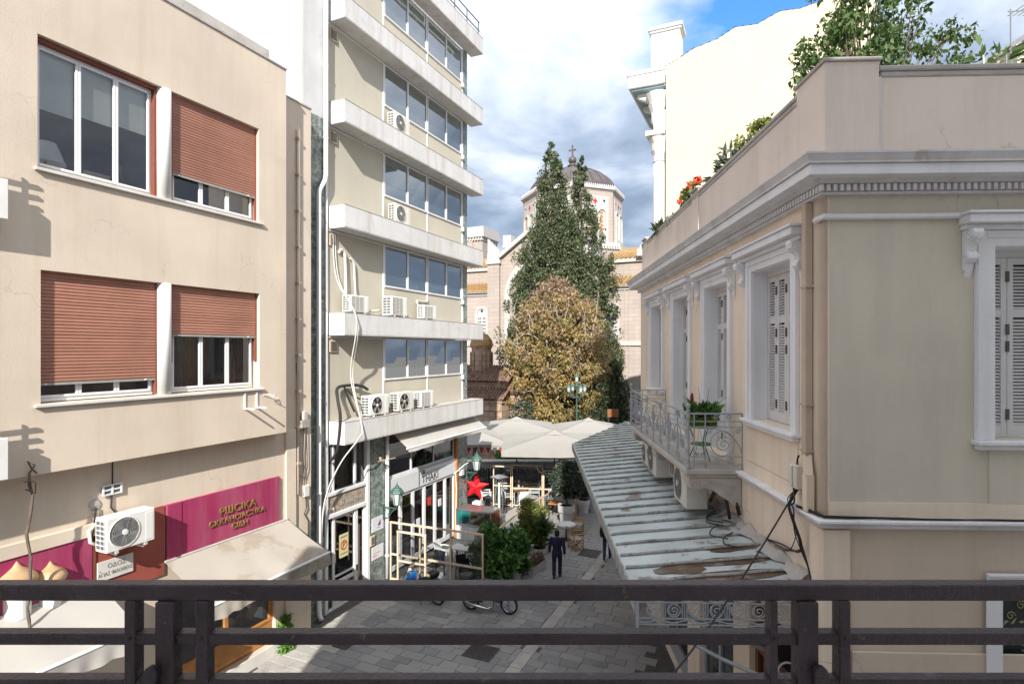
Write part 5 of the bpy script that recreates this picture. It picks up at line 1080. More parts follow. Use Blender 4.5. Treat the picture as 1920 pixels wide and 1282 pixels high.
# ================================================================== yellow building behind the villa
YS = .78
YB = basis((8.07*YS, 30.0*YS, EYE*(1-YS)), (DY, -DX, 0), (DX, DY, 0)) @ Matrix.Scale(YS, 4)
yb_ = thing('yellow_building', 'tall pale yellow building with a blank sunlit side wall behind the villa roof', 'building', YB)
def ybp(u, v):
    k = (u-CX)/F_PX; tt = (k*30-8.07)/(DY+DX*k); Y = 30-DX*tt; return (tt, EYE+(CY-v)/F_PX*Y)
edge = [ybp(*p) for p in ((1249, 124), (1270, 112), (1300, 92), (1345, 74), (1378, 52), (1420, 46), (1462, 22), (1500, 17), (1540, 2), (1570, -4), (1610, -10), (1641, -30))]
xe = edge[-1][0]
m = MB(); m.prism([(0, -2.4), (xe, -2.4)]+[(x, z) for x, z in reversed(edge)], 0, 6, 'y'); m.obj('wall', 'yellow_wall', yb_)
tl = MB(); tl.lathe([(.13, 0), (.11, .45)], (0, 0, 0), 8, 0, math.pi, axis='y'); mt = tl.mesh('roof_tile', 'tile_orange')
for i in range(len(edge)-1):
    for f in np.arange(0, 1, .34): x = edge[i][0]+(edge[i+1][0]-edge[i][0])*f; z = edge[i][1]+(edge[i+1][1]-edge[i][1])*f; link('roof_tile', mt, yb_, Matrix.Translation((x, .05, z-.05)))
m = MB(); m.box(-.75, .75, .1, 1.2, 23.0, 25.3); m.obj('roof_pedestal', 'white_plaster', yb_); m = MB(); m.box(-.83, .83, .02, 1.28, 25.303, 25.42); m.box(-.9, .9, -.05, 1.35, 25.423, 25.62); m.obj('pedestal_cap', 'white_plaster', yb_, bev=.03)
m = MB(); m.box(-1.95, -.003, -.05, 6, 22.55, 23.2); m.box(-2.02, -.003, -.1, 6, 23.203, 23.42); m.obj('cornice', 'white_plaster', yb_, bev=.03); m = MB(); m.box(-1.8, -.003, .1, 6, 22.45, 22.547); m.obj('soffit', 'soffit_blue', yb_)
for k in range(3): m = MB(); m.prism([(-.003, 22.44), (-1.55, 22.44), (-1.6, 22.2), (-1.2, 22.0), (-.7, 21.75), (-.3, 21.3), (-.003, 21.2)], .5+1.7*k, .85+1.7*k, 'y'); m.obj('cornice_bracket', 'white_plaster', yb_, bev=.04)
for k in range(2):
    y = .45+2.6*k
    m = MB(); m.lathe([(.33, -2.4), (.33, 17.6), (.30, 18.5)], (-.38, y, 0), 16); c = m.obj('column', 'white_plaster', yb_, smooth=True)
    m = MB(); m.lathe([(.30, 18.5), (.36, 18.55), (.30, 18.6), (.32, 18.9), (.45, 19.15), (.38, 19.2), (.42, 19.5), (.58, 19.8), (.5, 19.85)], (-.38, y, 0), 12); m.box(-1.0, -.003, y-.6, y+.6, 19.853, 20.1); m.obj('capital', 'white_plaster', c)
    m = MB(); m.box(-.62, -.003, y-.3, y+.3, 20.103, 21.2); m.lathe([(.30, 20.6), (.34, 20.7), (.36, 21.2), (.52, 21.6), (.44, 21.65), (.62, 22.2)], (-.45, y, 0), 12); m.obj('pilaster', 'white_plaster', yb_)
# roof house and antenna far right
t = thing('roof_house', 'small pale yellow roof house with a sloping stair rail at the top right corner', 'building', FR @ T(6.35, 4.8, 11.0))
m = MB(); m.prism([(0, 0), (2.6, 0), (2.6, 5.0), (0, 3.85)], 0, 3, 'y'); m.obj('wall', 'yellow_wall', t); m = MB(); m.bar((-.05, 1.5, 3.88), (2.65, 1.5, 5.07), 3.1, .06); m.obj('roof', 'coping_grey', t)
m = MB(); m.bar((-1.9, -.3, 2.7), (1.2, -.3, 4.75), .07, .09); m.bar((-1.9, -.3, 2.35), (1.2, -.3, 4.4), .03, .03); [m.bar((-1.8+.45*k, -.3, .0), (-1.8+.45*k, -.3, 2.75+.3*k), .03, .03) for k in range(6)]; m.obj('stair_rail', 'steel', t)
t = thing('antenna', 'thin television antenna standing behind the roof plants', 'antenna', FR @ T(5.75, 4.2, 11.0)); m = MB(); m.bar((0, 0, 0), (0, 0, 4.3), .018, .018); m.obj('mast', 'steel', t); m = MB(); m.bar((-.05, 0, 4.25), (1.0, 0, 4.3), .02, .02); [m.bar((.1*k, -.2, 4.26), (.1*k, .2, 4.27), .012, .012) for k in range(1, 10)]; m.obj('aerial', 'steel', t)
# roof plants
def bush(label, mx, spec, leaf, size, seed, cat='shrub', stems=7, name='roof_shrub', group='plants on the villa roof', elong=1.7, droop=.5, base=.0, bark='bark', stemr=.02, per=45, crad=.20):
    """spec: list of (x, y, z, r) crown lobes; stems reach to lobes"""
    t = thing(name, label, cat, mx, group); rng = np.random.default_rng(seed); C = []; R = []
    for (x, y, z, r) in spec:
        k = max(3, int(9*r*r/.16)); d = rng.normal(size=(k, 3)); d /= np.linalg.norm(d, axis=1)[:, None]
        for q in d*r*rng.uniform(.35, 1, (k, 1))**.5: C.append((x+q[0], y+q[1], z+q[2])); R.append(crad*rng.uniform(.5, 1.1))
    leaves('foliage', clumps(rng, C, R, [per]*len(C)), size, leaf, t, seed, elong, droop)
    m = MB()
    for i in range(min(stems, len(C))):
        c = C[int(i*len(C)/max(1, stems))]; b = (rng.uniform(-.12, .12), rng.uniform(-.1, .1), base)
        mid = tuple(b[j]+(c[j]-b[j])*.5+rng.uniform(-.08, .08) for j in range(3)); m.path([b, mid, c], [stemr, stemr*.7, stemr*.3], 5)
    m.obj('stem', bark, t); return t
rng0 = random.Random(4)
bush('large loose rooftop shrub against the yellow wall above the corner pillar', FR @ T(1.15, 1.7, 11.0), [(-.45, -.3, 1.75, .38), (-.3, .1, 2.1, .45), (.1, 0, 2.3, .55), (.35, .1, 2.85, .5), (.0, .1, 3.2, .5), (.4, .1, 3.5, .45), (-.3, .2, 2.6, .45), (.4, 0, 1.9, .5), (.1, -.2, 1.7, .5)], 'leaf_roof', .078, 31, stems=40, per=27, crad=.22, droop=1.1)
bush('tall airy rooftop shrub with fine upright branches right of the first one', FR @ T(2.0, 2.4, 11.0), [(-.3, 0, 2.0, .5), (.1, 0, 2.6, .5), (.5, .1, 3.2, .5), (.9, .1, 3.0, .5), (.5, 0, 2.3, .5), (1.2, .1, 2.3, .45), (-.1, .1, 3.4, .5), (.8, 0, 1.9, .5), (1.35, .1, 2.8, .35), (1.0, 0, 1.7, .45)], 'leaf_roof', .074, 32, stems=50, per=23, crad=.20, droop=1.1)
bush('yellow green rooftop shrub showing above the middle of the side parapet', FR @ T(.62, 3.9, 11.1), [(0, 0, 1.65, .32), (-.05, .35, 1.5, .28), (.05, -.25, 1.6, .26)], 'leaf_yellow', .07, 33, stems=5, per=60, crad=.16)
bush('thin leaved oleander on the roof left of the yellow green shrub', FR @ T(.6, 5.6, 11.1), [(-.05, 0, 1.55, .24), (0, .5, 1.45, .22), (.1, -.8, 1.55, .2), (0, -.35, 1.55, .18)], 'leaf_olive', .12, 34, stems=6, per=22, crad=.16, elong=2.6, droop=-.3)
t = bush('rooftop plant with scarlet flower heads near the far end of the parapet', FR @ T(.45, 7.3, 11.1), [(-.1, 0, 1.3, .28), (0, .35, 1.45, .28), (-.05, .8, 1.3, .25), (0, -.35, 1.4, .25)], 'leaf_ficus', .12, 35, stems=6, per=28, crad=.2)
rng = np.random.default_rng(8)
for c in ((-.22, 0, 1.55), (-.05, .3, 1.75), (-.2, .75, 1.45), (-.1, -.4, 1.62), (.0, .1, 1.68), (-.2, .4, 1.45)): leaves('flower_head', clumps(rng, [c], [.10], [40]), .09, 'flower_red', t, 77, 1.5, -.5)
bush('silvery rooftop plant below the scarlet flowers at the parapet end', FR @ T(.30, 8.7, 11.1), [(-.05, 0, 1.1, .25), (-.05, .4, 1.15, .22)], 'leaf_silver', .08, 36, stems=4, per=50, crad=.16)
bush('dark spiky rooftop plant at the very end of the side parapet', FR @ T(.30, 10.2, 11.1), [(-.1, 0, 1.05, .16), (0, .4, 1.1, .14)], 'leaf_laurel', .14, 37, stems=3, per=26, crad=.14, elong=2.8, droop=-.6)
t = thing('frangipani', 'bare branched frangipani with a few large leaves beside the roof house', 'shrub', FR @ T(3.4, 1.6, 11.75), 'plants on the villa roof')
m = MB(); tips = []; rg = random.Random(6)
def grow(p, d, L, r, lev):
    q = p+d*L; m.path([tuple(p), tuple(p.lerp(q, .5)+Vector((0, 0, .02))), tuple(q)], [r, r*.9, r*.75], 6)
    if lev == 0: tips.append(q); return
    for _ in range(2 if lev < 3 else 3): grow(q, (d+Vector((rg.uniform(-.8, .8), rg.uniform(-.5, .5), rg.uniform(.0, .5)))).normalized(), L*rg.uniform(.6, .85), r*.72, lev-1)
for x in (-.35, .15, .75, 1.1): grow(Vector((x, 0, .5)), Vector((rg.uniform(-.2, .5), 0, 1)).normalized(), .42, .026, 2)
m.obj('branch', 'bark_pale', t); rng = np.random.default_rng(4)
leaves('leaf', np.concatenate([np.array(q)+rng.normal(0, .07, (12, 3)) for q in tips]), .11, 'leaf_roof', t, 4, 2.4, -.3)
# ================================================================== church at the end of the street
def courses(mname, w, h, amt):
    m = MATS[mname]; nt = m.node_tree; bs = [n for n in nt.nodes if n.type == 'BSDF_PRINCIPLED'][0]; src = bs.inputs['Base Color'].links[0].from_socket
    geo = nd(nt, 'ShaderNodeNewGeometry'); mp = nd(nt, 'ShaderNodeMapping'); mp.inputs[2].default_value = (0, 0, math.atan2(DX, DY)); nt.links.new(geo.outputs['Position'], mp.inputs[0])
    sp = nd(nt, 'ShaderNodeSeparateXYZ'); nt.links.new(mp.outputs[0], sp.inputs[0]); cb = nd(nt, 'ShaderNodeCombineXYZ'); nt.links.new(math_n(nt, 'ADD', sp.outputs[0], sp.outputs[1]), cb.inputs[0]); nt.links.new(sp.outputs[2], cb.inputs[1])
    b = nd(nt, 'ShaderNodeTexBrick'); nt.links.new(cb.outputs[0], b.inputs[0]); b.inputs['Color1'].default_value = (1, 1, 1, 1); b.inputs['Color2'].default_value = (.93, .91, .90, 1); b.inputs['Mortar'].default_value = (amt, amt, amt, 1)
    b.inputs['Scale'].default_value = 1; b.inputs['Mortar Size'].default_value = .03; b.inputs['Brick Width'].default_value = w; b.inputs['Row Height'].default_value = h
    nt.links.new(mix_c(nt, 1.0, src, b.outputs[0], 'MULTIPLY'), bs.inputs['Base Color'])
courses('church_stone', 1.1, .38, .80); courses('chapel_stone', .7, .42, .6)
CO = (3.5, 54.0)
FCH = basis((CO[0], CO[1], 0), (DY, -DX, 0), (DX, DY, 0))
def chp(u, v, off=0.0):
    ox, oy = CO[0]+DX*off, CO[1]+DY*off; k = (u-CX)/F_PX; tt = (k*oy-ox)/(DY+DX*k); Y = oy-DX*tt; return (tt, EYE+(CY-v)/F_PX*Y)
CH = thing('church', 'large pale pink stone church with dark ribbed dome behind the trees', 'church', FCH)
xl0, xl1, xr0, xr1 = -34.0, chp(922, 500)[0], chp(1128, 500)[0], 16.0
EA, CL = 14.1, 17.0
for a, b in ((xl0, xl1), (xr0, xr1)):
    m = MB(); m.box(a, b, 0, 3, 0, EA); m.box(a, b, 2.6, 12, EA+.3, CL); m.obj('nave_wall', 'church_stone', CH)
    m = MB(); m.box(a, b, -.12, .0, EA-.25, EA); m.box(a, b, -.35, .3, EA+.003, EA+.22); m.box(a, b, 2.35, 2.598, CL-.3, CL+.05); m.obj('cornice', 'church_white', CH)
    m = MB(); m.box(a, b, -.15, -.002, 8.85, 9.25); m.obj('string_course', 'church_white', CH)
    m = MB(); m.quad((a, -.3, EA+.23), (b, -.3, EA+.23), (b, 2.55, 15.35), (a, 2.55, 15.35)); m.quad((a, 2.3, CL+.06), (b, 2.3, CL+.06), (b, 8, 19.0), (a, 8, 19.0)); R = m.obj('roof', 'tile_orange', CH)
    m = MB(); x = a
    while x < b:
        if -16 < x < 14:
            m.path([(x, -.34, EA+.26), (x, 2.5, 15.38)], .10, 6); m.path([(x, 2.25, CL+.1), (x, 5.0, 18.0)], .10, 6); m.prism([(x-.2, EA+.1), (x+.2, EA+.1), (x, EA+.45)], -.42, -.36, 'y')
        x += .42
    m.obj('roof_tiles', 'tile_orange', R, stuff=True)
# projecting arm with gable
gx = (xl1+xr0)/2; g0, gz, ap = -.6, 17.1, 20.4
m = MB(); m.prism([(xl1+.02, 0), (xr0, 0), (xr0, gz), (gx, ap), (xl1+.02, gz)], g0, 8, 'y'); m.obj('transept_wall', 'church_stone', CH)
for x0, x1 in ((xl1-.02, xl1+1.25), (xr0-1.25, xr0+.02)): m = MB(); m.box(x0, x1, g0-.3, g0-.004, 0, gz-.3); m.obj('corner_pier', 'church_stone', CH); m = MB(); m.box(x0-.12, x1+.12, g0-.45, g0+1, gz-.297, gz+.1); m.box(x0, x1, g0-.35, g0+.8, gz+.103, gz+.75); m.obj('pier_capping', 'church_white', CH)
for sg, x0, x1 in ((1, xl1+1.25, gx), (-1, xr0-1.25, gx)):
    m = MB(); m.bar((x0, g0-.2, gz+.05+.35), (x1, g0-.2, ap+.2), .5, .36); m.obj('gable_cornice', 'church_white', CH)
    a = x0-1.25*sg if sg > 0 else x0+1.25; pts = [(0, 0), (0, 1.45), (.15, 1.15), (.3, 1.2), (.42, .85), (.6, .9), (.7, .6), (.9, .62), (1.0, .35), (1.25, .35), (1.3, 0)]
    m = MB(); m.prism([(a+sg*p[0], gz+.76+p[1]) for p in pts], g0-.3, g0+.2, 'y'); m.obj('acroterion', 'church_white', CH)
m = MB(); zc = 13.6
for r0, r1, y in ((3.3, 3.85, g0-.12), ):
    ring = [(gx+r1*math.cos(t), zc+r1*math.sin(t)) for t in np.linspace(0, math.pi, 25)]+[(gx+r0*math.cos(t), zc+r0*math.sin(t)) for t in np.linspace(math.pi, 0, 25)]; m.prism(ring, y, g0-.004, 'y')
m.box(gx-3.85, gx-3.3, g0-.12, g0-.004, 5, zc); m.box(gx+3.3, gx+3.85, g0-.12, g0-.004, 5, zc); m.obj('arch', 'church_white', CH)
m = MB(); m.box(gx-1.9, gx-.2, g0+3, g0+3.4, ap-1, ap+.4); m.obj('gable_block', 'church_stone', CH); x0, z0 = chp(955, 490, 3); m = MB(); m.box(x0-.25, x0+5, 2.4, 5, 17, 18.9); m.obj('roof_block', 'church_stone', CH); m = MB(); m.box(x0-.4, x0+5.2, 2.2, 5.2, 18.903, 19.2); m.box(x0-.4, x0+.5, 2.3, 3.2, 19.203, 20.2); m.obj('roof_block_cap', 'church_white', CH)
x0 = chp(1186, 480)[0]; m = MB(); m.prism([(x0+p, CL+.1+q) for p, q in ((0, 0), (0, .6), (.25, .7), (.3, 1.0), (.6, 1.1), (.7, 1.4), (1.1, 1.5), (1.2, 1.75), (2.2, 1.9), (2.2, 0))], 1.8, 2.3, 'y'); m.obj('acroterion', 'church_white', CH)
def arch_win(xc, zb, w, h, y, twin=True):
    m = MB(); ro, ri = w/2+.22, w/2
    ring = [(xc+ro*math.cos(t), zb+h+ro*math.sin(t)) for t in np.linspace(0, math.pi, 17)]+[(xc+ri*math.cos(t), zb+h+ri*math.sin(t)) for t in np.linspace(math.pi, 0, 17)]
    m.prism(ring, y-.14, y-.003, 'y'); m.box(xc-ro, xc-ri, y-.14, y-.003, zb, zb+h); m.box(xc+ri, xc+ro, y-.14, y-.003, zb, zb+h); m.box(xc-ro-.1, xc+ro+.1, y-.2, y-.003, zb-.25, zb-.003); W = m.obj('window', 'church_white', CH)
    m = MB(); m.prism([(xc-ri, zb), (xc+ri, zb)]+[(xc+ri*math.cos(t), zb+h+ri*math.sin(t)) for t in np.linspace(0, math.pi, 13)], y-.05, y-.004, 'y'); m.obj('window_field', 'church_white', W)
    m = MB(); lw = w*.18
    for s in ((-.24, .24) if twin else (0,)):
        n = int(h/.36)
        for q in range(n):
            for dx in (-lw*.5, lw*.5): m.lathe([(0, -.01), (lw*.40, -.01), (lw*.40, 0)], (xc+s*w+dx, y-.055, zb+.25+.34*q), 8, axis='y')
    if twin: m.lathe([(0, -.01), (.14, -.01), (.14, 0)], (xc, y-.055, zb+h+ri*.55), 10, axis='y')
    m.obj('pane', 'window_dark', W, stuff=True)
x, zt = chp(904, 610); arch_win(x, 9.3, 1.05, 2.75, 0); arch_win(x-9, 9.3, 1.05, 2.75, 0)
x, zt = chp(1147, 610); arch_win(x, 9.25, 1.05, 2.75, 0)
for u in (1172, 1180): x = chp(u, 600)[0]; m = MB(); m.box(x-.06, x+.06, -.07, -.002, .5, EA-.26); m.obj('pilaster_strip', 'church_stone', CH)
x = chp(1158, 600)[0]
# bell tower behind
x0, x1 = chp(852, 450, 22)[0], chp(907, 450, 22)[0]; z0 = chp(880, 452, 22)[1]
m = MB(); m.box(x0, x1-.35, 22.3, 27, 0, z0); m.box(x0, x1-1.9, 22.15, 22.298, 14, z0); m.obj('tower', 'church_stone', CH); m = MB(); m.box(x0, x1-.25, 22.2, 27.1, z0+.003, z0+.5); m.box(x0, x1+.05, 21.9, 27.4, z0+.503, z0+1.1); m.box(x0, x1-.05, 22.0, 27.3, z0+1.103, z0+2.0); m.obj('tower_cornice', 'church_white', CH)
m = MB(); [m.box(x1-.5-.45*k, x1-.28-.45*k, 22.0, 22.2, z0+.05, z0+.5) for k in range(9)]; m.obj('tower_dentils', 'church_white', CH, stuff=True)
# drum and dome
DCX, DCY, DR = -1.75, 12.4, 5.75
def octa(m, r, z0, z1, r1=None):
    r1 = r if r1 is None else r1; a = [math.pi/8+k*math.pi/4 for k in range(8)]
    m.add([(DCX+r*math.cos(t), DCY+r*math.sin(t), z0) for t in a]+[(DCX+r1*math.cos(t), DCY+r1*math.sin(t), z1) for t in a], [tuple(range(8))[::-1], tuple(range(8, 16))]+[(i, (i+1) % 8, 8+(i+1) % 8, 8+i) for i in range(8)]); return m
octa(MB(), 6.6, 15, 19.5).obj('drum_base', 'church_stone', CH); octa(MB(), 6.75, 19.503, 19.9).obj('drum_base_cornice', 'church_white', CH)
octa(MB(), DR, 19.9, 25.6).obj('drum', 'church_stone', CH); octa(octa(MB(), DR+.08, 25.603, 25.75), DR+.28, 25.753, 26.0).obj('drum_cornice', 'church_white', CH)
ap_ = DR*math.cos(math.pi/8); fw = 2*DR*math.sin(math.pi/8)
m = MB(); m2 = MB()
for f in (-4, -3, -2, -1, 0):
    a = f*math.pi/4; F = Matrix.Translation((DCX, DCY, 0)) @ Matrix.Rotation(a+math.pi/2, 4, 'Z') @ Matrix.Translation((0, -ap_, 0))
    p = MB(F); p.box(-fw*.37, fw*.37, -.06, -.004, 20.0, 25.0); P = p.obj('drum_panel', 'church_white', CH)
    for s in (-1, 1):
        for rr_, zz_, w in ((.62, 20.5, .62), ):
            q = MB(F); ring = [(s*.78+.66*math.cos(t), 23.1+.66*math.sin(t)) for t in np.linspace(0, math.pi, 15)]+[(s*.78+.44*math.cos(t), 23.1+.44*math.sin(t)) for t in np.linspace(math.pi, 0, 15)]; q.prism(ring, -.2, -.062, 'y'); q.lathe([(.11, 20.6), (.11, 23.1)], (s*.78+.55, -.14, 0), 8); q.lathe([(.11, 20.6), (.11, 23.1)], (s*.78-.55, -.14, 0), 8); q.box(s*.78-.7, s*.78+.7, -.3, -.062, 20.0, 20.55); q.obj('window_arch', 'church_white', P)
            q = MB(F); [q.lathe([(0, -.012), (.20, -.012), (.20, 0)], (s*.78, -.062, 20.9+.46*k), 10, axis='y') for k in range(6)]; q.obj('pane', 'wood_orange', P)
    q = MB(F); q.box(-.09, .09, -.09, -.062, 24.1, 24.7); q.box(-.26, .26, -.091, -.063, 24.32, 24.50); q.obj('red_cross', 'cross_red', P)
    q = MB(F); [q.lathe([(0, -.012), (.14, -.012), (.14, 0)], (s*1.1, -.062, 24.5), 8, axis='y') for s in (-1, 1)]; q.obj('roundel', 'window_dark', P)
    for k in range(17): x = -fw/2+fw*(k+.5)/17; m.M = F; m.lathe([(.11, 26.0), (.13, 26.1), (0, 26.32)], (x, -.15, 0), 5)
    for k in range(16): x = -fw*.58+fw*1.16*(k+.5)/16; m2.M = F; m2.box(x-.1, x+.1, -1.0, -.75, 19.2, 19.5)
m.obj('cresting', 'church_white', CH, stuff=True); m2.obj('corbels', 'church_white', CH, stuff=True)
prof = [(5.05*math.cos(t), 26.0+3.25*math.sin(t)) for t in np.linspace(0, math.pi/2-.12, 14)]
m = MB(); m.lathe(prof+[(.55, 29.26), (.5, 29.7), (.62, 29.75), (.35, 29.95), (.25, 30.1)], (DCX, DCY, 0), 48); d = m.obj('dome', 'dome_lead', CH, smooth=True)
m = MB()
for k in range(24): a = k*math.pi/12; m.path([(DCX+(r+.03)*math.cos(a), DCY+(r+.03)*math.sin(a), z+.02) for r, z in prof], .07, 5)
m.obj('dome_ribs', 'dome_lead', d, stuff=True)
m = MB(); m.ball((DCX, DCY, 30.4), .48, 14, 10); m.obj('finial_ball', 'dome_lead', CH, smooth=True); m = MB(); m.bar((DCX, DCY, 30.7), (DCX, DCY, 32.1), .15, .15); m.bar((DCX-.36, DCY, 31.6), (DCX+.36, DCY, 31.6), .14, .14); [m.ball((DCX+x, DCY, z), .11, 6, 4) for x, z in ((-.36, 31.6), (.36, 31.6), (0, 32.1))]; m.obj('finial_cross', 'dome_lead', CH)
# ------------------------------------------------------------------ little old chapel
FCP = basis((-.80, 43.0, 0), (DY, -DX, 0), (DX, DY, 0))
cp_ = thing('stone_chapel', 'little old brown stone chapel with dark tiled roofs left of the trees', 'chapel', FCP)
m = MB(); m.box(-9, 0, .05, 5, 0, 4.55); m.box(-9, -.1, 1.1, 5, 4.6, 5.9); m.prism([(1.1, 5.9), (5, 5.9), (3.0, 7.0)], -9, -.12, 'x'); m.obj('wall', 'chapel_stone', cp_)
m = MB(); m.box(.003, 1.1, 1.6, 5, 0, 5.0); m.prism([(1.6, 5.0), (5, 5.0), (3.3, 6.1)], .003, 1.1, 'x'); m.obj('side_wing', 'chapel_stone', cp_)
sm = MB(); sm.box(-.44, .44, -.05, .05, -.29, .29); ms_ = sm.mesh('stone_block', 'chapel_stone')
for r in range(7):
    for q in range(6): link('stone_block', ms_, cp_, T(-.50-.92*q-(.46 if r % 2 else 0), .03+.02*((r*7+q*3) % 3), .35+.63*r))
m = MB(); m.box(-9, .12, -.12, .3, 4.45, 4.6); m.box(-9, 0, .95, 1.2, 5.8, 5.92); m.obj('cornice', 'chapel_stone', cp_)
def roof(x0, x1, y0, z0, y1, z1, nm):
    m = MB(); m.quad((x0, y0, z0), (x1, y0, z0), (x1, y1, z1), (x0, y1, z1)); R = m.obj(nm, 'tile_old', cp_); m = MB(); x = x0+.12; rg = random.Random(int(z0*10))
    while x < x1:
        L = math.hypot(y1-y0, z1-z0); n = max(2, int(L/.33))
        for k in range(n):
            f0, f1 = k/n, (k+1)/n+.06; dz = rg.uniform(0, .03); m.path([(x+rg.uniform(-.02, .02), y0+(y1-y0)*f0, z0+(z1-z0)*f0+.05+dz), (x, y0+(y1-y0)*f1, z0+(z1-z0)*f1+.02+dz)], [.11, .09], 6, cap=False)
        x += .25
    m.obj('roof_tiles', 'tile_old', R, stuff=True)
roof(-9, .15, -.2, 4.62, 1.12, 5.45, 'lower_roof'); roof(-9, .1, .85, 5.93, 3.05, 7.08, 'upper_roof'); roof(0.0, 1.3, 1.4, 5.05, 3.35, 6.18, 'wing_roof')
m = MB(); m.path([(.02, .85, 5.98), (.02, 3.05, 7.12), (.02, 5.2, 5.98)], .12, 6); m.obj('gable_tiles', 'tile_old', cp_)
m = MB(); m.lathe([(.85, 6.2), (.85, 8.6), (.95, 8.65), (.95, 8.8)], (-3.25, 3.0, 0), 8); m.obj('drum', 'chapel_stone', cp_); m = MB(); [m.lathe([(.09, 6.6), (.09, 8.3)], (-3.25+.88*math.cos(a), 3+.88*math.sin(a), 0), 6) for a in np.arange(8)*math.pi/4+math.pi/8]; m.obj('colonnette', 'chapel_stone', cp_, stuff=True)
m = MB(); m.lathe([(1.0, 8.8), (.85, 9.3), (.5, 9.75), (0, 9.95)], (-3.25, 3, 0), 16); m.obj('drum_roof', 'tile_orange', cp_)
# ------------------------------------------------------------------ trees
def profile_tree(label, name, cat, X, Y, prof, nclump, per, leaf, size, seed, clump_r, trunk_r, lean=(0, 0), group=None, elong=1.7, droop=0.0, barkm='bark', shell=.45, vert=1.5, notch=.35):
    t = thing(name, label, cat, T(X, Y, 0), group); rng = np.random.default_rng(seed)
    zs = np.array([p[0] for p in prof]); rs = np.array([p[1] for p in prof]); z0, z1 = zs[0], zs[-1]
    zz = np.linspace(z0, z1, 400); w = np.interp(zz, zs, rs)+.12; cdf = np.cumsum(w); cdf /= cdf[-1]
    h = np.interp(rng.uniform(0, 1, nclump), cdf, zz); a = rng.uniform(0, 2*math.pi, nclump)
    wob_ = 1-notch*(.5+.5*np.sin(3*a+h*1.7+seed))*(.5+.5*np.sin(h*2.9+2*a+seed*2))
    r = np.interp(h, zs, rs)*wob_*rng.uniform(shell, 1.0, nclump)**.5*rng.uniform(.85, 1.15, nclump)
    lx = lean[0]*(h-z0)/(z1-z0); ly = lean[1]*(h-z0)/(z1-z0)
    C = np.stack([lx+r*np.cos(a), ly+r*np.sin(a), h+rng.normal(0, .15, nclump)], 1)
    s = clump_r*rng.uniform(.55, 1.25, nclump)*np.clip(np.interp(h, zs, rs)/1.2, .35, 1)
    leaves('crown', clumps(rng, C, np.stack([s, s, s*vert], 1), (per*rng.uniform(.6, 1.3, nclump)).astype(int)), size, leaf, t, seed, elong, droop)
    m = MB(); m.path([(lean[0]*k/8, lean[1]*k/8, z1*.92*k/8) for k in range(9)], [trunk_r*(1-.9*k/8)+.02 for k in range(9)], 8); m.obj('trunk', barkm, t)
    m = MB()
    for i in range(0, min(nclump, 160), 2):
        c = C[i]; zb = max(.4*z0+.3, c[2]-.9*np.hypot(c[0], c[1])*(1 if droop <= 0 else .4)-.2); b = (lean[0]*(zb-z0)/(z1-z0), lean[1]*(zb-z0)/(z1-z0), zb)
        md = tuple(b[j]+(c[j]-b[j])*.5+(rng.uniform(-.12, .12)) for j in range(3)); m.path([b, md, tuple(c)], [.055, .035, .012], 4)
    m.obj('limbs', barkm, t, stuff=True); return t
profile_tree('taller dark cypress in front of the church dome, on the left of the pair', 'cypress_tree', 'tree', 3.55, 50, [(2.2, 3.6), (6.4, 4.3), (11, 4.2), (14.8, 3.4), (16.7, 3.0), (18.6, 2.1), (20.5, 1.7), (22.5, 1.25), (24.2, .85), (25.4, .55), (26.3, .15)], 1250, 66, 'leaf_cypress', .17, 41, .48, .42, group='dark cypresses before the church', droop=-.6)
profile_tree('slimmer dark cypress in front of the church drum, on the right of the pair', 'cypress_tree', 'tree', 7.4, 52, [(1.5, 3.2), (5.3, 3.4), (8.7, 3.0), (12, 2.7), (14.5, 2.9), (16.2, 2.5), (18, 1.75), (20.9, 1.15), (23, .8), (24.8, .5), (25.8, .15)], 900, 64, 'leaf_cypress', .17, 42, .46, .34, lean=(-1.2, 0), group='dark cypresses before the church', droop=-.6)
pt = profile_tree('broad plane tree in yellow and brown autumn leaf at the end of the street', 'plane_tree', 'tree', 3.6, 45.5, [(1.6, 3.7), (4, 4.3), (7, 4.4), (9.2, 4.2), (10.8, 3.6), (12.0, 2.7), (12.7, 1.8)], 760, 52, 'leaf_plane', .175, 43, .52, .34, droop=1.0, barkm='bark_pale', vert=1.0, notch=.42, shell=.3)
rng = np.random.default_rng(50); n = 260; a = rng.uniform(0, 6.283, n); h = rng.uniform(6.5, 14, n); rr_ = np.interp(h, [7, 9.5, 11.5, 12.8, 14], [4.3, 4.0, 3.1, 2.0, .8])*rng.uniform(.3, 1.1, n)
leaves('twigs', clumps(rng, np.stack([rr_*np.cos(a), rr_*np.sin(a), h], 1), np.full((n, 3), .65), [38]*n), .15, 'leaf_twig', pt, 6, 2.6, .5)
m = MB()
for k in range(70):
    a0 = rng.uniform(0, 6.28); r0 = rng.uniform(1.2, 3.4); z0 = rng.uniform(5, 11); p = np.array([r0*math.cos(a0), -abs(r0*math.sin(a0)), z0]); P = [tuple(p)]
    d = np.array([math.cos(a0)*.5, -.25, .7])
    for q in range(5): d = d+rng.normal(0, .35, 3); d /= np.linalg.norm(d); p = p+d*.45; P.append(tuple(p))
    m.path(P, [.036-.005*i for i in range(6)], 4)
m.obj('bare_branches', 'bark_pale', pt, stuff=True)
profile_tree('small dark laurel with sparse upright shoots right of the plane tree', 'laurel_tree', 'tree', 7.5, 42, [(2.4, .9), (3.6, 1.35), (5, 1.3), (6.2, .9), (7.4, .25)], 90, 60, 'leaf_laurel', .17, 44, .40, .12)
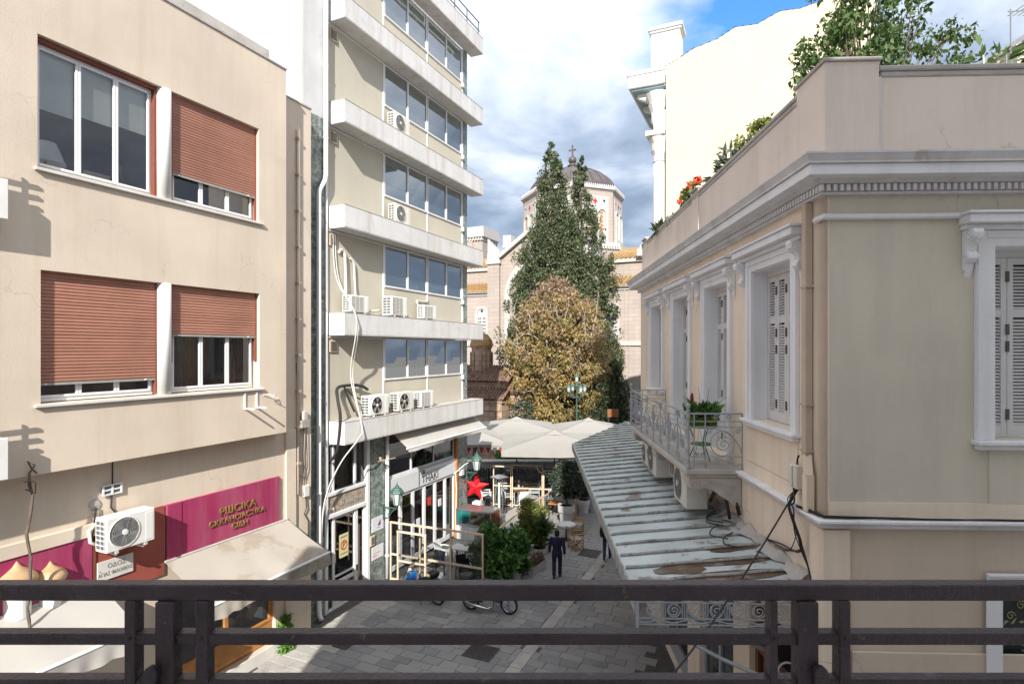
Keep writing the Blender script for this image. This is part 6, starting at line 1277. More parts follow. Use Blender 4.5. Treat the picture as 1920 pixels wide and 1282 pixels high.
profile_tree('low dark shrub under the plane tree by the square railings', 'laurel_shrub', 'shrub', 5.9, 41.5, [(.4, 1.2), (1.6, 1.6), (3.0, 1.5), (4.0, .6)], 70, 55, 'leaf_laurel', .17, 45, .40, .1)
profile_tree('bushy green shrub at the foot of the old stone chapel', 'laurel_shrub', 'shrub', .6, 42.2, [(.3, 1.0), (1.6, 1.5), (3.2, 1.2), (4.6, .5)], 60, 50, 'leaf_olive', .18, 46, .42, .1)
t = thing('street_lamp', 'tall green street lamp with five lanterns in front of the plane tree', 'street lamp', T(4.55, 40, 0))
m = MB(); m.lathe([(.22, 0), (.22, .5), (.12, .8), (.10, 1.2), (.055, 1.4), (.05, 5.9), (.09, 5.95), (.05, 6.0), (.04, 6.3)], (0, 0, 0), 12); m.obj('pole', 'lamp_green', t, smooth=True)
lantern_parts(t, (0, 0, 6.25), .95)
for k in range(4):
    a = k*math.pi/2+.35; x, y = .62*math.cos(a), .62*math.sin(a); lantern_parts(t, (x, y, 5.55), .92)
    m = MB(); m.path([(0, 0, 5.2), (x*.5, y*.5, 5.1), (x, y, 5.3), (x, y, 5.48)], .03, 6); m.path([(0, 0, 5.85), (x*.6, y*.6, 5.95), (x*.8, y*.8, 5.7)], .02, 5); m.obj('lamp_arm', 'lamp_green', t)
wall_lamp(Matrix.Translation((4.55, 20.3, 6.75)) @ Matrix.Rotation(rad(-180-20), 4, 'Z') @ T(0, .2, 0), 'small black wall lantern sticking out past the far corner of the villa', .55)
t = thing('parked_car', 'blue parked car just visible beyond the far end of the metal canopy', 'car', T(9.6, 52.2, 0, rad(-24)))
m = MB(); m.prism([(-2.1, .3), (-2.1, .75), (-1.95, .85), (-1.2, .95), (-.65, 1.42), (.7, 1.45), (1.35, .98), (2.0, .88), (2.12, .7), (2.12, .3)], -.8, .8, 'y'); m.obj('body', 'car_blue', t, bev=.06); m = MB(); m.prism([(-1.08, .97), (-.6, 1.36), (.02, 1.38), (.02, .97)], -.806, .806, 'y'); m.prism([(.1, .97), (.1, 1.38), (.65, 1.38), (1.2, .97)], -.806, .806, 'y'); m.obj('side_window', 'window_dark', t)
w_ = MB(); w_.lathe([(0, -.1), (.2, -.1), (.31, -.08), (.31, .08), (.2, .1), (0, .1)], (0, 0, 0), 18, axis='y'); mw = w_.mesh('wheel', 'tyre')
for x in (-1.35, 1.35):
    for y in (-.75, .75): link('wheel', mw, t, T(x, y, .31))
t = thing('iron_fence', 'low black iron fence between the metal canopy and the dark laurel', 'fence', T(6.6, 39.5, 0)); m = MB(); m.bar((-2.2, 0, 1.0), (2.4, 0, 1.0), .05, .05); m.bar((-2.2, 0, .3), (2.4, 0, .3), .05, .05); m.obj('rail', 'black', t); pk = MB(); pk.bar((0, 0, 0), (0, 0, 1.2), .035, .035); mpk = pk.mesh('picket', 'black')
for k in range(20): link('picket', mpk, t, T(-2.15+.24*k, 0, 0))
t = thing('notice_board', 'brown notice board on posts in front of the dark laurel', 'notice board', T(6.95, 39.2, 0)); m = MB(); m.box(-.38, .38, -.04, .04, 3.85, 4.4); m.obj('board', 'wood_brown', t); [MB().box(x-.05, x+.05, -.03, .05, 0, 3.849).obj('post', 'black', t) for x in (-.3, .3)]
# ================================================================== restaurant terrace and street life
def umbrella(X, Y, ze, zp, s, label, rz=0.0):
    t = thing('umbrella', label, 'umbrella', T(X, Y, 0, rz), 'cream umbrellas over the terrace'); h = s/2
    def surf(u, v):                                                    # u round the square, v from the vent to the eave
        a = u*4; k = int(a) % 4; f = a-int(a); c = [(-1, -1), (1, -1), (1, 1), (-1, 1), (-1, -1)]
        x = c[k][0]+(c[k+1][0]-c[k][0])*f; y = c[k][1]+(c[k+1][1]-c[k][1])*f; r = .09+.91*v; mid = 1-abs(2*f-1)
        return (x*h*r, y*h*r, zp+(ze-zp)*v-.09*math.sin(math.pi*v)*mid-.05*mid*v)
    m = MB(); m.grid(surf, 64, 10); m.obj('canopy', 'canvas_umbrella', t, smooth=False)
    m = MB()
    for k in range(4):
        a, b = [(-1, -1), (1, -1), (1, 1), (-1, 1)][k], [(1, -1), (1, 1), (-1, 1), (-1, -1)][k]
        m.grid(lambda u, v: ((a[0]+(b[0]-a[0])*u)*h*(1+.006*math.sin(37*u)*v), (a[1]+(b[1]-a[1])*u)*h*(1+.006*math.sin(37*u)*v), ze-.05*(1-abs(2*u-1))-.28*v), 20, 2)
    m.obj('valance', 'canvas_umbrella', t)
    m = MB(); q = h*.17; m.add([(-q, -q, zp-.04), (q, -q, zp-.04), (q, q, zp-.04), (-q, q, zp-.04), (0, 0, zp+.16)], [(0, 1, 4), (1, 2, 4), (2, 3, 4), (3, 0, 4)]); m.obj('vent_cap', 'canvas_umbrella', t)
    m = MB(); m.cyl((0, 0, 0), (0, 0, zp), .045, .04, 10); m.obj('pole', 'wood_brown', t); m = MB(); m.box(-.45, .45, -.45, .45, 0, .08); m.obj('base', 'black', t)
    for k in range(8): a = k*math.pi/4; r = h*(1.36 if k % 2 else .97); m = MB(); m.bar((0, 0, zp-.28), (r*math.cos(a), r*math.sin(a), ze-.16), .03, .03); m.obj('rib', 'wood_brown', t)
umbrella(2.32, 31.1, 3.45, 3.95, 5.7, 'nearest cream umbrella, its front edge facing the street')
umbrella(-2.25, 33.2, 3.35, 3.85, 4.3, 'cream umbrella partly behind the corner of the office building')
umbrella(.30, 36.5, 3.55, 4.05, 4.8, 'farther cream umbrella on the left, below the old chapel')
umbrella(4.95, 36.8, 3.4, 3.95, 4.4, 'farther cream umbrella on the right, by the street lamp')
def chair(mx, label, mat='white_paint', group='white terrace armchairs'):
    t = thing('armchair', label, 'chair', mx, group)
    m = MB(); m.box(-.24, .24, -.24, .24, .42, .46); m.obj('seat', mat, t, bev=.01)
    m = MB(); m.add([(-.24, .22, .5), (.24, .22, .5), (.25, .34, .88), (-.25, .34, .88), (-.24, .25, .5), (.24, .25, .5), (.25, .37, .88), (-.25, .37, .88)], [(0,1,2,3),(7,6,5,4),(0,4,5,1),(2,6,7,3),(1,5,6,2),(0,3,7,4)]); m.obj('backrest', mat, t)
    for sx in (-1, 1):
        for y, h in ((-.24, .66), (.24, .66)): m = MB(); m.bar((sx*.26, y*1.05, 0), (sx*.25, y, h), .035, .035); m.obj('leg', mat, t)
        m = MB(); m.bar((sx*.26, -.28, .66), (sx*.26, .28, .66), .05, .03); m.obj('armrest', mat, t)
    return t
c0 = chair(T(-1.45, 31.6, 0, rad(100)), 'white armchair by itself behind the patio heater')
for X, Y, a, l in ((-.12, 31.3, 90, 'white armchair at the left side of the laid table'), (.62, 30.9, 8, 'white armchair at the near end of the laid table'), (1.25, 32.2, -82, 'white armchair at the right side of the laid table'), (1.28, 33.0, -90, 'second white armchair on the right of the laid table, farther back'), (-.35, 33.2, 95, 'white armchair left of the laid table, farther back'), (2.4, 32.5, -110, 'white armchair behind the olive tree'), (2.75, 30.6, 160, 'white armchair beside the tall screen on the right')): dup(c0, T(X, Y, 0, rad(a+180 if l.startswith('white armchair at the near') else a)), l)
def table(mx, w, d, h, top, label, leg='black', cat='table'):
    t = thing('terrace_table', label, cat, mx); m = MB(); m.box(-w/2, w/2, -d/2, d/2, h-.04, h); m.obj('table_top', top, t, bev=.006)
    for sx in (-1, 1):
        for sy in (-1, 1): m = MB(); m.box(sx*(w/2-.06)-.025, sx*(w/2-.06)+.025, sy*(d/2-.06)-.025, sy*(d/2-.06)+.025, 0, h-.041); m.obj('leg', leg, t)
    return t
table(T(.52, 32.2, 0, rad(-10)), .85, 2.3, .75, 'wood_orange', 'long wooden table laid with white plates and glasses')
for k, (x, y) in enumerate(((-.2, -.8), (.22, -.5), (-.2, .1), (.2, .5))):
    o = MB().lathe([(0, .0), (.11, .0), (.15, .02), (.14, .022), (0, .008)], (0, 0, 0), 18).obj('plate', 'white_paint', None, T(.52, 32.2, .752, rad(-10)) @ T(x, y, 0)); tag(o, ['white plate at the near left of the long laid table', 'white plate at the near right of the long laid table', 'white plate at the far left of the long laid table', 'white plate at the far right of the long laid table'][k], 'plate', 'plates on the long table')
for k, (x, y) in enumerate(((0, -.6), (.1, -.1), (-.05, .3), (.08, .7))):
    o = MB().lathe([(0, 0), (.035, 0), (.045, .14), (.04, .14), (.03, .01)], (0, 0, 0), 12).obj('glass_tumbler', 'lamp_glass', None, T(.52, 32.2, .752, rad(-10)) @ T(x, y, 0)); tag(o, ['nearest', 'second nearest', 'third', 'farthest'][k]+' clear tumbler along the long laid table', 'glass', 'tumblers on the long table')
o = MB().lathe([(0, 0), (.05, 0), (.055, .1), (.025, .22), (.02, .30), (.05, .33), (.06, .42), (0, .46)], (0, 0, 0), 12).obj('folded_napkin', 'white_paint', None, T(.38, 31.9, .752)); tag(o, 'upright white folded napkin on the laid table', 'napkin')
table(T(-1.4, 27.8, 0, rad(-20)), .9, .8, .74, 'wood_orange', 'bare orange wooden table behind the display counter')
table(T(2.35, 28.9, 0, rad(-20)), .9, .8, .74, 'wood_orange', 'orange wooden table behind the olive tree pot'); table(T(.75, 25.6, 0, rad(-24)), .6, .6, .72, 'wood_light', 'small pale wooden table behind the low screen')
table(T(-2.0, 22.4, 0, rad(-20)), .7, .6, .74, 'paper_white', 'small white table inside the screened terrace by the doors')
o = dup(c0, T(-2.7, 22.6, 0, rad(70)), 'white armchair inside the screens near the folding doors'); o = dup(c0, T(-1.6, 21.6, 0, rad(200)), 'white armchair inside the screens behind the motorbike box')
b0 = chair(T(-1.75, 20.9, 0, rad(20)), 'dark armchair right behind the front screen', 'bike_black', 'dark chairs inside the screens'); dup(b0, T(-2.9, 21.3, 0, rad(-30)), 'dark armchair left of the other one behind the front screen')
t = thing('bistro_table', 'small round grey topped table in front of the laid table', 'table', T(1.02, 30.1, 0)); MB().lathe([(0, .70), (.33, .70), (.34, .72), (.33, .74), (0, .74)], (0, 0, 0), 26).obj('table_top', 'ac_grille', t); MB().lathe([(.22, 0), (.2, .03), (.03, .05), (.03, .70)], (0, 0, 0), 14).obj('pedestal', 'black', t)
def screen(p0, p1, z1, label, n=1, low=None, group='wood framed clear screens', zb=.08):
    p0 = Vector((*p0, 0)); p1 = Vector((*p1, 0)); L = (p1-p0).length; t = thing('glass_screen', label, 'screen', Matrix.Translation(p0) @ Matrix.Rotation(math.atan2(p1.y-p0.y, p1.x-p0.x), 4, 'Z'), group)
    w = L/n
    for k in range(n+1): x = w*k; m = MB(); m.box(x-.027, x+.027, -.027, .027, 0, z1-.061); m.obj('post', 'wood_light', t)
    for z in [z1-.06, zb]+([low] if low else []): 
        for k in range(n): m = MB(); m.box(w*k+(.036 if z != z1-.06 else -.035), w*(k+1)-(.036 if z != z1-.06 else -.035 if k == n-1 else .036), -.03, .03, z, z+.06); m.obj('rail', 'wood_light', t)
    for k in range(n): m = MB(); m.quad((w*k+.035, 0, zb), (w*(k+1)-.035, 0, zb), (w*(k+1)-.035, 0, z1-.06), (w*k+.035, 0, z1-.06)); m.obj('pane', 'glass_screen', t)
    m = MB(); m.box(-.3, .3, -.03, .03, 0, .04); return t
screen((-4.45, 20.9), (-1.0, 19.45), 2.2, 'long wood framed clear screen across the terrace, nearest the motorbikes', 3, .98)
screen((-4.1, 20.45), (-3.05, 20.0), 2.0, 'narrower clear screen standing in front of the long one by the marble pier', 1, .9)
screen((.42, 26.3), (2.28, 30.1), 1.12, 'low slanting clear screen along the street side of the terrace', 2); screen((-.5, 23.6), (.36, 26.1), 1.12, 'low clear screen behind the potted plants', 1)
screen((-1.0, 30.95), (-.06, 30.75), 2.2, 'clear screen left of the tall framed opening on the terrace', 1, 1.1); screen((0.02, 30.72), (1.62, 30.5), 2.3, 'tall wood framed clear screen in front of the laid table', 1, 1.0); screen((1.70, 30.48), (2.75, 30.3), 2.05, 'clear screen right of the tall one, next to the olive tree', 1, 1.0)
t = thing('bamboo_fence', 'dark bamboo fence at the back of the terrace', 'fence', T(-3.0, 35.3, 0)); m = MB(); rg = random.Random(2)
for k in range(120): m.cyl((.065*k, rg.uniform(-.02, .02), 0), (.065*k+rg.uniform(-.02, .02), 0, 1.12+rg.uniform(-.06, .06)), .03, .026, 5)
m.obj('canes', 'bamboo_dark', t, stuff=True); [MB().bar((-.1, -.04, z), (7.8, -.04, z), .05, .03).obj('rail', 'bamboo_dark', t) for z in (.3, .9)]
t = thing('low_wall', 'low pale stone wall beyond the terrace under the umbrella edges', 'wall', T(0, 38.6, 0)); m = MB(); m.box(-8, 7, 0, .5, 0, .85); m.obj('wall', 'coping_grey', t, bev=.03); m = MB(); m.box(-8.1, 7.1, -.08, .58, .853, .95); m.obj('capping', 'marble_white', t, bev=.02)
rng = np.random.default_rng(61)
t = thing('hedge', 'bright green sunlit hedge seen under the umbrellas', 'hedge', T(1.6, 40.4, 0)); C = np.stack([rng.uniform(-2.6, 2.8, 60), rng.uniform(-.5, .5, 60), rng.uniform(.3, 1.7, 60)], 1); leaves('foliage', clumps(rng, C, [.4]*60, [70]*60), .17, 'leaf_bright', t, 61); MB().box(-2.4, 2.6, -.1, .1, 0, .5).obj('stems', 'bark', t)
t = thing('bunting', 'string of red and dark pennants under the left umbrella edge', 'bunting', T(-3.2, 30.6, 3.3)); m = MB(); m.path([(.35*k, 0, -.04*math.sin(k*.8)-.05*math.sin(k*math.pi/9)) for k in range(10)], .01, 4); m.obj('string', 'black', t)
for k in range(9): m = MB(); x = .35*k; m.prism([(x+.04, -.06), (x+.3, -.06), (x+.17, -.42)], -.006, .006, 'y'); m.obj('pennant', 'bunting_red' if k % 3 else 'bunting_dark', t)
t = thing('red_star', 'large red paper star hanging below the corner lantern', 'star lantern', T(-1.72, 26.9, 2.02) @ Matrix.Rotation(rad(8), 4, 'Y')); m = MB(); pts = []
for k in range(10): a = math.pi/2+k*math.pi/5; r = .66 if k % 2 == 0 else .26; pts.append((r*math.cos(a), 0, r*math.sin(a)*1.1))
m.add(pts+[(0, -.17, 0), (0, .17, 0)], [(k, (k+1) % 10, 10) for k in range(10)]+[((k+1) % 10, k, 11) for k in range(10)]); m.obj('star', 'star_red', t); m = MB(); m.cyl((0, 0, .7), (0, 0, 1.1), .008, n=5); m.obj('string', 'black', t)
t = thing('display_counter', 'steel display counter with a teal and brown checked front beside the doors', 'counter', Matrix.Translation((-1.55, 25.6, 0)) @ Matrix.Rotation(rad(-24), 4, 'Z'))
m = MB(); m.box(-.85, .85, -.4, .45, 0, .62); m.obj('base', 'sign_white', t, bev=.01); m = MB(); m.box(-.88, .88, -.42, .47, 1.30, 1.37); m.box(-.88, -.82, -.42, .47, .63, 1.30); m.box(.82, .88, -.42, .47, .63, 1.30); m.box(-.82, .82, -.42, -.39, .63, .72); m.obj('steel_frame', 'steel', t, bev=.006)
m = MB(); m.box(-.82, -.18, -.37, -.33, .72, 1.30); m.obj('teal_panel', 'teal', t); m = MB(); m.box(-.18, .82, -.37, -.33, .72, 1.30); m.obj('check_panel', 'plaid', t); m = MB(); m.quad((-.82, -.40, .72), (.82, -.40, .72), (.82, -.40, 1.30), (-.82, -.40, 1.30)); m.obj('pane', 'glass_screen', t); m = MB(); m.box(.882, .90, -.35, .45, .05, 1.30); m.obj('dark_side', 'wood_brown', t); m = MB(); m.box(-.2, .05, -.445, -.421, .05, .60); [m.box(-.20, .05, -.46, -.446, .1+.08*k, .12+.08*k) for k in range(6)]; m.obj('service_grille', 'white_alu', t)
for k, (x, z, w) in enumerate(((-1.75, .78, .5), (-1.65, 1.0, .42), (-2.0, .78, .4))): tag(MB().box(-w/2, w/2, -.2, .2, 0, .2).obj('takeaway_box', 'paper_white', None, T(x, 27.3+.1*k, z, rad(-20)), bev=.01), ['white box under the top one, below the red star', 'topmost white box stacked below the red star', 'white box left in the pile below the red star'][k], 'box', 'white boxes by the display counter')
MB().box(-.5, .5, -.3, .3, 0, .77).obj('box_trolley', 'ac_grille', None, T(-1.8, 27.35, 0, rad(-20)), bev=.01); tag(bpy.data.objects['box_trolley'], 'grey trolley under the pile of white boxes', 'trolley')
t = thing('patio_heater', 'steel pyramid patio heater with a flat square hood', 'patio heater', T(-.62, 27.4, 0)); MB().lathe([(.28, 0), (.28, .55), (.22, .6)], (0, 0, 0), 4).obj('base', 'steel', t)
for k in range(4): a = k*math.pi/2+math.pi/4; m = MB(); m.bar((.26*math.cos(a), .26*math.sin(a), .58), (.20*math.cos(a), .20*math.sin(a), 2.32), .03, .03); m.obj('corner_bar', 'steel', t)
MB().cyl((0, 0, .6), (0, 0, 2.3), .06, n=12).obj('glass_tube', 'lamp_glass', t); MB().lathe([(.42, 2.32), (.45, 2.38), (.10, 2.48), (0, 2.49)], (0, 0, 0), 4).obj('hood', 'steel', t)
t = thing('patio_heater', 'second patio heater with white hood behind the olive tree', 'patio heater', T(2.75, 31.6, 0)); MB().cyl((0, 0, 0), (0, 0, 2.2), .06, n=10).obj('pole', 'steel', t); MB().lathe([(.40, 2.18), (.42, 2.22), (.10, 2.4), (0, 2.42)], (0, 0, 0), 18).obj('hood', 'white_paint', t); MB().lathe([(.25, 0), (.25, .6), (.1, .65)], (0, 0, 0), 14).obj('base', 'steel', t)
m = MB(); m.box(-.07, .07, -.07, .07, 0, 2.35); m.bar((0, 0, 2.2), (.9, .3, 2.5), .07, .1); o = m.obj('timber_post', 'wood_light', None, T(3.22, 29.0, 0)); tag(o, 'square timber post with an arm behind the olive tree', 'post')
# pots and plants
def pot(mx, label, h, r, build, mat='pot_white', rim=True, group='potted plants along the terrace', cat='potted plant'):
    t = thing('potted_plant', label, cat, mx, group); m = MB()
    m.lathe([(r*.72, 0), (r*.78, h*.3), (r*.86, h*.62), (r*.9, h*.66), (r*1.02, h*.68), (r*1.04, h), (r*.95, h), (r*.92, h*.9)] if rim else [(r*.75, 0), (r*.95, h), (r*.9, h), (r*.88, h*.9)], (0, 0, 0), 24); m.obj('pot', mat, t, smooth=False)
    m = MB(); m.lathe([(0, h*.91), (r*.93, h*.91)], (0, 0, 0), 20); m.obj('soil', 'soil', t); build(t, h); return t
def fol(t, spec, leaf, size, seed, elong=1.7, droop=.3, crad=.2, per=45, stem='bark', base=.4, stems=10, sr=.014, dens=9):
    rng = np.random.default_rng(seed); C = []
    for x, y, z, r in spec:
        k = max(4, int(dens*(r/.4)**2)); d = rng.normal(size=(k, 3)); d /= np.linalg.norm(d, axis=1)[:, None]; C += [(x+q[0], y+q[1], z+q[2]) for q in d*r*rng.uniform(.3, 1, (k, 1))**.4]
    leaves('foliage', clumps(rng, C, [crad*rng.uniform(.6, 1.1) for _ in C], [per]*len(C)), size, leaf, t, seed, elong, droop)
    m = MB()
    for i in range(0, len(C), max(1, len(C)//stems)): c = C[i]; m.path([(rng.uniform(-.05, .05), rng.uniform(-.05, .05), base), ((c[0])*.4, c[1]*.4, base+(c[2]-base)*.5), c], [sr, sr*.8, sr*.4], 5)
    m.obj('stem', stem, t)
def olive(t, h):
    m = MB(); m.path([(0, 0, h*.9), (.03, 0, 1.3), (-.02, .02, 1.7), (0, 0, 2.3)], [.05, .045, .04, .02], 8); m.obj('trunk', 'bark', t); fol(t, [(0, 0, 2.2, .62), (-.35, 0, 2.1, .5), (.4, .1, 2.15, .5), (0, 0, 2.75, .42), (.15, -.1, 1.75, .4)], 'leaf_olive', .10, 71, 2.4, .2, .22, 60, base=1.6, dens=17)
pot(T(2.62, 27.5, 0), 'olive tree with a round grey green head in the biggest white pot', 1.02, .40, olive)
pot(T(-.62, 20.3, 0), 'biggest leafy ficus at the near left end of the plant row', .5, .26, lambda t, h: fol(t, [(0, 0, 1.0, .5), (-.45, .1, 1.2, .45), (.25, 0, 1.45, .5), (-.15, .1, 1.75, .5), (.45, .1, 1.1, .4), (-.5, 0, .7, .3), (.2, -.1, .6, .35)], 'leaf_ficus', .145, 72, 1.8, .9, .24, 30, dens=16))
pot(T(.12, 20.9, 0), 'dark leafy ficus with a few red leaves behind the biggest one', .45, .25, lambda t, h: fol(t, [(0, 0, .95, .42), (.1, 0, 1.35, .42), (-.2, .1, 1.6, .4), (.25, 0, .7, .32)], 'leaf_ficus', .13, 73, 1.8, .9, .22, 30, dens=16))
pot(T(.55, 23.1, 0), 'tall yellow green fine leaved shrub in the middle of the plant row', .5, .26, lambda t, h: fol(t, [(0, 0, 1.0, .42), (0, 0, 1.5, .42), (-.05, 0, 1.95, .32), (.1, 0, 2.25, .2)], 'leaf_yellow', .07, 74, 1.7, .2, .18, 60, dens=22))
pot(T(1.10, 23.0, 0), 'white pot of thin upright grassy shoots behind the man', .52, .28, lambda t, h: fol(t, [(0, 0, .95, .34), (-.1, 0, 1.3, .3), (.1, 0, 1.15, .3)], 'leaf_roof', .13, 75, 3.4, -1.2, .22, 26, dens=14))
pot(T(1.38, 24.0, 0), 'white pot of bare red stems and silvery leaves', .5, .26, lambda t, h: fol(t, [(0, 0, .9, .32), (.1, 0, 1.2, .28), (-.1, .1, 1.1, .3)], 'leaf_silver', .06, 76, 2.2, -.3, .18, 26, dens=10))
pot(T(1.0, 25.6, 0), 'round light green bush beside the low screen', .45, .26, lambda t, h: fol(t, [(0, 0, 1.0, .40), (.15, 0, 1.25, .32), (-.15, 0, 1.2, .3)], 'leaf_yellow', .09, 77, 1.8, .3, .2, 45, dens=16))
pot(T(.42, 21.7, 0), 'white pot nearly hidden under the leaves of the dark ficus', .5, .24, lambda t, h: fol(t, [(0, 0, .7, .25)], 'leaf_laurel', .09, 78, 1.8, .3, .2, 40))
pot(T(3.72, 29.6, 0), 'ribbed white pot with low red and green plants beside the canopy', .72, .32, lambda t, h: fol(t, [(0, 0, .95, .22), (-.05, 0, 1.2, .15)], 'leaf_laurel', .11, 79, 2.2, -.4, .15, 30))
pot(T(4.35, 30.0, 0), 'white pot with leafy green plant half behind the canopy edge', .70, .32, lambda t, h: fol(t, [(0, 0, 1.1, .42), (.1, 0, 1.4, .35)], 'leaf_ficus', .12, 80, 1.8, .2, .2, 40))
pot(T(4.0, 31.2, 0), 'tall dark shrub under the far part of the canopy', .6, .3, lambda t, h: fol(t, [(0, 0, 1.3, .5), (-.2, 0, 1.9, .5), (.1, 0, 2.4, .45)], 'leaf_laurel', .12, 81, 1.8, .2, .22, 50, dens=16))
t = thing('planter_trough', 'long white trough planter at the street edge of the plant row', 'planter', T(.93, 21.9, 0, rad(62))); m = MB(); m.add([(-.5,-.13,0),(.5,-.13,0),(.5,.13,0),(-.5,.13,0),(-.55,-.17,.33),(.55,-.17,.33),(.55,.17,.33),(-.55,.17,.33)], [(0,3,2,1),(0,1,5,4),(1,2,6,5),(2,3,7,6),(3,0,4,7)]); m.obj('trough', 'pot_white', t); MB().box(-.52, .52, -.145, .145, .28, .31).obj('soil', 'soil', t); fol(t, [(-.2, 0, .5, .18), (.2, 0, .5, .15)], 'leaf_twig', .09, 82, 2.2, -.2, .15, 24, base=.3)
# director chairs and table by the pot
def director(mx, label):
    t = thing('director_chair', label, 'chair', mx, 'wooden director chairs with cream canvas'); W = 'wood_light'
    for sx in (-1, 1):
        m = MB(); m.bar((sx*.27, -.26, .03), (sx*.27, .26, .03), .04, .04); m.bar((sx*.27, -.22, .05), (sx*.27, -.22, .64), .035, .035); m.bar((sx*.27, .22, .05), (sx*.27, .22, .64), .035, .035); m.bar((sx*.27, -.28, .66), (sx*.27, .26, .66), .05, .03); m.bar((sx*.27, .22, .66), (sx*.27, .30, .92), .035, .035); m.bar((sx*.27, -.22, .30), (sx*.27, .22, .30), .03, .03); m.obj('side_frame', 'wood_chair', t)
    for y in (-.2, .2): m = MB(); m.bar((-.27, y, .06), (.27, y, .44), .03, .03); m.bar((.27, y+.03, .06), (-.27, y+.03, .44), .03, .03); m.obj('cross_leg', 'wood_chair', t)
    MB().grid(lambda u, v: (-.27+.54*u, -.22+.44*v, .46-.03*math.sin(math.pi*u)), 8, 4).obj('seat', 'canvas_cream', t); MB().grid(lambda u, v: (-.27+.54*u, .24+.03*v+.03*math.sin(math.pi*u), .70+.2*v), 8, 3).obj('backrest', 'canvas_cream', t); return t
material('wood_chair', (.50, .27, .09), .5, .2, 3, .1, 60)
d0 = director(T(2.72, 24.35, 0, rad(112)), 'nearer wooden director chair with cream canvas beside the round table')
dup(d0, T(3.05, 26.3, 0, rad(75)), 'farther wooden director chair with cream canvas behind the other one')
t = thing('round_table', 'round table under a grey cloth between the director chairs and the big pot', 'table', T(2.42, 25.45, 0)); MB().lathe([(0, .72), (.40, .72), (.42, .71), (.43, .60)], (0, 0, 0), 28).obj('table_top', 'grey_plaster', t, smooth=True); MB().lathe([(.25, 0), (.22, .04), (.035, .07), (.035, .71)], (0, 0, 0), 14).obj('pedestal', 'black', t)
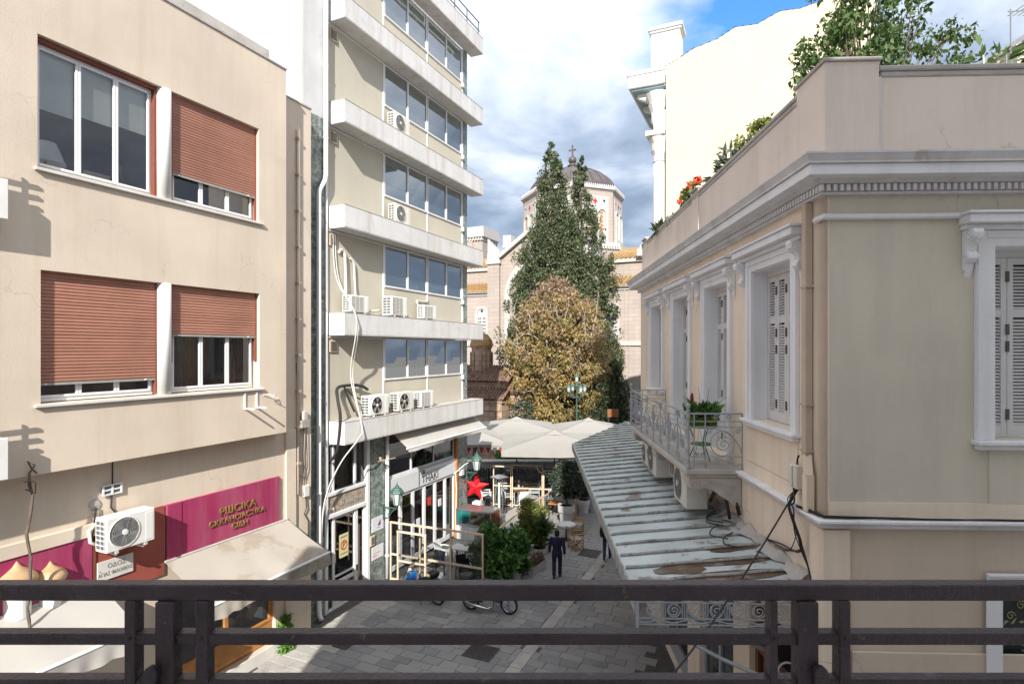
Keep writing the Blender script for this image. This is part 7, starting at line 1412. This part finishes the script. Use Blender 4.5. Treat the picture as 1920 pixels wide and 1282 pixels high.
# ------------------------------------------------------------------ motorbikes
def motorbike(mx, label, paint, box, screen_):
    t = thing('motorbike', label, 'motorbike', mx, 'motorbikes parked by the terrace screen')   # front towards +x
    for x in (-.64, .66):
        m = MB(); m.lathe([(.235, -.045), (.275, -.035), (.292, 0), (.275, .035), (.235, .045)], (x, 0, .29), 32, axis='y', cap=False); w = m.obj('wheel', 'tyre', t, smooth=True)
        m = MB(); m.lathe([(.235, -.03), (.215, -.03), (.215, .03), (.235, .03)], (x, 0, .29), 28, axis='y', cap=False); m.lathe([(0, -.05), (.05, -.05), (.05, .05), (0, .05)], (x, 0, .29), 12, axis='y'); m.obj('rim', 'chrome', w)
        m = MB(); [m.bar((x+.04*math.cos(a), .02*(-1)**k, .29+.04*math.sin(a)), (x+.22*math.cos(a+.2), 0, .29+.22*math.sin(a+.2)), .006, .006) for k, a in enumerate(np.arange(16)*math.pi/8)]; m.obj('spokes', 'chrome', w, stuff=True)
        m = MB(); m.lathe([(0, -.06), (.09, -.06), (.09, -.05)], (x, 0, .29), 16, axis='y'); m.obj('brake_drum', 'ac_grille', w)
    m = MB(); [m.path([(.66, s*.08, .29), (.56, s*.08, .62), (.48, s*.07, .82)], .022, 8) for s in (-1, 1)]; m.obj('fork', 'chrome', t)
    m = MB(); m.grid(lambda u, v: (.66+.33*math.cos(.5+1.9*u), -.06+.12*v, .29+.33*math.sin(.5+1.9*u)), 12, 2); m.obj('front_mudguard', paint, t, smooth=True); m = MB(); m.grid(lambda u, v: (-.64+.34*math.cos(.9+2*u), -.07+.14*v, .29+.34*math.sin(.9+2*u)), 12, 2); m.obj('rear_mudguard', paint, t, smooth=True)
    m = MB(); m.path([(.46, 0, .80), (.2, 0, .45), (-.1, 0, .42), (-.35, 0, .62), (-.75, 0, .70)], .035, 8); m.path([(-.2, .08, .35), (-.64, .09, .29)], .025, 6); m.path([(-.2, -.08, .35), (-.64, -.09, .29)], .025, 6); m.obj('frame', 'bike_black', t, smooth=True)
    m = MB(); m.box(-.12, .16, -.13, .13, .22, .46); m.lathe([(.09, 0), (.11, .1), (.09, .2)], (.18, 0, .3), 10, axis='x'); [m.box(.18+.03*k, .195+.03*k, -.1, .1, .24, .42) for k in range(5)]; m.obj('engine', 'ac_grille', t, bev=.02)
    m = MB(); m.path([(.15, -.12, .26), (.0, -.17, .18), (-.3, -.18, .22), (-.8, -.19, .33)], [.02, .025, .045, .045], 10); m.obj('exhaust', 'chrome', t, smooth=True)
    m = MB(); m.prism([(.52, .45), (.60, .62), (.52, .88), (.42, .96), (.34, .90), (.30, .55), (.18, .42)], -.17, .17, 'y'); m.obj('leg_shield', paint, t, bev=.04)
    m = MB(); m.path([(.10, 0, .70), (-.15, 0, .73), (-.5, 0, .78), (-.72, 0, .78)], [.08, .13, .13, .09], 10); m.obj('seat', 'bike_black', t, smooth=True); m = MB(); m.prism([(.1, .52), (.05, .66), (-.6, .72), (-.85, .74), (-.7, .60), (-.2, .50)], -.11, .11, 'y'); m.obj('tail_panel', paint, t, bev=.03)
    m = MB(); m.path([(.30, -.34, 1.0), (.40, -.2, 1.0), (.42, 0, .96), (.40, .2, 1.0), (.30, .34, 1.0)], .014, 6); m.obj('handlebar', 'chrome', t); [MB().path([(.31, s*.33, 1.0), (.27, s*.45, 1.0)], .02, 8).obj('grip', 'bike_black', t) for s in (-1, 1)]
    for s in (-1, 1): m = MB(); m.path([(.36, s*.25, 1.0), (.38, s*.30, 1.2)], .008, 5); m.ball((.38, s*.32, 1.24), .06, 10, 6, (.3, 1, .7)); m.obj('mirror', 'bike_black', t)
    m = MB(); m.ball((.50, 0, .93), .09, 12, 8, (.8, 1, 1)); m.obj('headlight', 'lamp_glass', t, smooth=True); [MB().ball((.45, s*.2, .9), .035, 8, 6).obj('indicator', 'orange_pipe', t) for s in (-1, 1)]; MB().box(-.9, -.86, -.08, .08, .66, .74).obj('tail_light', 'cross_red', t); MB().bar((-.1, .12, .2), (-.2, .32, .01), .02, .02).obj('stand', 'black', t)
    if box: m = MB(); m.box(-1.0, -.56, -.23, .23, .86, 1.16); m.obj('top_box', 'bike_black', t, bev=.06); m = MB(); m.box(-.95, -.6, -.12, .12, .78, .858); m.obj('carrier', 'black', t)
    if screen_: m = MB(); m.grid(lambda u, v: (.50-.12*v, -.16+.32*u, .98+.30*v-.05*(2*u-1)**2), 6, 4); m.obj('wind_shield', 'glass_screen', t)
motorbike(T(-.73, 18.45, 0, rad(-15)), 'black motorbike with a black top box parked side on before the screen', 'bike_black', True, False)
b2 = motorbike(T(-3.05, 19.25, 0, rad(152)), 'blue and black motorbike with a small wind shield at the left end of the screen', 'bike_blue', False, True)
# a helmet-like top case on the seat of the left bike
o = MB().ball((0, 0, 0), .17, 16, 10, (1.25, 1, .8)).obj('helmet', 'bike_black', None, T(-2.65, 19.1, .97), smooth=True); tag(o, 'black helmet resting on the seat of the blue motorbike', 'helmet'); p = MB(); p.ball((0, 0, 0), .172, 16, 10, (.6, .99, .5)); p.obj('visor', 'paper_yellow', o, T(-.12, 0, -.02))
# ------------------------------------------------------------------ people
def rem(o, vox):
    r = o.modifiers.new('union', 'REMESH'); r.mode = 'VOXEL'; r.voxel_size = vox; r.use_smooth_shade = True; s = o.modifiers.new('soften', 'SMOOTH'); s.factor = .5; s.iterations = 3; return o
def person(mx, label, stride, mats, pack=False, arm_swing=.15, head_turn=0.0, mask=False):
    top, legs = mats; t = thing('person', label, 'person', mx)         # faces +y, 1.75 m
    hip = {s: Vector((s*.095, 0, .93)) for s in (-1, 1)}; st = stride
    foot = {1: Vector((.10, st, .09)), -1: Vector((-.10, -st, .10 if st == 0 else .14))}; knee = {s: hip[s].lerp(foot[s], .5)+Vector((s*.01, .05+.03*abs(st), .02)) for s in (-1, 1)}
    sh = {s: Vector((s*.205, -.01, 1.44)) for s in (-1, 1)}; el = {s: Vector((s*.268, -.05-s*arm_swing*.3, 1.15)) for s in (-1, 1)}; wr = {s: Vector((s*.285, .05-s*arm_swing, .90)) for s in (-1, 1)}
    b = MB(); b.path([(0, 0, .92), (0, .01, 1.05), (0, .015, 1.2), (0, 0, 1.38), (0, -.01, 1.47)], [.145, .13, .14, .15, .07], 14); b.ball((0, 0, 1.30), .175, 16, 10, (1.05, .62, .95)); b.ball((0, 0, .95), .165, 14, 8, (1, .7, .75)); b.path([(0, -.01, 1.44), (0, 0, 1.56)], [.065, .058], 12)
    b.ball((0, .005, 1.645), .112, 18, 14, (.78, .92, 1.08)); b.ball((0, .03, 1.585), .075, 12, 8, (.85, .95, .8)); b.ball((0, .115, 1.625), .018, 8, 6, (.8, 1.2, 1.4)); [b.ball((s*.088, -.005, 1.635), .028, 8, 6, (.35, .7, 1.1)) for s in (-1, 1)]
    for s in (-1, 1):
        b.path([hip[s], knee[s], foot[s]], [.085, .058, .04], 12); b.path([sh[s], el[s], wr[s]], [.058, .042, .028], 10); b.ball(sh[s], .066, 10, 8)
        b.path([foot[s]+Vector((0, -.06, -.04)), foot[s]+Vector((0, .14, -.055))], [.04, .035], 8)
        d = (wr[s]-el[s]).normalized(); p = wr[s]+d*.05; b.path([wr[s], p+d*.03], [.026, .036], 8)
        for k in range(4): f0 = p+d*.03+Vector((0, -.027+.018*k, 0)); f1 = f0+d*(.036+.006*(k in (1, 2))); b.path([f0, f1, f1+d*.03+Vector((-s*.014, .004, 0))], [.0105, .0095, .008], 6)
        b.path([wr[s]+d*.02+Vector((0, .025, 0)), wr[s]+d*.06+Vector((-s*.01, .05, 0)), wr[s]+d*.10+Vector((-s*.015, .052, 0))], [.013, .011, .009], 6)
    body = rem(b.obj('body', 'skin', t), .009)
    h = MB(); h.ball((0, -.012, 1.668), .116, 18, 12, (.80, .93, 1.02)); h.ball((0, -.05, 1.60), .085, 12, 8, (.95, .7, .8)); hm = h.obj('hair', 'hair', body, smooth=True)
    [MB().ball((s*.033, .098, 1.645), .011, 8, 6).obj('eye', 'black', body) for s in (-1, 1)]
    j = MB(); j.path([(0, 0, .80), (0, .005, .92), (0, .01, 1.1), (0, .005, 1.28), (0, -.01, 1.44), (0, -.01, 1.51)], [.175, .175, .165, .18, .13, .085], 16); j.ball((0, -.005, 1.33), .205, 16, 10, (1.08, .66, .85)); j.ball((0, 0, .95), .195, 14, 8, (1, .75, .75))
    for s in (-1, 1): j.ball(sh[s], .080, 12, 8); j.path([sh[s], el[s], wr[s]+(el[s]-wr[s])*.05], [.077, .066, .052], 12)
    rem(j.obj('jacket', top, t), .014)
    q = MB(); q.ball((0, 0, .93), .175, 14, 8, (1, .74, .7))
    for s in (-1, 1): q.path([hip[s]+Vector((0, 0, .02)), knee[s], foot[s]+Vector((0, 0, -.01))], [.105, .078, .068], 12)
    rem(q.obj('trousers', legs, t), .012)
    for s in (-1, 1): f = MB(); f.path([foot[s]+Vector((0, -.09, -.045)), foot[s]+Vector((0, .02, -.04)), foot[s]+Vector((0, .17, -.055))], [.045, .05, .04], 10); f.obj('shoe', 'shoe', t, smooth=True)
    return t
person(T(1.68, 21.25, 0, rad(-8)), 'man seen from behind in dark navy jacket and dark trousers walking up the street', .16, ('navy_cloth', 'navy_cloth'), arm_swing=.12)
p2 = person(T(3.86, 23.1, 0, rad(-15), .93), 'person in blue jeans with a black backpack half hidden by the canopy edge', .24, ('bike_black', 'denim'), arm_swing=.2)
t = thing('backpack', 'black backpack on the person under the canopy', 'backpack', T(3.86, 23.1, 0, rad(-15), .93) @ T(-.06, -.22, 1.02)); m = MB(); m.box(-.19, .17, -.14, .06, 0, .48); m.obj('bag', 'bike_black', t, bev=.06); m = MB(); m.box(-.12, .10, -.18, -.141, .06, .26); m.obj('pocket', 'black', t, bev=.03)
# vases by the villa shop, seen through the railing
X, Y = G(1282, 1262)
for k, (dx, dy, s, l) in enumerate(((0, 0, 1.0, 'larger dark vase of red and green leaves by the villa shop'), (-.35, .55, .75, 'smaller dark vase with drooping leaves by the villa shop'))):
    pot(T(3.05+dx, 10.2+dy*2, 0, 0, s), l, .85, .22, lambda t, h: (fol(t, [(0, 0, 1.15, .28), (.05, 0, 1.4, .25)], 'leaf_laurel', .13, 91, 2.2, -.2, .18, 26), None)[1], 'wood_brown', group='vases by the villa shop')
m = MB(); m.prism([(0, 0), (.9, 0), (.9, .30), (.30, .30), (.30, .15), (0, .15)], 0, 1.8, 'y'); o = m.obj('marble_doorstep', 'marble_white', None, T(3.35, 7.9, 0, rad(2))); tag(o, 'two pale marble steps at the villa shop below the iron frieze', 'step')
